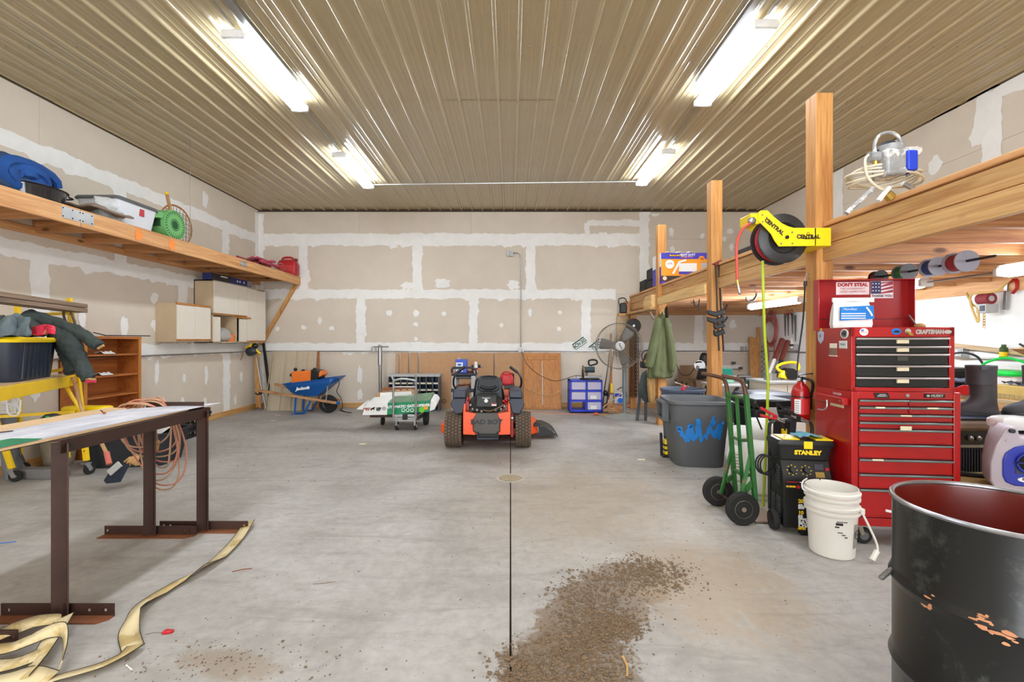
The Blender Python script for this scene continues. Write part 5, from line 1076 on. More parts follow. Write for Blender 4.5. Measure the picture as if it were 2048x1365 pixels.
MB().tube([bk(165, 1260, 9.35), bk(200, 930, 9.4), bk(245, 640, 9.6), bk(265, 450, 9.8)], [.014, .012, .007, .004], 6).build('rod_blank', m_black, t_, w=True); MB().ball(bk(210, 1000, 9.35), .05, .04, .06).build('reel', m_black2, t_, w=True)
t_ = thing('second_fishing_rod', 'second dark rod standing right of the reel rod', 'fishing rod', bk(240, 1200, 9.3))
MB().tube([bk(215, 1230, 9.3), bk(250, 1000, 9.4), bk(275, 780, 9.6), bk(330, 420, 9.85)], [.014, .012, .008, .004], 6).build('rod_blank', m_black, t_, w=True)
MB().ball(bk(245, 1030, 9.36), .035).build('reel', m_black2, t_, w=True)
t_ = thing('line_winder', 'blue and white machine on the floor behind the fan pole', 'machine', bk(385, 1140, 9.4))
MB().box(*(lambda a, b: (a.x, b.x, 9.4, 9.6, b.z, a.z))(bk(335, 1000, 9.4), bk(470, 1150, 9.4))).build('white_body', m_white, t_, w=True, bev=.02); MB().box(*(lambda a, b: (a.x, b.x, 9.385, 9.4, b.z, a.z))(bk(340, 1005, 9.4), bk(430, 1050, 9.4))).build('blue_panel', m_blue, t_, w=True, bev=.004)
MB().lathe([(.055, -.03), (.05, 0)], 20, bk(410, 1100, 9.38), 'y').build('blue_knob', mat('azure knob', (20, 100, 210), .4), t_, w=True); MB().tube(catmull([bk(370, 960, 9.45), bk(430, 925, 9.45), bk(480, 950, 9.45), bk(495, 1060, 9.45)], 4), .012, 6).build('carry_handle', m_dkgrey, t_, w=True)
for k in range(16):
    a = bk(random.uniform(170, 330), random.uniform(1170, 1250), 9.1 + .02 * k); b = bk(random.uniform(380, 560), random.uniform(1170, 1260), 9.0 + .03 * k)
    a.z = .02 + .008 * k; b.z = .02 + .008 * k
    tag(MB().tube([a, (a + b) / 2 + V((0, 0, .015)), b], .012, 5).build('wood_stick', [m_ashwood, m_oldwood, m_brownwood][k % 3]), ('pale', 'grey', 'brown')[k % 3] + ' stick in the tangled wood heap behind the fan base', 'stick', 'sticks heaped behind the fan')
tag(MB().tube([bk(175, 1200, 9.0), bk(430, 1005, 9.05)], .012, 6).build('bamboo_cane', m_tanc), 'pale cane slanting up in front of the blue and white machine', 'cane')
tag(MB().tube([bk(240, 1190, 9.0), bk(400, 1265, 8.95), bk(540, 1250, 8.95)], .01, 6).build('bent_cane', m_tanc), 'bent pale cane lying beside the fan base', 'cane')
t_ = thing('cord_plug', 'orange plug on the floor left of the fan base', 'plug', bk(80, 1285, 8.8)); MB().cyl(bk(55, 1285, 8.85), bk(105, 1285, 8.85), .025, 8).build('plug_body', mat('orange plug', (224, 90, 50), .5), t_, w=True)
MB().tube(catmull([bk(105, 1285, 8.85), bk(200, 1310, 8.75), bk(300, 1300, 8.75), bk(0, 1290, 8.9)], 5), .006, 5).build('cord', m_tanc, t_, w=True)
p = at(1306, 632, 7.75); tag(MB().beam(at(1300, 624, 7.8), at(1308, 640, 7.8), .03, .03).build('wood_peg', m_oldwood), 'grey wooden peg sticking out left of the farthest post', 'peg')
# ================================================================ TRASH CANS
m_brute = mat('blue grey bin plastic', (78, 88, 108), .55, var=.06); m_sqb = mat('grey bin plastic', (92, 94, 96), .55, var=.06, scale=4)
c = V((2.40, 6.42, 0))
t_ = thing('trash_can', 'round blue-grey trash can on a dolly near the far post', 'trash can', c)
MB().lathe([(.0, .1), (.235, .1), (.25, .12), (.28, .6), (.285, .615), (.285, .74), (.30, .745), (.305, .775), (.29, .78), (.275, .74), (.24, .13), (0, .12)], 40, cap=False).build('can_body', m_brute, t_)
for a in (R(250), R(262), R(295), R(307)): MB().beam((.285 * cos(a), .285 * sin(a), .62), (.297 * cos(a), .297 * sin(a), .745), .012, .03).build('rib', m_brute, t_)
d = MB().lathe([(.22, .07), (.25, .075), (.25, .1), (.0, .1)], 30).build('dolly', m_black, t_)
for k in range(5): a = 2 * pi * k / 5 + .3; MB().lathe([(.012, -.012), (.035, -.012), (.035, .012), (.012, .012)], 14, (.2 * cos(a), .2 * sin(a), .035), 'x').build('caster', m_rubber, t_)
t_ = thing('trash_can', 'square grey trash can with blue spray-painted scrawl', 'trash can', (2.2, 5.5, 0), R(-6))
def sq_ring(h, z, p=5, n=44, hy=None):
    hy = hy or h
    return [V((math.copysign(abs(cos(a)) ** (2 / p), cos(a)) * h, math.copysign(abs(sin(a)) ** (2 / p), sin(a)) * hy, z)) for a in [2 * pi * (k + .5) / n for k in range(n)]]
m = MB(); m.loft([sq_ring(.25, .0), sq_ring(.27, .015), sq_ring(.31, .5), sq_ring(.325, .53), sq_ring(.34, .70)]); 
m = MB(); m.grid([sq_ring(.04, .012), sq_ring(.24, .01), sq_ring(.265, .0), sq_ring(.275, .015), sq_ring(.315, .5), sq_ring(.325, .515), sq_ring(.335, .71), sq_ring(.36, .715), sq_ring(.368, .725), sq_ring(.366, .755), sq_ring(.345, .758), sq_ring(.325, .72), sq_ring(.31, .5), sq_ring(.265, .03), sq_ring(.04, .025)], True)
m.build('can_body', m_sqb, t_)
for s_ in (-1, 1):
    m = MB(); m.box(s_ * .33, s_ * .41, -.16, -.13, .5, .72); m.box(s_ * .33, s_ * .41, .13, .16, .5, .72); m.beam((s_ * .33, 0, .5), (s_ * .42, 0, .53), .34, .03, (0, 0, 1)); m.box(s_ * .33, s_ * .42, -.16, .16, .7, .73)
    m.build('side_handle', m_sqb, t_, bev=.008)
# blue spray strokes lie on the front face
def front(u, v):   # u across, v height; the front face at -y
    hw = .275 + (.315 - .275) * min(v, .5) / .5 + (.012 if v > .5 else 0); u = max(-.97, min(.97, u))
    y = -(max(0, 1 - abs(u) ** 5)) ** .2 * hw; return V((u * hw, y - .0025, v))
m_bsp = mat('blue spray', (18, 118, 196), .6, var=.1)
for pts in ([(-.86, .36), (-.8, .45), (-.72, .38), (-.62, .34), (-.55, .3)], [(-.55, .3), (-.5, .42), (-.4, .48), (-.38, .32)], [(-.36, .32), (-.2, .38), (-.15, .55), (-.13, .45), (-.02, .32), (.0, .3)], [(.1, .34), (.25, .46), (.38, .58), (.3, .48)], [(.28, .44), (.4, .38), (.5, .36)], [(.42, .36), (.5, .44), (.62, .52), (.6, .38), (.66, .34)]):
    cc = catmull([V((u, 0, v)) for u, v in pts], 6); A = []; B = []
    for k, q in enumerate(cc):
        tn = (cc[min(k + 1, len(cc) - 1)] - cc[max(k - 1, 0)]); tn.normalize(); w = .026 + .006 * sin(k * 1.7); nn = V((-tn.z, 0, tn.x))
        A.append(front(q.x + nn.x * w * 3.2, q.z + nn.z * w)); B.append(front(q.x - nn.x * w * 3.2, q.z - nn.z * w))
    MB().grid([A, B]).build('spray_stroke', m_bsp, t_, recalc=False)
t_ = thing('hand_sander', 'small yellow and black tool on the floor between the two cans', 'tool', (1.93, 5.72, 0))
MB().box(-.05, .06, -.05, .05, .0, .03).build('sole', m_black, t_, bev=.006); MB().box(-.02, .06, -.04, .04, .03, .22).build('yellow_body', m_yellowp, t_, bev=.012); MB().beam((-.05, 0, .02), (-.06, 0, .3), .03, .03).build('black_handle', m_black, t_, bev=.006)
for z in (.08, .14): MB().box(-.024, .062, -.042, .042, z, z + .02).build('black_band', m_black, t_)
t_ = thing('red_funnel', 'small red cap lying on the round can rim', 'cap', (2.31, 6.16, .782)); MB().lathe([(.03, 0), (.025, .03), (.012, .05), (.012, .08), (0, .08)], 14, cap=False).build('cap_body', m_redp, t_); MB().cyl((.02, 0, .03), (.06, 0, .05), .01, 6).build('nozzle', m_redp, t_)
# ================================================================ TOTES, PROPANE, HAND TRUCK
t_ = thing('rolling_toolbox', 'black rolling toolbox stack behind the green hand truck', 'toolbox', (2.66, 4.98, 0))
MB().box(-.14, .22, -.25, .2, 0, .3).build('lower_box', m_black, t_, bev=.02); MB().box(-.15, .23, -.26, .2, .31, .74).build('middle_box', m_black, t_, bev=.02); MB().box(-.16, .23, -.27, .2, .75, .84).build('lid', m_black2, t_, bev=.02)
for x in (-.08, .14): MB().box(x - .025, x + .025, -.285, -.26, .48, .54).build('yellow_latch', m_yellowp, t_, bev=.004)
MB().box(-.05, .08, -.275, -.268, .66, .76).build('grey_latch', m_ltgrey, t_, bev=.01)
t_ = thing('storage_tote', 'dark navy lidded tote behind the black toolbox', 'tote', (3.1, 5.62, 0))
m_navy = mat('dark navy plastic', (40, 44, 58), .5, var=.08)
MB().loft([rr(.26, .2, 0), rr(.29, .23, .7)]).build('tote_body', m_navy, t_); MB().loft([rr(.31, .25, .69), rr(.32, .26, .73), rr(.29, .23, .8), rr(.2, .15, .83)]).build('lid', m_navy, t_)
for z in (.3, .5): MB().box(-.2, .2, -.235, -.215, z, z + .02).build('rib', m_navy, t_)
m_prop = mat('propane white', (224, 224, 220), .35, var=.03)
def propane(loc, lb, h, sleeve):
    t_ = thing('propane_tank', lb, 'propane tank', loc)
    MB().lathe([(.11, 0), (.11, .03)], 28, cap=False).build('foot_ring', m_prop, t_); MB().lathe([(0, .02), (.1, .025), (.145, .06), (.155, .11), (.155, h - .13), (.14, h - .06), (.09, h - .01), (0, h)], 32, cap=False).build('tank_body', m_prop, t_)
    b_ = MB(); b_.grid([[V((.105 * cos(a), .105 * sin(a), z)) for a in [R(20 + 16 * k) for k in range(21)]] for z in (h - .02, h + .15)]); b_.build('collar', m_prop, t_, solid=.006)
    MB().cyl((0, 0, h), (0, 0, h + .08), .025, 10).build('valve', m_brass, t_); MB().lathe([(.035, h + .08), (.035, h + .1)], 12).build('valve_knob', m_ltgrey, t_)
    MB().lathe([(.1565, h * .55), (.1575, h * .56), (.1565, h * .57)], 32, cap=False).build('weld_band', m_prop, t_)
    if sleeve:
        for k in range(6):
            b_ = MB(); b_.grid([[V((.157 * cos(a), .157 * sin(a), z)) for a in [R(190 + 8 * j) for j in range(8)]] for z in (.16 + .03 * k, .168 + .03 * k)]); b_.build('warning_text', mat('red grey print', (170, 120, 120), .6), t_, recalc=False)
propane((2.32, 4.28, 0), 'taller white propane tank behind the battery charger', .56, False); propane((2.36, 4.66, 0), 'white propane tank with printed warnings behind the hand truck', .42, True)
tag(MB().box(2.36, 2.5, 4.86, 4.96, 0, .52).build('red_can', m_redp, bev=.02), 'small red container between the tanks and the grey can', 'container')
t_ = thing('hand_truck', 'green steel hand truck with solid rubber wheels', 'hand truck', (1.9, 3.82, 0))
m_hgr = mat('worn green paint', (44, 104, 44), .5, .1, var=.2, wear=(112, 100, 62), wamt=.38, wscale=7); m_hbr = mat('brown worn tube', (104, 74, 58), .4, .5, var=.15)
tq = lambda x, y, Y: at(1380 + x / 3.59, 740 + y / 3.59, Y)
near = [tq(230, 45, 3.62), tq(345, 68, 3.62), tq(385, 110, 3.62), tq(402, 190, 3.62), tq(408, 250, 3.62), tq(430, 500, 3.62), tq(468, 940, 3.62)]
far = [tq(85, 25, 4.02), tq(225, 58, 4.02), tq(258, 100, 4.02), tq(270, 170, 4.02), tq(276, 250, 4.02), tq(300, 600, 4.02), tq(326, 890, 4.02)]
for rl in (near, far):
    MB().tube(catmull(rl[:4], 5), .017, 10).build('handle_tube', m_hbr, t_, w=True); MB().beam(rl[3] + V((0, 0, .02)), rl[6], .032, .04, (0, 1, 0)).build('side_rail', m_hgr, t_, w=True, bev=.004)
def between(u, drop, nm): a = near[3] + (near[6] - near[3]) * u; b = far[3] + (far[6] - far[3]) * u; MB().tube(catmull([a, (a + b) / 2 + V((.0, 0, drop)), b], 5), .014, 6).build(nm, m_hgr, t_, w=True); return (a + b) / 2 + V((0, 0, drop))
ca = between(.02, .0, 'cross_bar'); cb = between(.42, -.02, 'cross_bar'); cc_ = between(.75, -.03, 'cross_bar'); between(.98, 0, 'cross_bar')
MB().beam(ca, cc_ + V((0, 0, -.1)), .03, .008, (0, 1, 0)).build('centre_strap', m_hgr, t_, w=True)
ax0, ax1 = tq(375, 1000, 3.6), tq(198, 880, 4.02)
for rl, p in ((near, ax0 + V((0, .06, 0))), (far, ax1 + V((0, -.06, 0)))):
    MB().beam(rl[3] + (rl[6] - rl[3]) * .55, p, .02, .03).build('axle_brace', m_hgr, t_, w=True, bev=.003); MB().beam(rl[3] + (rl[6] - rl[3]) * .82, p + V((.05, 0, .12)), .02, .045).build('axle_bracket', m_hgr, t_, w=True, bev=.003)
MB().cyl(ax0, ax1, .01, 8).build('axle', m_rust, t_, w=True)
for p in (ax0, ax1):
    p = V((p.x, p.y, .128)); w_ = MB().lathe([(.07, -.028), (.115, -.03), (.127, -.018), (.128, 0), (.127, .018), (.115, .03), (.07, .028)], 36, p, 'y').build('tyre', m_rubber, t_, w=True)
    m = MB(); m.lathe([(.074, -.024), (.068, -.03), (.06, -.012), (.02, -.012), (.018, -.032), (0, -.032)], 28, p, 'y', cap=False)
    for k in range(8): a = 2 * pi * k / 8; m.beam(p + V((.018 * cos(a), -.02, .018 * sin(a))), p + V((.066 * cos(a), -.02, .066 * sin(a))), .012, .012, (0, 1, 0))
    m.build('wheel_hub', mat('beige hub', (140, 130, 114), .5, .4), w_, w=True)
MB().box(1.93, 2.14, 3.62, 4.04, .008, .018).build('toe_plate', mat('worn toe plate', (140, 118, 100), .5, .5), t_, w=True)
# ================================================================ BATTERY CHARGER + TOOLBOX
t_ = thing('battery_charger', 'black wheeled battery charger with louvred side', 'battery charger', (2.03, 3.42, 0), R(-9))
W = .335; D = .26
MB().prism([(0, .05), (D, .08), (D, .55), (.06, .55), (0, .40)], 0, W, 'yz').build('cabinet', m_black2, t_, bev=.006)
n_ = V((0, -.93, .37)); up_ = V((0, .06, .15)).normalized(); ft = lambda x, s_: V((x, .06 * s_ - .003, .40 + .15 * s_ + .001))
for x in (.07, .165): MB().cyl(ft(x, .5), ft(x, .5) + V((0, -.025, .01)), .02, 14).build('dial_knob', m_black, t_)
m = MB(); 
for x in (.07, .165):
    for a in range(0, 360, 45): q = ft(x + .034 * cos(R(a)), .5 + .22 * sin(R(a))); m.box(q.x - .004, q.x + .004, q.y - .003, q.y, q.z - .003, q.z + .003)
m.build('dial_marks', m_txy, t_)['kind'] = 'stuff'
for x0_, s0, s1, mm in ((.225, .55, .8, 'a'), (.225, .2, .45, 'b')): MB().loft([[ft(x0_, s0), ft(x0_ + .06, s0), ft(x0_ + .06, s1), ft(x0_, s1)], [p + V((0, -.004, .001)) for p in (ft(x0_, s0), ft(x0_ + .06, s0), ft(x0_ + .06, s1), ft(x0_, s1))]]).build('meter_window', m_dkgrey if mm == 'a' else mat('amber gauge', (150, 120, 40), .4), t_)
MB().box(.295, .32, .025, .03, .48, .5).build('rocker_switch', m_redp, t_); MB().box(.02, .1, -.004, .0, .392, .397).build('red_line', m_redp, t_); MB().box(.11, .26, -.004, .0, .392, .397).build('white_line', m_txw, t_)
MB().lathe([(.013, 0), (.013, .004)], 16, (.1, -.005, .36), 'y').build('red_emblem', m_redp, t_); txt(t_, 'SE SERIES', (.05, -.003, .36), .016, m_txy, bold=.001)
for s_, z, sz, mm in (('200', .255, .036, m_txy), ('AMP\nENGINE\nSTART', .215, .014, m_txw), ('10', .17, .036, m_txy), ('AMP\nFAST\nCHARGE', .135, .014, m_txw), ('BATTERY', .1, .036, m_txw), ('CHARGER', .075, .036, m_txw), ('MANUAL\nSTARTER', .045 + .01, .012, m_txy)): txt(t_, s_, (.1, -.003, z), sz, mm, bold=.002, align='LEFT')
m = MB()
for c_ in range(2):
    for k in range(10): m.beam((-.004, .05 + .1 * c_, .12 + .015 * k), (-.004, .11 + .1 * c_, .125 + .015 * k), .008, .006)
for k in range(7): m.beam((-.004, .06, .36 + .02 * k), (-.004, .11, .375 + .02 * k), .008, .007)
m.build('louvres', m_dgs, t_)['kind'] = 'stuff'
for s_ in (-.03, W + .0):
    w_ = MB().lathe([(.03, -.018), (.07, -.022), (.075, -.01), (.075, .01), (.07, .022), (.03, .018)], 26, (s_, .1, .075), 'x').build('wheel', m_rubber, t_); MB().lathe([(.055, -.02), (.012, -.024), (.0, -.024)], 18, (s_, .1, .075), 'x', cap=False).build('wheel_cap', m_black, w_)
MB().box(.12, .2, .0, .05, 0, .06).build('front_foot', m_black2, t_, bev=.005)
m_hbk = mat('black tube', (34, 34, 36), .35)
MB().tube(catmull([(.0, D, .1), (.0, D, .55), (.0, D, .76), (.025, D - .01, .80), (.06, D - .01, .81), (.25, D - .01, .81), (.29, D - .01, .795), (.31, D, .75), (.31, D, .6)], 5), .013, 10).build('handle', m_hbk, t_)
for k in range(3): MB().tube([(-.05 - .01 * k + .055 * cos(a), .16 + .02 * k, .47 + .075 * sin(a)) for a in [2 * pi * j / 20 for j in range(20)]], .0065, 6, True).build('cable_loop', m_black, t_)
def clampj(loc, rz, m1, lb):
    t_ = thing('battery_clamp', lb, 'clamp', loc, rz)
    for s_ in (-1, 1): MB().beam((-.1, 0, .05 + s_ * .03), (.03, 0, s_ * .008), .022, .022).build('insulated_grip', m1, t_, bev=.006); MB().beam((.03, 0, s_ * .008), (.09, 0, -.03 + s_ * .008), .02, .01).build('jaw', m_galv, t_, bev=.002)
    MB().cyl((-.02, -.012, .015), (-.02, .012, .015), .012, 8).build('pivot', m_steel, t_); MB().tube(catmull([(-.1, 0, .07), (-.15, 0, .12), (-.13, .02, .04), (-.06, .05, -.1)], 4), .007, 6).build('lead', m_black, t_)
clampj((2.065, 3.62, .835), 0, m_redp, 'red jumper clamp hanging on the charger handle'); clampj((2.24, 3.60, .83), 0, m_black, 'black jumper clamp on the charger handle')
t_ = thing('toolbox', 'black toolbox with yellow latches sitting on the battery charger', 'toolbox', (2.01, 3.44, .555), R(-9))
MB().loft([rr(.17, .095, 0, .02), rr(.185, .105, .1, .02)]).build('box_body', m_black, t_); [setattr(o, 'location', (.185, .11, 0)) for o in t_.children]
o = MB().loft([rr(.195, .115, .1, .02), rr(.2, .118, .115, .02), rr(.19, .11, .145, .02)]).build('lid', m_black2, t_); o.location = (.185, .11, 0)
for x in (.09, .32): MB().box(x - .06 + .0, x + .06, .02, .2, .143, .152).build('yellow_lid_panel', m_yellowp, t_, bev=.003)
MB().box(.165, .225, -.013, -.004, .085, .14).build('yellow_latch', m_yellowp, t_, bev=.003); txt(t_, 'STANLEY', (.195, -.002, .055), .042, m_txy, bold=.003, sx=1.05)
t_ = thing('blue_rag', 'crumpled teal blue shop rag on top of the black toolbox', 'rag', (2.25, 3.5, .705))
m = MB(); m.grid([[V((-.09 + .02 * i, -.07 + .02 * j, .006 + .04 * abs(sin(i * 1.1 + .6 * j)) * (1 - abs(i - 4) / 7))) for j in range(8)] for i in range(10)]); m.build('rag_cloth', cloth_mat('teal cloth', (92, 146, 164)), t_, solid=.006, sub=1)
# ================================================================ BUCKETS
m_bkt = mat('white bucket plastic', (226, 222, 214), .4, var=.03)
def bucket(loc, lb, h, r0, r1, bands, zoff=0):
    t_ = thing('bucket', lb, 'bucket', loc)
    pr = [(0, zoff + .0), (r0 - .01, zoff), (r0, zoff + .01)]
    for z in bands: k = r0 + (r1 - r0) * z / h; pr += [(k, zoff + z - .012), (k + .013, zoff + z - .008), (k + .014, zoff + z + .006), (k, zoff + z + .012)]
    pr += [(r1, zoff + h), (r1 - .004, zoff + h), (r1 - .006, zoff + h - .03), (r0 - .006, zoff + .02), (0, zoff + .015)]
    MB().lathe(pr, 44, cap=False).build('pail', m_bkt, t_); return t_
b1 = V((2.185, 3.13, 0))
t_ = bucket(b1, 'outer white bucket standing on the floor in front of the charger', .36, .13, .15, (.30, .335))
lab = MB(); lab.grid([[V((r * cos(a), r * sin(a), z)) for a in [R(292 + 6 * k) for k in range(6)]] for z, r in ((.08, .1365), (.24, .1455))]); lb_ = lab.build('warning_panel', mat('grey print', (150, 144, 136), .7, var=.25, scale=60), t_, recalc=False)
a = R(305); pc = V((.1445 * cos(a), .1445 * sin(a), .17)); rt = V((-sin(a), cos(a), 0)); nn = V((cos(a), sin(a), 0))
MB().tube([pc + rt * .028 * cos(b) + V((0, 0, .028 * sin(b))) for b in [2 * pi * k / 24 for k in range(24)]], .0022, 4, True).build('ban_ring', m_dkgrey, lb_); MB().cyl(pc - rt * .02 + V((0, 0, .02)), pc + rt * .02 - V((0, 0, .02)), .002, 4).build('ban_slash', m_dkgrey, lb_)
for k, (an, z, w_, h_) in enumerate(((252, .245, .02, .016), (258, .26, .03, .005), (254, .19, .014, .004), (262, .175, .01, .004), (247, .225, .012, .008), (268, .16, .008, .005))):
    a = R(an); pp = V((.143 * cos(a), .143 * sin(a), z)); MB().beam(pp - V((-sin(a), cos(a), 0)) * w_, pp + V((-sin(a), cos(a), 0)) * w_, .004, h_).build('ink_mark', m_txk, t_)
a = R(318); e0 = V((.163 * cos(a), .163 * sin(a), .315)); MB().box(e0.x - .014, e0.x + .014, e0.y - .014, e0.y + .014, .3, .34).build('bail_ear', m_bkt, t_, bev=.004)
MB().tube(catmull([e0, e0 + V((.03, -.02, -.08)), e0 + V((.07, -.04, -.2)), e0 + V((.06, -.04, -.27)), e0 + V((.02, -.04, -.285))], 5), .007, 6).build('bail', m_bkt, t_); MB().cyl(e0 + V((.07, -.04, -.235)), e0 + V((.03, -.05, -.29)), .016, 10).build('bail_grip', m_bkt, t_)
t_ = bucket(b1, 'inner white bucket nested in the outer bucket', .36, .128, .152, (.295, .33), .095)
MB().tube(catmull([(-.155, .02, .41), (-.185, .02, .43), (-.16, .06, .462), (-.09, .12, .468)], 5), .005, 6).build('bail', m_white, t_)
MB().ball((.02, .15, .452), .006).build('hole', m_txk, t_)
# ================================================================ STEEL DRUM
dc = V((1.667, 1.555, 0))
t_ = thing('steel_drum', 'open black steel drum with red inside in the right foreground', 'drum', dc)
m_drum = mat('scuffed black drum paint', (13, 14, 14), .38, .1, var=.3, scale=4, wear=(52, 55, 50), wamt=.40, wscale=4, coat=.2)
rd = .292; pr = [(0, .01), (rd - .004, .01), (rd, 0), (rd, .03)]
for z in (.29, .585): pr += [(rd, z - .03), (rd + .004, z - .02), (rd + .011, z), (rd + .004, z + .02), (rd, z + .03)]
pr += [(rd, .868)]
MB().lathe(pr, 96, cap=False).build('drum_shell', m_drum, t_)
MB().tube([(rd * cos(a), rd * sin(a), .873) for a in [2 * pi * k / 96 for k in range(96)]], .0085, 10, True).build('rolled_rim', mat('worn steel rim', (150, 148, 150), .3, .85, var=.2), t_)
MB().lathe([(rd - .004, .868), (rd - .006, .86), (rd - .006, .03), (rd - .02, .02), (0, .02)], 96, cap=False).build('lining', mat('red oxide lining', (96, 22, 12), .3, var=.12, scale=4, wear=(150, 110, 100), wamt=.3, wscale=2, coat=.3), t_)
m_scr = mat('rust scratch', (190, 130, 90), .7, var=.3)
for k in range(40):
    a = R(random.choice([188, 212, 216, 222, 226, 250, 256, 260]) + random.uniform(-3, 3)); z = .585 + random.gauss(0, .018); L_ = random.uniform(.004, .018); rr_ = rd + max(0, .0115 - abs(z - .585) * .42) + .0008
    p = V((rr_ * cos(a), rr_ * sin(a), z)); tg = V((-sin(a), cos(a), 0)); b_ = MB(); n = 7
    b_._add([p + tg * L_ * cos(2 * pi * j / n) * random.uniform(.5, 1.2) + V((0, 0, .005 * sin(2 * pi * j / n) * random.uniform(.4, 1.4))) + V((cos(a), sin(a), 0)) * .0006 for j in range(n)], [tuple(range(n))]); b_.build('rust_scratch', m_scr, t_, recalc=False)
a = R(152); p = V(((rd + .005) * cos(a), (rd + .005) * sin(a), .60)); q = p + V((-.05, -.01, -.03))
m = MB(); m.cyl(p, q, .008, 10)
for k in range(7): u = p + (q - p) * (.2 + .11 * k); m.cyl(u, u + (q - p) * .04, .0098, 10)
m.build('threaded_bolt', m_steel, t_)
# ================================================================ TOOL CHEST
CA = R(-6); t_ = thing('rolling_tool_cabinet', 'tall red rolling tool cabinet with many drawers, the lower one', 'tool cabinet', (2.395, 3.23, 0), CA)
W, D = .70, .455; m_dred = mat('dark red recess', (70, 6, 10), .5); m_bar = mat('teal grey drawer pull', (120, 140, 138), .3, .6, var=.06)
MB().box(0, W, .025, D, .142, 1.085).build('cabinet_shell', m_red, t_, bev=.006)
for x0_, x1_ in ((0, .045), (W - .045, W)): MB().box(x0_, x1_, 0, .03, .142, 1.085).build('front_stile', m_red, t_, bev=.005)
MB().box(.045, W - .045, .004, .03, 1.035, 1.085).build('top_rail', m_red, t_, bev=.003); MB().box(.045, W - .045, .004, .03, .142, .2).build('bottom_rail', m_red, t_, bev=.003)
MB().box(.045, W - .045, .018, .026, .2, 1.035).build('recess', m_dred, t_)
zs = [1.033, .983, .93, .878, .827, .722, .618, .513, .407, .203]
def drawer(par, x0_, x1_, z0_, z1_, m1, m2, tape=None):
    d = MB().box(x0_, x1_, .004, .024, z0_ + .006, z1_ - .004).build('drawer', m1, par, bev=.003)
    b_ = MB(); b_.box(x0_, x1_, -.012, .006, z1_ - .018, z1_ - .005); b_.build('pull_bar', m2, d, bev=.003)
    MB().box(x0_ + .002, x1_ - .002, -.002, .005, z0_ + .006, z0_ + .012).build('lower_lip', m1, d)
    if tape: MB().box(tape[0], tape[1], -.0135, -.005, z1_ - .018 + tape[2], z1_ - .018 + tape[3]).build('tape_label', m_tag, d)
    return d
for i in range(9):
    z1_, z0_ = zs[i], zs[i + 1]
    if i < 2: drawer(t_, .05, .368, z0_, z1_, m_red, m_bar, (.15, .21, .006, .016) if i else None); drawer(t_, .374, W - .05, z0_, z1_, m_red, m_bar, (.48, .55, .006, .016) if i else None)
    else: drawer(t_, .05, W - .05, z0_, z1_, m_red, m_bar, {2: (.31, .38, .005, .014), 4: (.31, .38, .012, .04), 6: (.13, .2, .006, .016)}.get(i))
MB().prism([(.145, 1.078), (.155, 1.042), (.25, 1.042), (.235, 1.078)], -.002, .004).build('black_sticker', m_txk, t_); txt(t_, 'LIFETIME\nWARRANTY', (.197, -.004, 1.06), .012, m_txw)
MB().lathe([(.012, -.006), (.012, .004)], 16, (.36, 0, 1.062), 'y').build('lock', m_galv, t_); MB().box(.47, .6, -.003, .004, 1.048, 1.075).build('name_plate', m_txk, t_, bev=.002); txt(t_, 'HUSKY', (.548, -.005, 1.061), .024, m_txs, bold=.001); MB().prism([(.478, 1.061), (.49, 1.07), (.505, 1.061), (.49, 1.052)], -.005, -.003).build('diamond_logo', m_txs, t_)
sk = MB(); sk.prism([(.22, .25), (.222, .266), (.5, .215), (.497, .2)], -.004, .003); sk.build('paper_strip', m_txw, t_); txt(t_, 'Grounded', (.3, -.006, .24), .014, m_txk, right=(1, 0, -.18), up=(.18, 0, 1))
# side bar, hook and stickers
MB().box(-.05, -.01, .02, .40, .985, 1.035).build('side_handle', m_red, t_, bev=.004)
for yy in (.05, .36): MB().box(-.012, .0, yy - .015, yy + .015, .985, 1.035).build('handle_mount', m_red, t_); MB().lathe([(.007, -.003), (.007, 0)], 10, (-.05, yy, 1.012), 'x').build('bolt', m_steel, t_)
MB().tube(catmull([(-.055, .2, 1.0), (-.06, .19, .955), (-.07, .21, .925), (-.08, .27, .92)], 4), .005, 6).build('hex_key', m_galv, t_)
MB().box(-.003, 0, .08, .24, 1.03, 1.07).build('red_sticker', m_txr, t_); txt(t_, 'DANGER', (-.005, .16, 1.05), .026, m_txw, right=(0, -1, 0)); MB().box(-.003, 0, .09, .25, .955, .98).build('tan_sticker', m_tag, t_)
for x in (.08, W - .08):
    for y in (.06, D - .06):
        MB().box(x - .035, x + .035, y - .035, y + .035, .128, .142).build('caster_plate', m_galv, t_); MB().beam((x, y, .13), (x + .02, y, .06), .05, .03).build('caster_fork', mat('dull zinc', (150, 144, 126), .45, .7), t_, bev=.004)
        w_ = MB().lathe([(.02, -.016), (.052, -.018), (.058, -.008), (.058, .008), (.052, .018), (.02, .016)], 24, (x + .03, y, .058), 'y').build('caster_wheel', m_rubber, t_); MB().lathe([(.03, -.019), (.0, -.021)], 16, (x + .03, y, .058), 'y', cap=False).build('hub', m_grey, w_)
t2 = thing('top_tool_chest', 'red top tool chest with black drawers and open lid', 'tool chest', (2.395, 3.23, 1.087), CA)
W2 = .665; H2 = .45; m_silv = mat('silver drawer pull', (176, 166, 164), .35, .5)
MB().box(0, W2, .03, D - .01, 0, H2 - .045).build('chest_shell', m_red, t2, bev=.004)
for x0_, x1_ in ((0, .028), (W2 - .035, W2)): MB().box(x0_, x1_, .004, .034, 0, H2).build('front_stile', m_red, t2, bev=.004)
MB().box(.0, W2, .004, .034, H2 - .07, H2).build('top_rail', m_red, t2, bev=.004); MB().box(0, W2, .004, .034, 0, .028).build('bottom_rail', m_red, t2, bev=.003)
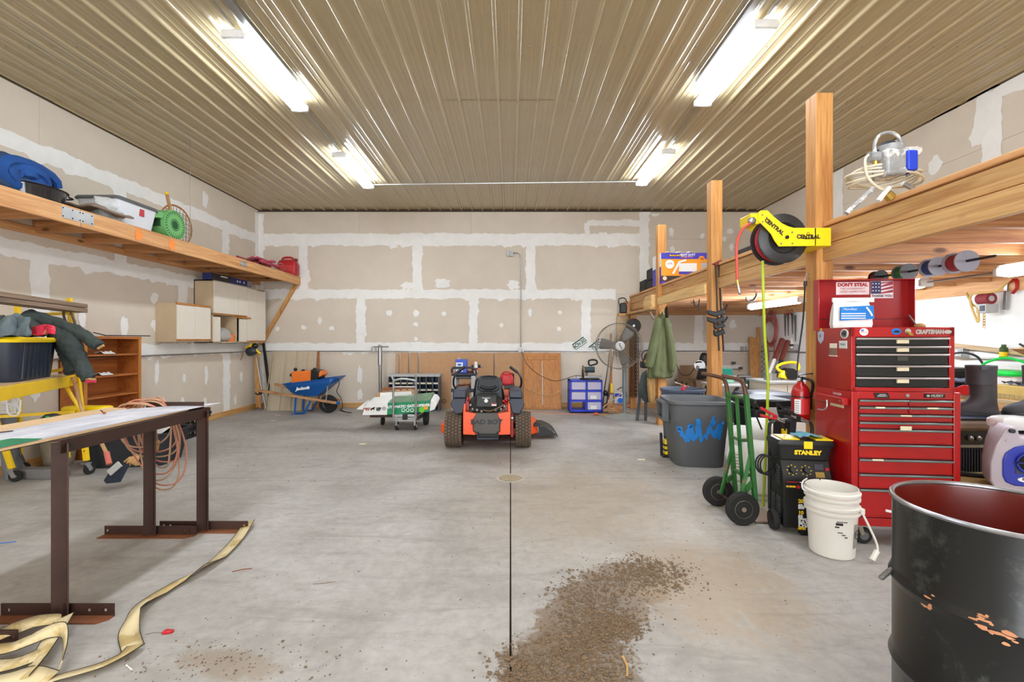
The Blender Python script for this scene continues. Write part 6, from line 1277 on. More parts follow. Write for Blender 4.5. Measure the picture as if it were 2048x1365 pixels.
MB().box(0, .008, .03, D - .01, 0, H2).build('side_wall', m_red, t2); MB().box(W2 - .008, W2, .03, D - .01, 0, H2).build('side_wall', m_red, t2); MB().box(0, W2, D - .018, D - .01, 0, H2).build('rear_wall', m_red, t2)
MB().box(.028, W2 - .035, .022, .03, .028, H2 - .07).build('recess', m_black2, t2)
zz = [.378, .320, .266, .186, .103, .03]
for i in range(5):
    z1_, z0_ = zz[i], zz[i + 1]; d = MB().box(.032, W2 - .04, .008, .026, z0_ + .004, z1_ - .002).build('drawer', mat('black drawer', (24, 28, 28), .35, var=.12) if i == 0 else bpy.data.materials['black drawer'], t2, bev=.002)
    MB().box(.03, W2 - .036 + .006 * (i % 2), -.008, .01, z1_ - .016, z1_ - .003).build('pull_bar', m_silv, d, bev=.003); MB().box(.034, W2 - .042, .002, .009, z0_ + .005, z0_ + .012).build('lower_lip', bpy.data.materials['black drawer'], d)
    if i != 2: MB().box(.295, .37, -.003, .009, z1_ - .042, z1_ - .017).build('tape_label', m_tag, d)
    else: MB().box(.3, .37, .005, .009, z1_ - .05, z1_ - .02).build('tape_label', mat('faded tape', (70, 68, 60), .7), d)
txt(t2, 'CRAFTSMAN', (.505, .001, H2 - .035), .038, m_txs, bold=.003, sx=.82, shear=.0); MB().lathe([(.022, .001), (.022, .004)], 16, (.62, 0, H2 - .034), 'y', sx=1.1, sy=.6).build('bright_badge', m_txs, t2)
def sticker(x, z, rx, rz_, m1, s_=None, m3=None, sz=.02, nm='sticker'):
    o = MB().lathe([(1, 0), (1, .003)], 28, (x, .001, z), 'y', sx=rx, sy=rz_).build(nm, m1, t2)
    if s_: txt(t2, s_, (x, -.001, z), sz, m3)
sticker(.082, H2 - .033, .028, .026, m_txw); MB().box(.06, .104, -.001, .002, H2 - .04, H2 - .033).build('flag_stripe', mat('salmon print', (224, 150, 130), .6), t2); MB().box(.062, .08, -.0015, .002, H2 - .03, H2 - .016).build('flag_canton', mat('periwinkle print', (90, 110, 190), .6), t2)
sticker(.292, H2 - .03, .032, .022, m_txb); MB().prism([(.27, H2 - .036), (.28, H2 - .026), (.3, H2 - .022), (.315, H2 - .032), (.3, H2 - .04)], -.002, .002).build('sticker_picture', m_txk, t2)
MB().lathe([(.02, -.004), (.02, .004)], 16, (.363, 0, H2 - .03), 'y').build('chest_lock', m_chrome, t2); MB().prism([(.35, H2 - .03), (.385, H2 - .04), (.392, H2 - .06), (.365, H2 - .055)], -.012, .0).build('lock_key', m_brass, t2)
# lid, standing open at the rear
lz0, lz1 = H2 + .005, .835
MB().box(-.01, W2 + .01, D - .012, D - .004, lz0, lz1).build('lid_panel', mat('lid red enamel', (150, 6, 12), .35, var=.08), t2)
MB().box(-.018, -.01, D - .075, D - .004, lz0 - .02, lz1).build('lid_flange', m_red, t2, bev=.003); MB().box(W2 + .01, W2 + .018, D - .075, D - .004, lz0 - .02, lz1).build('lid_flange', m_red, t2, bev=.003); MB().box(-.018, W2 + .018, D - .075, D - .004, lz1 - .006, lz1).build('lid_front_lip', m_red, t2)
MB().box(-.01, W2 + .01, D - .016, D - .012, lz0 + .07, lz0 + .074).build('lid_crease', m_dred, t2); MB().cyl((W2 - .02, D - .06, lz0 + .1), (W2 - .0, D - .15, H2 - .02), .006, 8).build('lid_stay', m_steel, t2)
ly = D - .0135
MB().box(.145, .39, ly - .001, ly, lz1 - .115, lz1 - .015).build('bumper_sticker', mat('pink white paper', (226, 206, 206), .6), t2)
txt(t2, "DON'T STEAL", (.267, ly - .003, lz1 - .038), .036, m_txr, bold=.002); txt(t2, 'THE GOVERNMENT', (.267, ly - .003, lz1 - .068), .021, m_txr); txt(t2, 'HATES COMPETITION', (.267, ly - .003, lz1 - .092), .0195, m_txr)
MB().box(.4, .565, ly - .001, ly, lz1 - .145, lz1 - .01).build('flag_sticker', mat('pink white paper 2', (222, 208, 210), .6), t2); MB().box(.402, .475, ly - .002, ly, lz1 - .11, lz1 - .012).build('flag_canton', mat('navy print', (44, 40, 84), .6), t2)
for k in range(4): MB().prism([(.475 + .0, lz1 - .11 + .026 * k), (.475, lz1 - .1 + .026 * k), (.563, lz1 - .078 + .03 * k if k < 2 else lz1 - .012), (.563, lz1 - .1 + .03 * k if k < 3 else lz1 - .02)], ly - .002, ly).build('flag_stripe', mat('crimson print', (150, 40, 54), .6) if k == 0 else bpy.data.materials['crimson print'], t2)
for k in range(9): MB().lathe([(.005, -.003), (.005, -.001)], 5, (.416 + .022 * (k % 3), ly, lz1 - .03 - .028 * (k // 3)), 'y').build('flag_star', m_txw, t2)
txt(t2, 'THANK YOU', (.482, ly - .003, lz1 - .128), .026, mat('grey brown print', (96, 78, 84), .6), bold=.001)
# left side details
MB().box(-.003, .001, .17, .26, .3, .335).build('grip_plate', m_beige, t2, bev=.002); MB().box(-.004, .002, .17, .26, .245, .3).build('grip_slot', mat('grip hollow', (130, 100, 80), .7), t2); MB().box(-.006, .001, .165, .265, .238, .246).build('grip_lip', m_beige, t2)
sd = lambda y, z, ry, rz_, m1, nm='side_sticker': MB().lathe([(1, -.003), (1, 0)], 24, (0, y, z), 'x', sx=1, sy=1).build(nm, m1, t2) if False else MB().prism([(y + ry * cos(a), z + rz_ * sin(a)) for a in [2 * pi * k / 24 for k in range(24)]], -.003, .0, 'yz').build(nm, m1, t2)
sd(.08, .405, .045, .034, m_txw); sd(.08, .405, .038, .028, m_txk); sd(.08, .405, .034, .024, m_txw); txt(t2, 'irca', (-.005, .08, .405), .034, m_txk, right=(0, -1, 0), bold=.001)
MB().prism([(.34, .42), (.38, .44), (.42, .42), (.415, .36), (.38, .33), (.345, .36)], -.003, 0, 'yz').build('shield_sticker', mat('grey lilac print', (176, 180, 200), .6), t2); MB().prism([(.355, .44), (.38, .455), (.405, .44)], -.003, 0, 'yz').build('crown_sticker', m_txy, t2); txt(t2, 'R', (-.005, .38, .39), .04, m_txk, right=(0, -1, 0))
MB().box(-.003, 0, .05, .14, .3, .355).build('square_sticker', mat('pale grey print', (206, 214, 214), .6), t2); txt(t2, 'SWAG', (-.005, .095, .328), .022, m_dkgrey, right=(0, -1, 0))
t_ = thing('bag_of_rags', 'white and blue plastic bag of shop rags in the open chest lid', 'bag', (2.395 + .02, 3.23 + .16, 1.087 + H2 - .03), CA)
rings = []
for z, hx, hy in ((-.01, .12, .06), (.06, .135, .07), (.14, .13, .065), (.2, .125, .045), (.235, .12, .02)):
    rings.append([V((.145 + hx * math.copysign(abs(cos(a)) ** .6, cos(a)) + .006 * sin(7 * a), .1 + hy * math.copysign(abs(sin(a)) ** .7, sin(a)), z + .02 * (abs(cos(a)) - .5) * (z > .2))) for a in [2 * pi * k / 32 for k in range(32)]])
MB().loft(rings).build('bag_body', m_paperw, t_); MB().loft([[V((.145 + x, .1 + y, z)) for x, y in ((-.13, -.01), (.16, -.012), (.16, .008), (-.13, .01))] for z in (.225, .26)]).build('sealed_top', m_paperw, t_, bev=.004)
MB().prism([(.03, .085), (.26, .095), (.255, .195), (.03, .185)], .02, .033, 'xz').build('blue_panel', mat('bag blue', (20, 120, 200), .5), t_)
for k in range(3): MB().box(.032, .2, .018, .0205, .098 + .017 * k, .105 + .017 * k).build('white_stripe', m_txw, t_)
MB().prism([(.2, .18), (.21, .185), (.235, .15), (.25, .12), (.24, .115), (.225, .145)], .017, .0205).build('figure_print', m_txw, t_); txt(t_, 'Microfiber', (.095, .018, .168), .022, m_txw)
tag(MB().ball((2.99, 3.36, 1.55), .035, .035, .02).build('tape_roll', m_tanc), 'tan roll peeking over the right end of the top chest', 'roll')
# ================================================================ WORKBENCH AND CLUTTER, RIGHT
BZ = .90; BXF = 4.55
t_ = thing('workbench', 'long wooden workbench under the loft along the right wall', 'workbench', (4.95, 5, 0))
MB().box(BXF, XR - .05, 2.2, 7.0, BZ - .04, BZ).build('bench_top', m_osb, t_, w=True, bev=.003); MB().box(BXF, BXF + .04, 2.2, 7.0, BZ - .14, BZ - .04).build('front_rail', m_pine, t_, w=True)
for y in (2.3, 3.9, 5.4, 6.9):
    for x in (BXF + .06, XR - .12): MB().box(x - .045, x + .045, y - .045, y + .045, 0, BZ - .04).build('leg', m_pinez, t_, w=True)
MB().box(BXF + .02, XR - .1, 2.3, 6.9, .3, .33).build('lower_shelf', m_osb, t_, w=True)
t_ = thing('green_lid_bin', 'white bin with bright green lid and green handle on the workbench', 'bin', (5.0, 4.62, BZ))
m_brg = mat('bright green lid', (20, 190, 70), .4, var=.06)
MB().loft([rr(.16, .19, 0), rr(.19, .22, .2)]).build('bin_body', m_white, t_); MB().loft([rr(.205, .235, .2), rr(.21, .24, .22), rr(.19, .22, .245)]).build('lid', m_brg, t_)
MB().tube(catmull([(-.02, .24, .2), (-.02, .22, .3), (-.02, 0, .37), (-.02, -.22, .3), (-.02, -.24, .2)], 5), .012, 6).build('bail_handle', m_brg, t_); MB().box(-.18, .1, -.212, -.206, .04, .16).build('label_panel', m_txw, t_); MB().box(-.12, -.02, -.216, -.211, .08, .15).build('blue_print', m_txb, t_)
MB().box(.0, .09, -.216, -.211, .1, .16).build('green_print', m_brg, t_)
t_ = thing('black_tote', 'black lidded tote with carrying strap on the workbench', 'tote', (4.95, 5.25, BZ))
MB().loft([rr(.2, .2, 0), rr(.22, .22, .2)]).build('tote_body', m_black, t_, bev=.006); MB().loft([rr(.23, .23, .2), rr(.22, .22, .24)]).build('lid', m_black2, t_); MB().tube(catmull([(-.15, -.2, .2), (-.1, -.15, .36), (.1, -.1, .41), (.28, -.1, .36), (.33, -.15, .2)], 5), .012, 6).build('strap_handle', m_dkgrey, t_)
tag(MB().box(4.6, 4.85, 4.78, 5.1, BZ, BZ + .1).build('black_case', m_dkgrey, bev=.02), 'flat dark case in front of the black tote on the workbench', 'case')
m = MB(); m.grid([[V((4.58 + .03 * i, 4.9 - .05 * j, BZ + .11 + .04 * abs(sin(i + .7 * j)))) for j in range(7)] for i in range(8)]); tag(m.build('work_gloves', cloth_mat('slate gloves', (76, 82, 100)), solid=.02, sub=1), 'grey blue gloves heaped beside the red toolbox lid', 'gloves')
t_ = thing('red_toolbox', 'small red metal toolbox on the workbench right of the tool cabinet', 'toolbox', (4.62, 4.55, BZ))
MB().prism([(-.16, 0), (.16, 0), (.16, .05), (.05, .1), (-.05, .1), (-.16, .05)], -.1, .1, 'yz').build('toolbox_body', m_red, t_, bev=.004); MB().tube(catmull([(0, -.08, .09), (0, -.06, .13), (0, .06, .13), (0, .08, .09)], 4), .008, 6).build('handle', m_black, t_)
t_ = thing('organiser_tray', 'amber plastic screw organiser at the bench front', 'organiser', (4.66, 4.22, BZ))
MB().box(-.08, .08, -.17, .17, 0, .13).build('organiser_frame', mat('amber plastic', (196, 166, 96), .4, var=.15), t_, bev=.004)
for k in range(8): MB().box(-.084, -.08, -.16 + .04 * k, -.13 + .04 * k, .01, .05).build('cell_front', mat('clear amber', (170, 146, 100), .3) if k == 0 else bpy.data.materials['clear amber'], t_)
m = MB(); m.grid([[V((-.05 + .03 * i, -.1 + .04 * j, .135 + .03 * abs(sin(i + j)))) for j in range(6)] for i in range(4)]); m.build('loose_rag', m_dkgrey, t_, solid=.008)
t_ = thing('straw_hat', 'tan straw hat leaning on the white bin', 'hat', (4.72, 4.36, BZ + .002)); t_.location = (4.9, 4.28, BZ); MB().lathe([(.0, .1), (.05, .095), (.07, .06), (.075, .02), (.13, .0), (.13, .004)], 24, cap=False).build('hat_body', m_tanc, t_, solid=.004)
t_ = thing('cardboard_box', 'tall tan cardboard box at the right edge on the bench', 'box', (4.85, 4.0, BZ))
MB().box(-.12, .4, -.3, .12, 0, .42).build('lower_carton', m_card, t_, bev=.004); MB().box(-.12, .36, -.28, .1, .425, .72).build('upper_carton', m_card, t_, bev=.004); MB().beam((-.12, .12, .4), (-.26, .14, .47), .2, .006).build('open_flap', m_card, t_)
t_ = thing('green_can', 'small green and yellow bottle on the conduit above the bench', 'bottle', (XR - .07, 4.98, 1.262)); MB().lathe([(.0, 0), (.035, 0), (.035, .1), (.02, .12), (.02, .14), (0, .14)], 14, cap=False).build('bottle_body', mat('dark olive bottle', (60, 84, 40), .4), t_); MB().lathe([(.036, .01), (.036, .06)], 14, cap=False).build('yellow_label', m_txy, t_)
t_ = thing('parts_bag', 'clear bag of yellow parts pinned on the right wall', 'bag', (XR - .05, 4.7, 1.33)); MB().ball((0, 0, 0), .04, .18, .07).build('bag_body', mat('straw parts bag', (196, 176, 120), .5, var=.3), t_); MB().beam((-.05, .1, .08), (-.04, -.12, -.05), .01, .02).build('dark_tool', m_black, t_)
t_ = thing('wall_bracket', 'folded tan board strip sloping behind the outlet on right wall', 'board', (XR - .04, 5.2, 1.35)); MB().beam((0, .6, .06), (0, -.4, -.04), .03, .05).build('strip', m_osb, t_)
# hoist and ropes on the wall
t_ = thing('electric_hoist', 'grey electric hoist with red strap roll hanging on the right wall', 'hoist', (5.25, 5.1, 1.8))
MB().box(-.09, .14, -.12, .06, -.08, .08).build('motor_box', m_ltgrey, t_, bev=.01); MB().box(-.1, -.085, -.1, -.02, -.05, .05).build('dark_face', m_dkgrey, t_); MB().lathe([(.05, -.1), (.1, -.1), (.1, .1), (.05, .1)], 24, (.0, -.03, .17), 'y').build('strap_roll', mat('maroon strap', (130, 40, 46), .7), t_); MB().lathe([(.0, -.104), (.05, -.104), (.05, .104), (0, .104)], 18, (.0, -.03, .17), 'y').build('drum_core', m_ltgrey, t_)
m = MB()
for k in range(5): m.tube([(-.06 + .02 * cos(a) * (k % 2), -.06 + .02 * cos(a) * (1 - k % 2), -.12 - .05 * k + .035 * sin(a)) for a in [2 * pi * j / 12 for j in range(12)]], .006, 5, True)
m.build('hook_chain', m_brass, t_)['kind'] = 'stuff'
m_rope = mat('yellow rope', (196, 164, 96), .9, var=.15)
tag(MB().tube(catmull([(5.3, 5.35, 2.0), (5.28, 5.28, 1.9), (5.22, 5.2, 1.85), (5.2, 5.12, 1.8), (5.18, 5.1, 1.65), (5.2, 5.2, 1.95), (5.25, 4.98, 1.98), (5.33, 4.9, 2.1)], 6), .012, 6).build('rope', m_rope), 'yellow rope looped over the electric hoist', 'rope')
t_.scale = (.62, .62, .62)
t_ = thing('pipe_wrench', 'grey wrench with red clamp hanging on the loft ledger', 'wrench', (5.36, 4.97, 1.95)); MB().beam((0, 0, .12), (0, .02, -.17), .035, .015, (1, 0, 0)).build('steel_bar', m_steel, t_, bev=.003); MB().tube(catmull([(0, -.01, .12), (0, -.09, .14), (0, -.1, .05), (0, -.06, .0)], 4), .016, 8).build('red_clamp', m_red, t_)
tag(MB().tube(catmull([(5.36, 4.74, 2.3), (5.36, 4.72, 1.9), (5.37, 4.74, 1.6)], 5), .004, 5).build('pink_cord', mat('pink cord', (230, 150, 130), .7)), 'thin pink cord hanging by the right edge of the wall', 'cord')
# generator, boots on low shelf
t_ = thing('low_stand', 'low timber stand with yellow edge beside the red tool cabinet', 'stand', (3.8, 3.3, 0))
MB().box(3.12, 4.4, 2.7, 3.75, .42, .46).build('stand_top', mat('yellow brown board', (150, 124, 60), .7, var=.3, scale=9), t_, w=True)
for x in (3.2, 4.3):
    for y in (2.8, 3.65): MB().box(x - .04, x + .04, y - .04, y + .04, 0, .42).build('leg', m_pinez, t_, w=True)
t_ = thing('generator', 'blue and silver portable inverter generator at the right edge', 'generator', (3.15, 3.02, .462), R(-18))
m_gsil = mat('scuffed silver plastic', (178, 168, 176), .45, .2, var=.12, wear=(120, 100, 84), wamt=.32); m_gblu = mat('generator blue', (44, 56, 164), .4, var=.08)
sh = [(0, .06), (.02, .02), (.06, 0), (.5, 0), (.53, .03), (.53, .28), (.5, .33), (.2, .345), (.155, .35), (.14, .42), (.10, .425), (.075, .40), (.03, .30), (0, .18)]
MB().loft([[V((x, 0, z)) for x, z in sh], [V((.265 + (x - .265) * .66, .26, z)) for x, z in sh]]).build('body_shell', m_gsil, t_, bev=.012); MB().prism([(.06, .1), (.075, .06), (.12, .04), (.5, .04), (.5, .31), (.18, .31), (.12, .29), (.075, .25), (.06, .2)], -.012, .002).build('blue_panel', m_gblu, t_, bev=.012)
MB().prism([(.12, .12), (.5, .12), (.5, .27), (.2, .27), (.15, .25), (.12, .2)], -.016, -.01).build('control_panel', mat('dark panel', (60, 62, 86), .5), t_, bev=.006)
MB().lathe([(.07, -.03), (.06, -.018), (.0, -.018)], 24, (.185, .0, .195), 'y', cap=False).build('recoil_recess', m_gblu, t_); MB().lathe([(.052, -.02), (.0, -.02)], 20, (.185, -.002, .195), 'y').build('recess_dark', m_black2, t_); MB().box(.125, .245, -.034, -.024, .19, .2).build('recoil_bar', mat('deep blue bar', (30, 36, 110), .4), t_, bev=.002)
MB().prism([(.19 + .06 * cos(a), .085 + .018 * sin(a)) for a in [2 * pi * k / 24 for k in range(24)]], -.018, -.011).build('white_badge', m_txw, t_); txt(t_, 'EF2000iS', (.19, -.02, .09), .022, m_txk, bold=.001, shear=.2); txt(t_, 'INVERTER', (.19, -.02, .075), .011, m_txr); txt(t_, 'YAMAHA', (.335, -.018, .15), .036, m_txw, bold=.002)
MB().lathe([(.014, -.024), (.012, -.012)], 14, (.27, 0, .25), 'y').build('red_switch', m_redp, t_); MB().tube([(.31 + .02 * cos(a), -.02, .225 + .026 * sin(a)) for a in [2 * pi * k / 20 for k in range(20)]], .004, 5, True).build('dial_ring', m_txw, t_)
MB().lathe([(.014, -.02), (.014, .0)], 14, (.105, .0, .395), 'y').build('handle_bolt', m_dkgrey, t_)
m = MB(); m.loft([[V((x, y, z)) for x, y in ((-.02 * k, -.1), (.22, -.12), (.3, .0), (.22, .1), (0, .08))] for z, k in ((0, 0), (.05, 2), (.11, 1))]); m.v = [v + V((3.33, 3.2, .82)) for v in m.v]
tag(m.build('clear_bag', glass('clear crinkled film', (226, 222, 218), .18, .7), sub=1), 'clear crinkled plastic bag lying on the generator', 'bag')
t_ = thing('flashlight', 'silver flashlight end poking from the plastic bag on generator', 'flashlight', (3.62, 3.06, .87)); MB().lathe([(.0, -.06), (.02, -.06), (.024, .0), (.03, .1)], 16, (0, 0, 0), 'y').build('flashlight_body', m_chrome, t_)
t_ = thing('engine_block', 'black engine with cooling fins behind the silver generator', 'engine', (3.42, 3.5, .462))
MB().box(-.05, .2, -.05, .2, .0, .18).build('fin_core', m_black, t_)
for k in range(12): MB().box(-.06 + .021 * k, -.052 + .021 * k, -.065, -.05, .0, .17).build('cooling_fin', m_dkgrey, t_)
MB().box(-.07, .22, -.06, .2, .18, .2).build('flange', m_steel, t_); MB().box(-.06, .2, -.05, .2, .2, .3).build('crankcase', m_black2, t_); MB().box(-.12, .24, -.08, .22, .3, .39).build('tan_cover', mat('dusty brown cover', (110, 88, 70), .6, var=.3), t_, bev=.03); MB().box(-.12, .26, -.08, .24, .392, .408).build('dark_tray', mat('dark blue tray', (36, 42, 62), .4), t_, bev=.006)
for x in (.02, .08): MB().ball((x, -.06, .25), .02).build('fitting', m_steel, t_)
tag(MB().tube(catmull([(3.15, 3.4, .5), (3.3, 3.33, .475), (3.42, 3.28, .475), (3.5, 3.3, .5)], 5), .018, 8).build('black_hose', m_black), 'short black hose at the foot of the engine', 'hose')
tag(MB().box(3.12, 3.17, 3.42, 3.52, .462, .8).build('tan_folder', m_tanc, bev=.004), 'tan paper folder wedged between cabinet and engine', 'folder')
m_boot = mat('muddy rubber boot', (48, 44, 46), .6, var=.25, wear=(88, 78, 70), wamt=.3)
def boot(loc, lb, rz, first=[None]):
    if first[0] is None:
        t_ = thing('rubber_boot', lb, 'boot', loc, rz); first[0] = t_
        rings = []
        for z, cx, rx, ry in ((.0, -.05, .15, .05), (.02, -.05, .155, .055), (.05, -.05, .15, .055), (.075, -.035, .13, .055), (.10, .0, .09, .056), (.14, .015, .075, .058), (.22, .01, .078, .064), (.32, .0, .088, .072), (.385, .0, .094, .076)):
            rings.append([V((cx + rx * cos(a), ry * sin(a), z)) for a in [2 * pi * k / 24 for k in range(24)]])
        rings += [[V((r.x * .94, r.y * .94, r.z - .0)) for r in rings[-1]], [V((r.x * .94, r.y * .94, r.z - .15)) for r in rings[-1]]]
        m = MB(); m.grid(rings, True); m._add(rings[0], [tuple(range(24))]); m.build('boot_body', m_boot, t_, sub=1)
        MB().loft([[V((-.05 + .158 * cos(a), .058 * sin(a), z)) for a in [2 * pi * k / 24 for k in range(24)]] for z in (-.002, .018)]).build('sole', m_black, t_)
        MB().box(-.02, .02, -.079, -.073, .35, .375).build('pull_tab', m_dkgrey, t_); return t_
    return clone(first[0], loc, rz, lb)
boot((3.6, 3.52, .874), 'left dark rubber boot standing beside the tool cabinet', R(-30)); boot((4.02, 3.5, .874), 'right dark rubber boot cut off by the right edge', R(-30))
t_ = thing('equipment_crate', 'dark crate under the right rubber boot', 'crate', (4.05, 3.55, .462)); MB().box(-.2, .3, -.15, .18, 0, .41).build('crate_body', m_dkgrey, t_, bev=.01)
# ================================================================ BACK RIGHT CORNER
rq = lambda x, y, Y: at(1500 + x / 7.58, 600 + y / 7.58, Y)
t_ = thing('hose_coil', 'coil of red air hose hanging on the right wall beyond the lamp', 'hose', (5.33, 9.4, 1.7)); m_oldred = mat('faded red hose', (176, 92, 84), .6, var=.15)
m = MB()
for k in range(9): rz_, ry_ = .36 - .018 * k, .2 + .01 * (k % 3); m.tube([(-.01 - .006 * k, -.02 * (k % 3) + ry_ * cos(a), -.02 * k * .5 + rz_ * sin(a) * (1 + .05 * sin(k))) for a in [2 * pi * j / 28 for j in range(28)]], .011, 6, True)
m.build('coil', m_oldred, t_); MB().tube(catmull([(-.02, .1, -.3), (-.03, .05, -.6), (-.02, .12, -.8), (-.03, .02, -1.0), (-.02, -.1, -.7), (-.02, -.15, -.3)], 6), .011, 6).build('loose_tail', m_oldred, t_)
m = MB(); m.tube([(-.06 + .03 * cos(a), .2 + .03 * sin(a) * 1.0 + .0 * a, -.35 - a * .016) for a in [k * .5 for k in range(90)]], .005, 5); m.build('spring_hose', m_dkgrey, t_)
tag(MB().cyl((XR, 9.42, 1.99), (XR - .14, 9.42, 2.0), .012, 8).build('hose_hook', m_steel), 'steel hook holding the red hose coil', 'hook')
for k, (px, ln, cm, lb) in enumerate(((1567, .42, m_galv, 'silver hand saw hanging leftmost on the right wall'), (1573, .4, m_redp, 'red handled shears hanging between the saws'), (1581, .36, m_dkgrey, 'dark handled hand saw hanging on the right wall'), (1587, .5, m_ltgrey, 'long grey saw hanging rightmost on the right wall'))):
    Y = XR * F / (px - VX) - .1; z1_ = at(px, 622, Y).z; t_ = thing('hand_saw', lb, 'saw', (XR - .03, Y, z1_))
    MB().tube([(0, .04 * cos(a), -.03 + .05 * sin(a)) for a in [2 * pi * j / 14 for j in range(14)]], .013, 6, True).build('handle', cm, t_); MB().prism([(-.035, -.08), (.035, -.08), (.0, -.08 - ln), (-.018, -.08 - ln)], -.003, .003, 'yz').build('saw_blade', m_steel, t_)
lean('leaning_plank', 'wide knotty plank leaning upright in the far right corner', 'plank', rq(75, 1450, 9.3) * V((1, 1, 0)), rq(45, 570, 9.8), .16, .04, m_pinez); lean('leaning_batten', 'narrow taller batten leaning beside the wide plank', 'batten', rq(130, 1450, 9.45) * V((1, 1, 0)), rq(128, 420, 9.88), .07, .035, m_pinez)
def pipe2(x0_, y0_, x1_, y1_, lb, m1):
    t_ = thing('brown_pipe', lb, 'pipe', rq(x0_, y0_, 8.2)); a, b = rq(x1_, y1_, 8.2), rq(x0_, y0_, 8.7); a = a + (a - b) * ((a.z - .04) / (b.z - a.z)); t_.location = a; MW[t_.name] = tr(a)
    MB().cyl(a, a + (b - a) * .75, .03, 10).build('pale_shaft', m1, t_, w=True); MB().cyl(a + (b - a) * .74, b, .045, 12).build('brown_grip', mat('oxblood tube', (116, 52, 42), .5) if 'oxblood tube' not in bpy.data.materials else bpy.data.materials['oxblood tube'], t_, w=True)
pipe2(490, 600, 180, 1400, 'pale leaning pole with oxblood top, left one of two', m_paperw); pipe2(570, 630, 310, 1400, 'dark green leaning pole with oxblood top, right one of two', mat('deep green pole', (34, 62, 56), .5))
t_ = thing('base_cabinet', 'low almond cabinet with grey top right of the leaning poles', 'cabinet', (4.4, 7.2, 0))
MB().box(4.02, 4.75, 7.15, 7.75, 0, .78).build('carcass', m_beige, t_, w=True, bev=.006); MB().box(3.98, 4.78, 7.1, 7.78, .78, .815).build('counter_top', m_ltgrey, t_, w=True, bev=.004); MB().box(4.3, 4.305, 7.143, 7.15, .05, .75).build('door_gap', m_dkgrey, t_, w=True); MB().box(4.34, 4.36, 7.13, 7.15, .5, .6).build('pull', m_galv, t_, w=True)
t_ = thing('yellow_saw', 'yellow circular saw resting on the almond cabinet', 'saw', (4.42, 7.35, .817))
MB().tube(catmull([(-.16, 0, .2), (-.1, 0, .25), (.05, 0, .28), (.17, 0, .26), (.18, 0, .17), (.05, 0, .13), (-.1, 0, .14)], 5, True), .022, 8, True).build('yellow_handle', m_yellowp, t_); MB().loft([rr(.05, .05, .0, .03), rr(.12, .07, .04, .04), rr(.12, .06, .1, .04), rr(.06, .04, .15, .03)]).build('yellow_shell', m_yellowp, t_, bev=.01); MB().cyl((.02, -.1, .1), (.02, .1, .1), .09, 18).build('blade_guard', m_black, t_); MB().box(-.12, .16, -.08, .08, 0, .015).build('base_shoe', m_steel, t_)
tag(MB().lathe([(0, 0), (.09, 0), (.09, .11), (.08, .11), (.08, .01), (0, .01)], 20, (4.12, 7.3, .817), cap=False).build('tin_can', m_galv), 'shiny tin can at the left end of the almond cabinet', 'can')
t_ = thing('glue_bottle', 'white glue bottle standing on the wall conduit', 'bottle', (XR - .05, XR * F / (1592 - VX) + .05, 1.25 + .05)); MB().lathe([(0, 0), (.035, 0), (.038, .1), (.02, .14), (.012, .19), (0, .19)], 14, cap=False).build('bottle_body', m_white, t_); MB().lathe([(.039, .04), (.039, .08)], 14, cap=False).build('brown_label', m_rust, t_)
# folding work table with green saw, dark machine, tan board
kq = lambda x, y, Y: at(1380 + x / 9.75, 680 + y / 9.75, Y)
t_ = thing('folding_table', 'white folding work table with crossed legs behind the middle post', 'table', (3.6, 7.9, 0))
MB().beam(kq(300, 870, 7.8), kq(1000, 870, 7.8), .45, .05).build('table_top', m_ltgrey, t_, w=True, bev=.015); a, b = kq(940, 920, 7.8), kq(560, 1300, 7.8)
for p, q_ in ((a, b), (kq(420, 900, 7.8), kq(860, 1330, 7.8))): q2 = V((q_.x - (p.x - q_.x) * .4, q_.y, 0)); MB().beam(p, q2, .04, .04).build('folding_leg', m_dgs, t_, w=True)
t_ = thing('table_saw_guard', 'teal green tool case standing on the folding work table', 'case', kq(710, 700, 7.85)); MB().loft([[kq(x, y, Y) for x, y in ((590, 840), (860, 840), (830, 570), (720, 548), (600, 550))] for Y in (7.75, 7.95)]).build('case_body', mat('teal case', (16, 112, 96), .45), t_, w=True, bev=.015); MB().box(*(lambda a, b: (a.x, b.x, 7.74, 7.75, b.z, a.z))(kq(600, 780, 7.75), kq(850, 838, 7.75))).build('pale_band', mat('mint band', (130, 180, 150), .5), t_, w=True)
m = MB(); m.box(*(lambda a, b: (a.x, b.x, 9.85, 9.87, b.z, a.z))(kq(560, 500, 9.85), kq(990, 560, 9.85))); tag(m.build('white_shelf_board', m_white), 'white shelf board fixed on the back wall behind the middle post', 'shelf')
for a, b, lb in ((820, 430, 'larger grey control box on the back wall shelf'), (955, 530, 'smaller grey control box on the back wall shelf')): p = kq(a + 35, b + 22, 9.82); tag(MB().box(p.x - .035, p.x + .035, 9.8, 9.85, p.z - .025, p.z + .025).build('control_box', m_dgs, bev=.003), lb, 'control box')
t_ = thing('tripod_stand', 'green folding roller stand right of the folding table', 'stand', kq(1080, 760, 8.2)); MB().cyl(kq(940, 720, 8.2), kq(1190, 725, 8.2), .035, 12).build('roller', m_steel, t_, w=True)
for x in (1080, 1150): p = kq(x, 760, 8.2); q_ = kq(x + 70, 1200, 8.2); MB().beam(p, V((q_.x, q_.y, 0)), .06, .03).build('stand_leg', mat('pine green steel', (60, 92, 84), .45) if x == 1080 else bpy.data.materials['pine green steel'], t_, w=True)
t_ = thing('band_saw', 'black and silver metal-cutting saw left of the middle post', 'saw', kq(150, 600, 8.9)); 
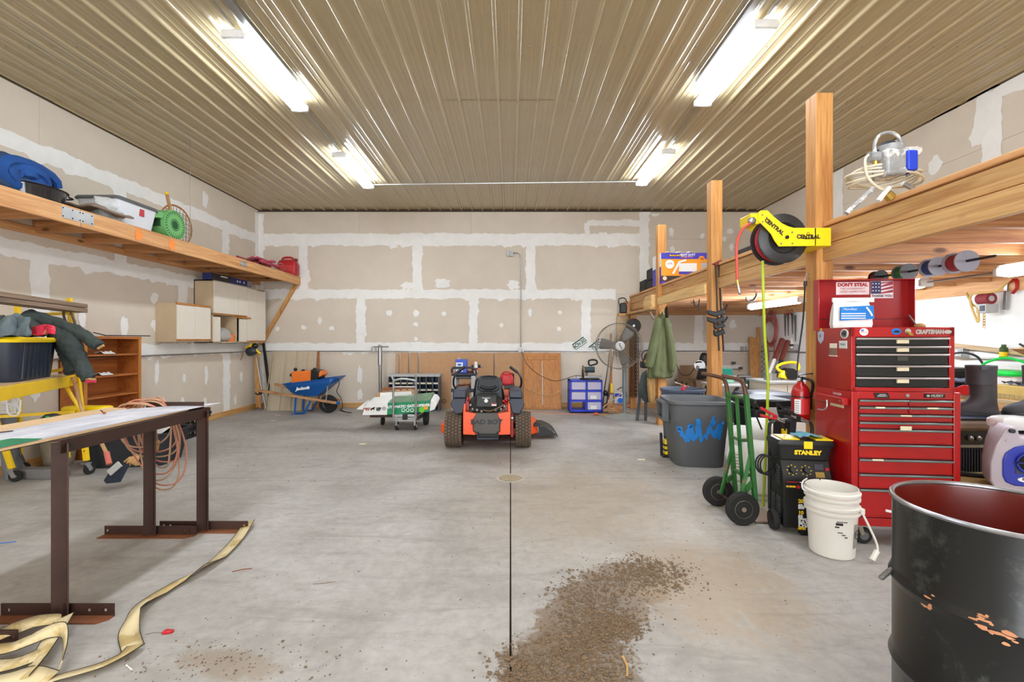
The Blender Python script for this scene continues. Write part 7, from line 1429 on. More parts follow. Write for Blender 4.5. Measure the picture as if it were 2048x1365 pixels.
MB().loft([[kq(x, y, Y) for x, y in ((120, 760), (330, 760), (330, 560), (160, 560))] for Y in (8.8, 9.1)]).build('saw_base', m_black2, t_, w=True, bev=.02); MB().beam(kq(110, 540, 8.9), kq(330, 545, 8.9), .1, .08).build('saw_arm', m_steel, t_, w=True, bev=.015)
MB().ball(kq(275, 400, 8.95), .09, .08, .16).build('motor', m_black, t_, w=True); MB().cyl(kq(190, 500, 8.85), kq(190, 500, 9.0), .1, 16).build('wheel_cover', m_galv, t_, w=True); MB().tube(catmull([kq(110, 450, 8.85), kq(150, 435, 8.85), kq(230, 440, 8.85), kq(240, 520, 8.85)], 4), .015, 6).build('hose', m_black, t_, w=True)
for x0_, x1_ in ((80, 190), (330, 240)): p = kq(x1_, 1300, 8.9); MB().beam(kq(x0_, 780, 8.9), V((p.x, p.y, 0)), .05, .03).build('stand_leg', m_hbr, t_, w=True)
MB().box(*(lambda a, b: (a.x, b.x, 8.75, 9.15, b.z, a.z))(kq(50, 800, 8.9), kq(340, 780, 8.9))).build('tray', m_oldwood, t_, w=True)
tag(MB().tube(catmull([at(1347, 680, 9.5), at(1350, 720, 9.4), at(1362, 748, 9.3), at(1378, 750, 9.2), at(1388, 738, 9.0)], 6), .007, 6).build('drooping_cable', m_black), 'black cable drooping from the jacket to the metal saw', 'cable')
p = at(1370, 790, 9.5)
t_ = thing('leaning_board', 'brown board leaning on the back wall behind the round can', 'board', (3.6, 9.7, 0)); MB().loft([[V((x, y, z)) for x, y, z in ((at(1345, 800, 9.6).x, 9.6, .0), (at(1420, 800, 9.6).x, 9.6, 0), (at(1402, 740, 9.6).x, 9.85, .92), (at(1370, 740, 9.6).x, 9.85, .92))], [V((x, y, z)) for x, y, z in ((at(1345, 800, 9.6).x, 9.62, .0), (at(1420, 800, 9.6).x, 9.62, 0), (at(1402, 740, 9.6).x, 9.87, .92), (at(1370, 740, 9.6).x, 9.87, .92))]]).build('panel', mat('brown panel', (150, 122, 90), .7), t_, w=True)
t_ = thing('vise_jig', 'black and chrome drill press jig on a crate behind the round can', 'tool', at(1362, 772, 8.4)); c_ = at(1362, 772, 8.4)
MB().box(c_.x - .2, c_.x + .2, 8.3, 8.6, 0, c_.z - .12).build('crate_stand', m_oldwood, t_, w=True); MB().beam(c_ + V((-.12, 0, -.1)), c_ + V((.15, 0, -.06)), .2, .1).build('jig_body', m_black2, t_, w=True, bev=.01); MB().beam(c_ + V((.0, -.02, -.03)), c_ + V((.14, -.02, -.06)), .12, .07).build('white_block', m_white, t_, w=True, bev=.01); MB().cyl(c_ + V((-.12, -.02, .06)), c_ + V((.24, -.02, -.05)), .015, 8).build('chrome_rod', m_chrome, t_, w=True)
for d_ in ((-.1, .1), (.02, .06), (.1, .04)): MB().ball(c_ + V((d_[0], 0, d_[1])), .022).build('knob', m_black, t_, w=True)
# ================================================================ STEEL WORK TABLE, LEFT FOREGROUND
t_ = thing('work_table', 'rusty angle-iron work table with plywood top in the left foreground', 'table', (-2.5, 2.9, 0))
TZ = .945
def angle_leg(x, y, rot, name='leg', h=TZ - .035):
    b_ = MB(); b_.M = tr((x, y, 0), rot); w, th = .066, .008
    b_.prism([(0, 0), (w, 0), (w, th), (th, th), (th, w), (0, w)], .0, h, 'xy'); return b_.build(name, m_rust, t_, w=True, bev=.001)
def foot(xa, xb, y, holes):
    # an angle iron lying along x: upright plate with punched holes, and a flange towards the camera
    xs = sorted(holes); h = .068; b_ = MB(); r = .0085; cur = xa
    for hx in xs:
        b_.box(cur, hx - r, y, y + .007, 0, h); b_.box(hx - r, hx + r, y, y + .007, 0, h * .5 - r); b_.box(hx - r, hx + r, y, y + .007, h * .5 + r, h); cur = hx + r
    b_.box(cur, xb, y, y + .007, 0, h); b_.build('foot_plate', m_rust, t_, w=True); MB().prism([(xa, y), (xb, y), (xb, y - .03), (xb - .04, y - .065), (xa, y - .065)], 0, .007, 'xy').build('foot_flange', mat('orange rust', (130, 78, 48), .7, .3, var=.25) if 'orange rust' not in bpy.data.materials else bpy.data.materials['orange rust'], t_, w=True)
angle_leg(-2.325, 2.42, R(225)); angle_leg(-2.655, 3.43, R(225)); angle_leg(-2.325, 3.52, R(225)); angle_leg(-2.67, 2.20, R(225))
foot(-2.66, -2.07, 2.40, [-2.62, -2.2, -2.115]); foot(-3.01, -2.33, 3.41, [-2.99, -2.42, -2.37]); foot(-2.67, -2.00, 3.50, [-2.64, -2.59, -2.03]); foot(-3.0, -2.34, 2.18, [-2.95, -2.41, -2.36])
for x in (-2.315, -2.665):
    MB().box(x, x + .007, 2.18 if x < -2.5 else 2.36, 3.54, TZ - .085, TZ - .015).build('side_rail', m_rust, t_, w=True); MB().box(x - .06, x, 2.18 if x < -2.5 else 2.36, 3.54, TZ - .022, TZ - .015).build('rail_flange', m_rust, t_, w=True)
MB().box(-2.75, -2.315, 3.47, 3.475, TZ - .07, TZ + .035).build('end_angle', m_rust, t_, w=True)
for y in (2.40, 3.52): MB().lathe([(.012, -.004), (.012, .012)], 10, (-2.305, y, TZ - .05), 'x').build('bolt', m_black, t_, w=True)
MB().prism([(-2.99, 1.2), (-2.345, 1.2), (-2.345, 3.3), (-2.35, 3.36), (-2.99, 3.42)], TZ - .013, TZ, 'xy').build('plywood_top', mat('dusty plywood', (208, 176, 134), .75, var=.1, scale=5, wear=(226, 216, 204), wamt=.34, wscale=3), t_, w=True)
def sheetmat():
    s = NT('scratched white sheet'); v = s.coord((1, .25, 1)); n = s.noise(v, 9, 6, .7, .3)
    s.l(s.ramp(n, [(.42, lin((190, 192, 204))), (.6, lin((226, 226, 232))), (.8, lin((236, 236, 238)))]), s.b.inputs['Base Color']); s.b.inputs['Roughness'].default_value = .4; return s.m
m_sheet = sheetmat()
MB().prism([(-2.72, 1.2), (-2.36, 1.2), (-2.345, 2.9), (-2.30, 3.66), (-2.6, 3.44), (-2.78, 3.3), (-2.74, 2.2)], TZ + .001, TZ + .005, 'xy').build('white_sheet', m_sheet, t_, w=True)
MB().box(-2.5, -2.343, 1.9, 2.3, TZ + .005, TZ + .008).build('green_edge_sheet', mat('green sheet edge', (30, 130, 90), .4), t_, w=True)
def screw(p, d, lb):
    t_ = thing('screw', lb, 'screw', p); d = V(d); MB().cyl((0, 0, .006), d, .0035, 6).build('shank', m_rust, t_); MB().ball((0, 0, .007), .01, .01, .008).build('head', mat('rusty head', (160, 84, 50), .7) if 'rusty head' not in bpy.data.materials else bpy.data.materials['rusty head'], t_)
screw((-2.70, 2.42, TZ + .006), (.06, .02, .012), 'bent rusty screw lying near the left end of the table top'); screw((-2.72, 3.08, TZ + .006), (-.05, .03, .02), 'rusty screw lying near the middle of the table top'); screw((-2.76, 3.32, TZ + .002), (.05, .02, .02), 'small rusty screw near the far end of the table top')
# coil of pale red cord hanging on the table
t_ = thing('cord_coil', 'coils of faded red extension cord hanging over the steel table', 'cord', (-2.68, 3.3, TZ)); m_fc = mat('faded red cord', (184, 118, 96), .6, var=.15); m_fc2 = mat('dusty tan cord', (176, 140, 112), .6, var=.12)
for k in range(9):
    x0_ = -2.97 + .035 * (k % 5) + .012 * k; x1_ = -2.56 + .02 * (k % 4) - .004 * k; lo = TZ - .3 - .045 * k; y = 3.44 + .012 * k; zz_ = TZ + .035 + .004 * k
    MB().tube([((x0_ + x1_) / 2 + ((x1_ - x0_) / 2 + .015 * (k % 3)) * math.copysign(abs(cos(a)) ** .75, cos(a)) - .03 * sin(a) * (k % 2), y + .03 * cos(2 * a + k) - .03 * sin(a), (zz_ + lo) / 2 + (zz_ - lo) / 2 * sin(a)) for a in [2 * pi * j / 36 for j in range(36)]], .0065, 6, True).build('cord_loop', m_fc if k % 2 else m_fc2, t_, w=True)
MB().tube(catmull([(-2.70, 3.48, TZ - .05), (-2.705, 3.5, .82), (-2.69, 3.5, .68)], 4), .007, 6).build('cord_end', m_fc2, t_, w=True); MB().cyl((-2.69, 3.5, .68), (-2.71, 3.5, .61), .02, 8, .026).build('plug', m_tanc, t_, w=True)
# ================================================================ RATCHET STRAP ON THE FLOOR
m_strap = mat('dirty khaki webbing', (180, 156, 104), .85, var=.2, scale=9, wear=(204, 186, 146), wamt=.5, wscale=5); m_edge = mat('dark webbing edge', (58, 50, 38), .9)
t_ = thing('tow_strap', 'long dirty khaki webbing strap trailing over the floor', 'strap', fl(270, 1260))
def ribbon(pts, w, name, zs=None, twist=None):
    P = [fl(px, py) for px, py in pts]; cc = catmull(P, 10); n = len(cc); L_ = []; R_ = []
    for i, p in enumerate(cc):
        t = (cc[min(i + 1, n - 1)] - cc[max(i - 1, 0)]).normalized(); side = V((-t.y, t.x, 0)); f = i / (n - 1)
        k = f * (len(pts) - 1); j = min(int(k), len(pts) - 2); u = k - j
        z = (zs[j] * (1 - u) + zs[j + 1] * u) if zs else .004; tw = (twist[j] * (1 - u) + twist[j + 1] * u) if twist else 0
        d = side * cos(tw) + V((0, 0, 1)) * sin(tw); c = V((p.x, p.y, z + abs(sin(tw)) * w / 2))
        L_.append(c + d * w / 2); R_.append(c - d * w / 2)
    o = MB().grid([L_, R_]).build(name, m_strap, t_, w=True, recalc=False, solid=.003)
    for E_ in (L_, R_): MB().tube([p + V((0, 0, .001)) for p in E_], .0022, 4).build('dark_edge', m_edge, o, w=True)
ribbon([(498, 1052), (475, 1082), (440, 1118), (400, 1148), (360, 1168), (322, 1190), (285, 1215), (266, 1245), (258, 1270), (266, 1300)], .082, 'long_run', twist=[.3, .1, .1, .7, .2, .1, .3, .7, .1, 0], zs=[.02, .008, .006, .006, .006, .006, .006, .012, .004, .004])
ribbon([(272, 1298), (250, 1318), (205, 1338), (160, 1352), (110, 1366), (60, 1385)], .075, 'folded_run', zs=[.012, .012, .008, .008, .008, .008], twist=[.1, .3, .2, .2, .2, .1])
t_ = thing('webbing_pile', 'pile of folded khaki webbing loops in the bottom left corner', 'strap', fl(60, 1320))
ribbon([(-30, 1295), (20, 1285), (70, 1270), (115, 1262), (128, 1258)], .07, 'loop', zs=[.01, .04, .05, .05, .03], twist=[.4, .5, .4, .2, .1])
ribbon([(130, 1258), (110, 1290), (88, 1318), (70, 1345), (40, 1370)], .07, 'loop', zs=[.05, .06, .03, .02, .01], twist=[.3, .1, .3, .5, .3])
ribbon([(-30, 1322), (20, 1318), (60, 1308), (100, 1298), (128, 1300), (130, 1325), (118, 1355)], .06, 'loop', zs=[.03, .04, .05, .06, .06, .03, .01], twist=[.4, .3, .4, .8, 1.3, 1.3, 1.2])
ribbon([(-30, 1345), (10, 1345), (50, 1338), (80, 1325)], .07, 'loop', zs=[.01, .02, .03, .03], twist=[.3, .2, .2, .2])
ribbon([(-30, 1380), (20, 1372), (60, 1362), (100, 1368)], .07, 'loop', zs=[.008, .01, .012, .008], twist=[.3, .4, .4, .3])
# floor litter
def litter(px, py, pts, r, m1, name, lb, cat): p = fl(px, py); tag(MB().tube([p + V(q_) + V((0, 0, r)) for q_ in pts], r, 5).build(name, m1), lb, cat)
t_ = thing('red_plastic_bit', 'small red plastic scrap on the floor near the strap', 'scrap', fl(335, 1268)); MB().loft([[V((-.022, -.012, z)), V((.02, -.004, z)), V((.026, .012, z)), V((-.016, .014, z))] for z in (0, .016)]).build('scrap_body', m_redp, t_, bev=.004); MB().tube(catmull([(-.02, 0, .004), (-.06, .004, .003), (-.1, -.01, .003)], 4), .0015, 4).build('thin_wire', m_steel, t_)
litter(484, 1142, [(-.05, -.02, 0), (0, .012, 0), (.05, .02, 0)], .003, mat('rust twig', (130, 76, 50), .8), 'twig', 'curved reddish twig on the floor right of the strap', 'twig'); litter(648, 1168, [(-.06, -.01, 0), (0, 0, 0), (.06, .02, 0)], .002, m_oldwood, 'twig', 'thin brown twig on the floor left of the joint', 'twig')
litter(1252, 1335, [(-.01, -.06, 0), (.005, 0, 0), (0, .06, 0)], .006, m_tanc, 'straw', 'pale curved straw on the floor beside the dirt', 'straw'); litter(12, 1087, [(-.08, -.02, 0), (0, 0, 0), (.05, .02, 0)], .003, m_txb, 'blue_tie', 'blue cable tie on the floor at the left edge', 'tie'); litter(262, 1335, [(-.03, .01, 0), (.02, -.02, 0)], .003, m_white, 'white_tie', 'white plastic tie under the folded strap', 'tie')
for px, py, lb in ((555, 831, 'white paper scrap on the floor in front of the wheelbarrow'), (725, 889, 'wood chip lying left of the mower'), (1282, 920, 'pale cardboard scrap on the floor before the grey can'), (545, 842, 'small pale chip near the wheelbarrow')):
    p = fl(px, py); tag(MB().prism([(p.x - .05, p.y - .02), (p.x + .04, p.y - .03), (p.x + .05, p.y + .02), (p.x - .03, p.y + .03)], .001, .004, 'xy').build('paper_scrap', m_tag), lb, 'scrap')
# dirt crumbs
rnd = random.Random(5); b_ = MB(); pv = [(0, 0, 1), (.9, 0, .3), (.2, .85, .35), (-.75, .5, .3), (-.7, -.55, .3), (.3, -.85, .3), (0, 0, -.2)]; pf_ = [(0, 1, 2), (0, 2, 3), (0, 3, 4), (0, 4, 5), (0, 5, 1), (6, 2, 1), (6, 3, 2), (6, 4, 3), (6, 5, 4), (6, 1, 5)]
def crumb(x, y, r):
    a = rnd.uniform(0, 6.28); c_, s_ = cos(a), sin(a); k = [rnd.uniform(.6, 1.3) for _ in pv]
    b_._add([(x + r * q_ * (v[0] * c_ - v[1] * s_), y + r * q_ * (v[0] * s_ + v[1] * c_), max(0, v[2]) * r * .75 * q_ + .0005) for v, q_ in zip(pv, k)], pf_)
spots_ = [(.75, 2.75, .28, .13), (.45, 2.55, .2, .2), (.4, 2.3, .16, .16), (.32, 2.12, .17, .12), (.28, 1.95, .2, .1), (.15, 1.87, .2, .08), (.55, 2.32, .1, .08), (.85, 2.9, .2, .12), (.05, 2.0, .1, .12)]
for sx_, sy_, dx, dy in spots_:
    for k in range(900): crumb(rnd.gauss(sx_, dx * .6), rnd.gauss(sy_, dy * .7), abs(rnd.gauss(0, .0035)) + .0022)
    for k in range(45): crumb(rnd.gauss(sx_, dx * .6), rnd.gauss(sy_, dy * .7), rnd.uniform(.008, .017))
for k in range(260): crumb(rnd.gauss(-1.3, .3), rnd.gauss(2.05, .1), abs(rnd.gauss(0, .003)) + .002)
for k in range(500): crumb(rnd.uniform(-1.6, 2.0), rnd.uniform(1.8, 4.2), abs(rnd.gauss(0, .002)) + .0015)
for k in range(260): crumb(rnd.uniform(-4.5, 2.2), rnd.uniform(4.2, 9.0), abs(rnd.gauss(0, .004)) + .003)
o = b_.build('dirt_crumbs', mat('dry dirt', (112, 91, 68), .95, var=.3, scale=30), ang=.2); o['kind'] = 'stuff'; tag(o, 'crumbled dry brown dirt scattered over the concrete floor', 'dirt')
# floor drain
t_ = thing('floor_drain', 'round slotted floor drain where the floor joints cross', 'drain', (0, 4.83, 0))
MB().lathe([(.155, .0), (.155, .0015), (.118, .0015), (.118, .0)], 40, cap=False).build('drain_frame', mat('worn concrete ring', (176, 168, 154), .8), t_); MB().lathe([(.116, .0006), (.0, .0006)], 36, cap=False).build('sump', m_txk, t_)
m_gr = mat('grate bronze', (168, 152, 126), .6)
for k in range(-4, 5): h = math.sqrt(.116 ** 2 - (.025 * k) ** 2); b2 = MB(); b2.M = tr((0, 0, 0), R(28)); b2.box(.025 * k - .0095, .025 * k + .0095, -h, h, .001, .004); b2.build('grate_bar', m_gr, t_)
# ================================================================ SCAFFOLD ON THE LEFT
t_ = thing('scaffold', 'yellow folding work platform on casters by the left wall', 'scaffold', (-4.8, 4.6, 0))
m_ysc = m_yellow
def post2(p0, p1): MB().beam(p0, p1, .055, .03, (0, 1, 0)).build('upright', m_ysc, t_, w=True, bev=.004)
A0, A1 = at(173, 922, 4.94), at(138, 597, 4.98); post2(A0, A1)
m = MB()
for k in range(16): p = A1 + (A0 - A1) * (.04 + .06 * k); m.lathe([(.007, -.018), (.007, -.014)], 8, (p.x, p.y, p.z), 'y')
m.build('pin_hole', m_txk, t_, w=True)['kind'] = 'stuff'
B0, B1 = at(24, 938, 4.7), at(-60, 690, 4.6); post2(B0, B1)
PZ = .96
pa, pb = V((-4.7, 4.95, 1.02)), V((-3.93, 3.45, 1.02)); MB().beam(pa, pb, .03, .11).build('platform_rail', m_ysc, t_, w=True, bev=.004)
txt(t_, 'Zinc', at(86, 768, 4.62) - t_.location + V((.02, -.02, 0)), .04, m_txk, right=(.75, .8, 0)) if False else None
e = pa + (pb - pa) * .35; nn_ = (pa - pb).cross(V((0, 0, 1))).normalized(); MB().prism([(.05 * cos(a), .025 * sin(a)) for a in [2 * pi * k / 20 for k in range(20)]], -.002, .002) 
b2 = MB(); u_ = (pa - pb).normalized(); nn_ = -u_.cross(V((0, 0, 1))) * 1.0
nn_ = nn_ if nn_.y < 0 else -nn_
for r_, off, mm, nm in ((1, .017, m_txk, 'badge'), (.8, .019, m_txw, 'badge_face')):
    b2 = MB(); b2._add([e + nn_ * off + u_ * .055 * r_ * cos(a) + V((0, 0, .026 * r_ * sin(a))) for a in [2 * pi * k / 20 for k in range(20)]], [tuple(range(20))]); b2.build(nm, mm, t_, w=True, recalc=False)
txt(t_, 'WERNER', e + nn_ * .021 - t_.location, .024, m_txk, right=u_, up=(0, 0, 1), bold=.001)
qa, qb = pa + V((-.55, -.28, 0)), pb + V((-.55, -.28, 0)); MB().beam(qa, qb, .03, .11).build('platform_rail', m_ysc, t_, w=True, bev=.004)
b2 = MB(); b2.loft([[pa + V((-.02, 0, .057)), qa + V((.02, 0, .057)), qa + V((.02, 0, .067)), pa + V((-.02, 0, .067))], [pb + V((-.02, 0, .057)), qb + V((.02, 0, .057)), qb + V((.02, 0, .067)), pb + V((-.02, 0, .067))]]); b2.build('platform_deck', m_osb, t_, w=True)
MB().beam(at(150, 824, 5.0), at(-40, 836, 4.5), .03, .03).build('lower_rail', m_ysc, t_, w=True); MB().beam(at(172, 869, 4.95), at(-20, 882, 4.72), .03, .03).build('bottom_rail', m_ysc, t_, w=True)
MB().cyl(at(128, 766, 4.95), at(166, 830, 4.93), .018, 8).build('diagonal_brace', m_ysc, t_, w=True); post2(V((XL + .12, 5.0, .1)), V((XL + .1, 5.0, 1.95))); MB().beam(V((XL + .12, 5.0, 1.72)), at(140, 627, 4.97), .03, .03).build('top_rung', m_ysc, t_, w=True); MB().beam(V((XL + .12, 5.0, 1.05)), at(150, 735, 4.97), .03, .03).build('rung', m_ysc, t_, w=True)
def caster(p, rz_, sw=1):
    p = V((p.x, p.y, 0)); b3 = MB(); b3.M = tr(p, rz_); b3.lathe([(.025, -.016), (.05, -.018), (.058, -.01), (.058, .01), (.05, .018), (.025, .016)], 22, (.03 * sw, 0, .058), 'y'); w_ = b3.build('caster_wheel', m_rubber, t_, w=True)
    b3 = MB(); b3.M = tr(p, rz_); b3.beam((.03 * sw, -.024, .05), (-.01, -.02, .13), .008, .04, (1, 0, 0)); b3.beam((.03 * sw, .024, .05), (-.01, .02, .13), .008, .04, (1, 0, 0)); b3.box(-.035, .03, -.03, .03, .12, .135); b3.build('caster_fork', m_galv, t_, w=True); b3 = MB(); b3.M = tr(p, rz_); b3.lathe([(.02, -.02), (.02, .02)], 10, (.03 * sw, 0, .058), 'y'); b3.build('hub', m_steel, w_, w=True)
caster(A0, R(80)); caster(B0, R(15)); caster(V((XL + .12, 5.0, 0)), R(60)); caster(V((XL + .14, 4.2, 0)), R(30))
# planks on top rung
for k, (dz, lb) in enumerate(((0, 'lower weathered plank laid on the top of the yellow scaffold'), (.05, 'upper weathered plank laid on the top of the yellow scaffold'))):
    a, b = at(158, 622, 5.05) + V((0, 0, dz)), at(-60, 594, 4.05) + V((0, 0, dz)); tag(MB().beam(a, b, .2, .045).build('scaffold_plank', m_oldwood, bev=.003), lb, 'plank')
tag(MB().tube(catmull([at(127, 625, 4.9), at(130, 613, 4.9), at(137, 614, 4.9), at(144, 630, 4.9), at(150, 650, 4.9), at(140, 655, 4.9), at(130, 640, 4.9)], 6, True), .012, 6, True).build('leather_belt', mat('brown leather', (84, 66, 54), .5)), 'brown leather strap looped over the scaffold post', 'strap')
# tub with yellow lid
t_ = thing('storage_tub', 'dark navy tub with yellow lid on the scaffold platform', 'tub', (-4.58, 4.15, 1.108), R(28))
MB().loft([[V((x * k, y * k, z)) for x, y in [(p.x, p.y) for p in rr(.24, .42, 0, .08, 6)]] for z, k in ((-.02, .9), (.02, .93), (.33, 1.03))]).build('tub_body', mat('navy ribbed tub', (34, 40, 56), .4, var=.12), t_)
for k in range(7): MB().beam((.222, -.3 + .09 * k, .0), (.243, -.31 + .093 * k, .32), .02, .02, (1, 0, 0)).build('tub_rib', mat('tub rib', (40, 48, 64), .4) if k == 0 else bpy.data.materials['tub rib'], t_)
MB().loft([rr(.27, .45, .32, .09), rr(.28, .46, .345, .09), rr(.26, .44, .365, .09)]).build('yellow_lid', m_yellowp, t_)
# jackets on the tub
m_jk = cloth_mat('grey green fleece', (56, 64, 62)); m_jk2 = cloth_mat('faded blue grey canvas', (92, 104, 108))
t_ = thing('work_jacket', 'grey-green work jacket draped over the yellow lidded tub', 'jacket', (-4.58, 4.2, 1.47))
jq2 = lambda x, y, Y: at(x / 4.876, 560 + y / 4.876, Y)
MB().loft([[V((x, y, z)) for x, y in [(p.x * .883 - p.y * .469 - 4.6, p.x * .469 + p.y * .883 + 4.12) for p in rr(.26 * k, .42 * k, 0, .1, 6)]] for z, k in ((1.475, 1), (1.53, 1.02), (1.6, .85), (1.66, .55))]).build('jacket_body', m_jk, t_, w=True, disp=.07)
MB().tube(catmull([jq2(250, 360, 4.55), jq2(480, 420, 4.6), jq2(700, 490, 4.65), jq2(850, 560, 4.68), jq2(970, 660, 4.68)], 5), [.085 - .0016 * k for k in range(21)], 14).build('upper_sleeve', m_jk, t_, w=True, disp=.05)
MB().tube(catmull([jq2(520, 500, 4.58), jq2(660, 600, 4.6), jq2(740, 720, 4.62), jq2(800, 850, 4.62), jq2(870, 970, 4.62)], 5), [.075 + .02 * sin(k * .3) * .5 for k in range(21)], 14).build('lower_sleeve', m_jk, t_, w=True, disp=.05)
MB().tube(catmull([jq2(560, 540, 4.66), jq2(650, 680, 4.68), jq2(700, 800, 4.68), jq2(740, 900, 4.68)], 5), .08, 12).build('coat_tail', m_jk, t_, w=True, disp=.05)
for a, b, Yc, r_ in (((955, 672), (1010, 640), 4.64, .02), ((800, 960), (930, 975), 4.58, .02)): MB().tube([jq2(*a, Yc), jq2(*b, Yc)], .012, 8).build('cuff_edge', m_tanc, t_, w=True)
m = MB(); m.grid([[jq2(-60 + 36 * i, 350 + 24 * j + 25 * sin(i * .8 + j * .5) * (j < 6) + (8 - i) * 3, 3.86 - .012 * j + .03 * sin(i * 1.2) + .012 * i) for j in range(9)] for i in range(11)]); t2 = tag(m.build('blue_grey_hood', m_jk2, solid=.03, disp=.05), 'faded blue grey hood piled on the left of the tub lid', 'clothing')
m = MB(); m.grid([[jq2(290 + 36 * i, 445 + 15 * j + 14 * sin(i + j), 4.2 - .01 * j + .02 * sin(2 * i)) for j in range(7)] for i in range(8)]); tag(m.build('floral_scarf', mat('floral red cloth', (214, 36, 70), .8, var=.1, scale=4, wear=(220, 196, 130), wamt=.42, wscale=16), solid=.02, sub=1), 'bright red floral cloth poking out on the tub lid', 'cloth')
t_ = thing('red_lining', 'red glove tip hanging below the lower jacket sleeve', 'glove', jq2(890, 985, 4.6)); MB().tube([jq2(840, 992, 4.58), jq2(930, 990, 4.58)], .014, 8).build('glove_tip', mat('pink red knit', (210, 50, 90), .8), t_, w=True)
# white rope
t_ = thing('white_rope_bundle', 'bundle of white nylon cord hanging on the scaffold platform', 'rope', at(20, 790, 4.35)); m_wr = mat('white cord', (232, 232, 230), .7, var=.04)
for k in range(11): MB().tube(catmull([at(-20, 764 + 3 * k, 4.3), at(8 + 2 * k, 762 + 3 * k, 4.3 + .01 * k), at(26 + 2 * (k % 4), 772 + 4 * k, 4.32), at(30 + 3 * (k % 5), 795 + 3 * k, 4.30), at(20 + k, 808 + 3 * (k % 3), 4.28 + .01 * k), at(4 + 3 * k, 796 + 3 * k, 4.32), at(-20, 786 + 4 * k, 4.3)], 5), .0048, 5).build('cord_loop', m_wr, t_, w=True)
MB().tube(catmull([at(14, 800, 4.3), at(16, 825, 4.3), at(28, 832, 4.3), at(38, 826, 4.3), at(42, 800, 4.3)], 5), .007, 5).build('cord_tail', m_wr, t_, w=True)
# ================================================================ FLOOR THINGS BEHIND THE TABLE
t_ = thing('milk_crate', 'black plastic milk crate on the floor behind the steel table', 'crate', fl(335, 885) + V((-.06, .28, 0)), R(4))
HX, HY, HZ = .20, .2, .27; m = MB()
for z in (0, .09, .18, .25): 
    for s_ in (-1, 1): m.box(-HX, HX, s_ * HY - .006, s_ * HY + .006, z, z + .02); m.box(s_ * HX - .006, s_ * HX + .006, -HY, HY, z, z + .02)
for k in range(9):
    u_ = -HX + .05 * k
    for s_ in (-1, 1): m.box(u_ - .006, u_ + .006, s_ * HY - .005, s_ * HY + .005, 0, HZ); m.box(s_ * HX - .005, s_ * HX + .005, u_ - .006, u_ + .006, 0, HZ)
for k in range(8):
    for s_ in (-1, 1): m.beam((-HX + .05 * k, s_ * HY, .02), (-HX + .05 * k + .05, s_ * HY, .24), .006, .008, (0, 1, 0)); m.beam((s_ * HX, -HY + .05 * k, .02), (s_ * HX, -HY + .05 * k + .05, .24), .006, .008, (1, 0, 0))
m.build('lattice_wall', m_black, t_)['kind'] = 'stuff'
MB().box(-HX, HX, -HY, HY, 0, .01).build('crate_floor', m_black2, t_)
t_ = thing('stock_tub', 'large black rubber tub holding a white board behind the steel table', 'tub', (-4.42, 5.46, 0), R(8))
MB().loft([rr(.34, .24, 0, .08), rr(.38, .28, .30, .09)]); m = MB(); m.grid([rr(.05, .05, .01, .02), rr(.38, .23, .0, .08), rr(.45, .29, .36, .09), rr(.47, .31, .37, .09), rr(.47, .31, .39, .09), rr(.435, .275, .38, .09), rr(.38, .23, .03, .08), rr(.05, .05, .02, .02)], True); m.build('tub_body', mat('scuffed black rubber', (36, 38, 42), .7, var=.2, wear=(120, 120, 118), wamt=.27, wscale=14), t_)
MB().beam((.1, -.1, .25), (.38, .15, .52), .3, .01).build('white_board', m_paperw, t_); MB().beam((-.1, .05, .2), (.1, .1, .47), .3, .04).build('black_bag', m_black2, t_, bev=.02)
t_ = thing('push_broom', 'push broom with long wooden handle leaning at the black tub', 'broom', fl(235, 955)); h0, h1 = fl(225, 940) + V((0, 0, .08)), at(187, 800, 4.75)
bq1 = lambda x, y, Y: at(180 + x / 6.2, 760 + y / 6.2, Y)
MB().tube([bq1(215, 930, 4.55), bq1(60, 620, 4.75), at(165, 825, 4.8), at(146, 755, 4.85)], .017, 8).build('handle', m_ashwood, t_, w=True)
MB().loft([[bq1(x, y, Y) for x, y in ((250, 1130), (440, 1030), (490, 1060), (380, 1270), (200, 1290), (170, 1250))] for Y in (4.45, 4.53)]).build('broom_bristles', mat('navy bristle', (36, 42, 56), .9, var=.3, scale=30, bump=.5), t_, w=True); MB().beam(bq1(240, 1160, 4.44), bq1(370, 1045, 4.44), .02, .06).build('label_strip', m_ltgrey, t_, w=True)
MB().cyl(bq1(205, 900, 4.54), bq1(240, 1050, 4.5), .024, 10).build('red_socket', mat('coral socket', (190, 100, 84), .6), t_, w=True)
t_ = thing('mop_head', 'tan frayed mop head on the floor beside the black tub', 'mop', bq1(570, 1000, 4.6)); m = MB()
for k in range(22): a = random.uniform(0, 6.28); b = bq1(560, 960, 4.6); c_ = bq1(520 + random.uniform(-100, 100), 1040 + random.uniform(-20, 30), 4.55); c_.z = max(.01, c_.z); m.tube([b, (b + c_) / 2 + V((0, 0, .02)), c_], .01, 5)
m.build('mop_strands', m_tanc, t_, w=True)['kind'] = 'stuff'; MB().cyl(bq1(580, 930, 4.6), bq1(565, 980, 4.6), .02, 8, .035).build('mop_socket', m_tanc, t_, w=True)
t_ = bpy.data.objects['scaffold']; p = at(122, 842, 5.05); q_ = at(207, 814, 5.05)
MB().box(p.x, q_.x, 5.03, 5.2, p.z - .03, q_.z).build('end_tray', m_yellowp, t_, w=True, bev=.03); MB().box(p.x + .12, p.x + .28, 5.02, 5.03, p.z + .04, p.z + .08).build('tray_slot', m_black, t_, w=True, bev=.01)
wq = lambda x, y, Y: at(x / 6.204, 760 + y / 6.204, Y)
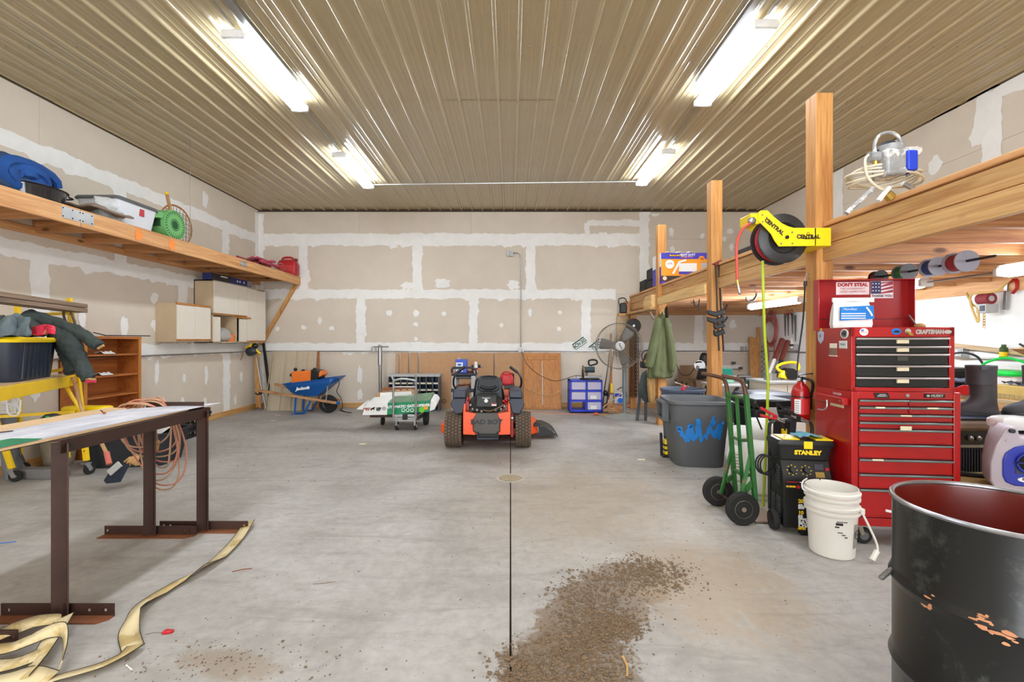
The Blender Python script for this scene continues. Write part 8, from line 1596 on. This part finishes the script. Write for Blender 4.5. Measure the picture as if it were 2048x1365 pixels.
t_ = thing('grey_pipe', 'wide grey plastic pipe standing at the left edge', 'pipe', (-5.2, 4.95, 0)); p = wq(70, 420, 4.85); q_ = wq(170, 1090, 4.85); MB().cyl(V((q_.x, 4.85, .0)), p, .075, 18).build('pipe_tube', mat('slate pvc', (112, 116, 124), .5), t_, w=True)
t_ = thing('old_bucket', 'dirty beige bucket on the floor behind the table', 'bucket', (wq(330, 1000, 5.2).x + .22, 5.35, 0)); MB().lathe([(0, 0), (.13, 0), (.17, .36), (.16, .36), (.12, .02), (0, .02)], 24, cap=False).build('pail', mat('dirty beige', (150, 138, 118), .7, var=.2), t_)
t_ = thing('green_tools', 'green and black cordless trimmer lying on the scaffold lower rail', 'tool', wq(420, 720, 4.72)); MB().cyl(wq(270, 745, 4.7), wq(500, 710, 4.7), .03, 10).build('tool_body', m_black, t_, w=True)
for x in (380, 450): MB().cyl(wq(x - 20, 728, 4.7), wq(x + 30, 718, 4.7), .036, 12).build('green_ring', m_green, t_, w=True)
MB().prism([(v.x, v.z) for v in (wq(525, 475, 4.7), wq(600, 425, 4.7), wq(655, 430, 4.7), wq(690, 465, 4.7))], 4.66, 4.76).build('tool_head', m_dkgrey, t_, w=True, bev=.01); MB().box(*(lambda a, b: (a.x, b.x, 4.655, 4.66, b.z, a.z))(wq(620, 462, 4.7), wq(660, 440, 4.7))).build('green_patch', m_green, t_, w=True); MB().cyl(wq(600, 470, 4.72), wq(430, 725, 4.72), .02, 8).build('tool_pole', m_black, t_, w=True)
tag(MB().box(wq(310, 0, 4.9).x, wq(860, 0, 4.9).x, 4.78, 4.92, 0, .1).build('concrete_curb', mat('grey block', (118, 116, 116), .8, var=.2), bev=.01), 'low grey timber block lying on the floor behind the table', 'block')
tag(MB().tube(catmull([wq(240, 770, 4.8), wq(245, 900, 4.8), wq(300, 1010, 4.8), wq(260, 930, 4.85), wq(215, 920, 4.9)], 5), .009, 6).build('black_cable', m_black), 'black cable hanging from the scaffold rail', 'cable')
t_ = thing('yellow_clamp', 'yellow tool with black trigger on the floor by the tub', 'tool', wq(785, 920, 4.95)); MB().prism([(v.x, v.z) for v in (wq(740, 880, 4.95), wq(815, 820, 4.95), wq(835, 980, 4.95), wq(745, 990, 4.95))], 4.9, 5.0).build('tool_shell', m_yellowp, t_, w=True, bev=.012); MB().tube(catmull([wq(740, 950, 4.89), wq(780, 965, 4.88), wq(820, 975, 4.89)], 4), .015, 6).build('trigger', m_black, t_, w=True)
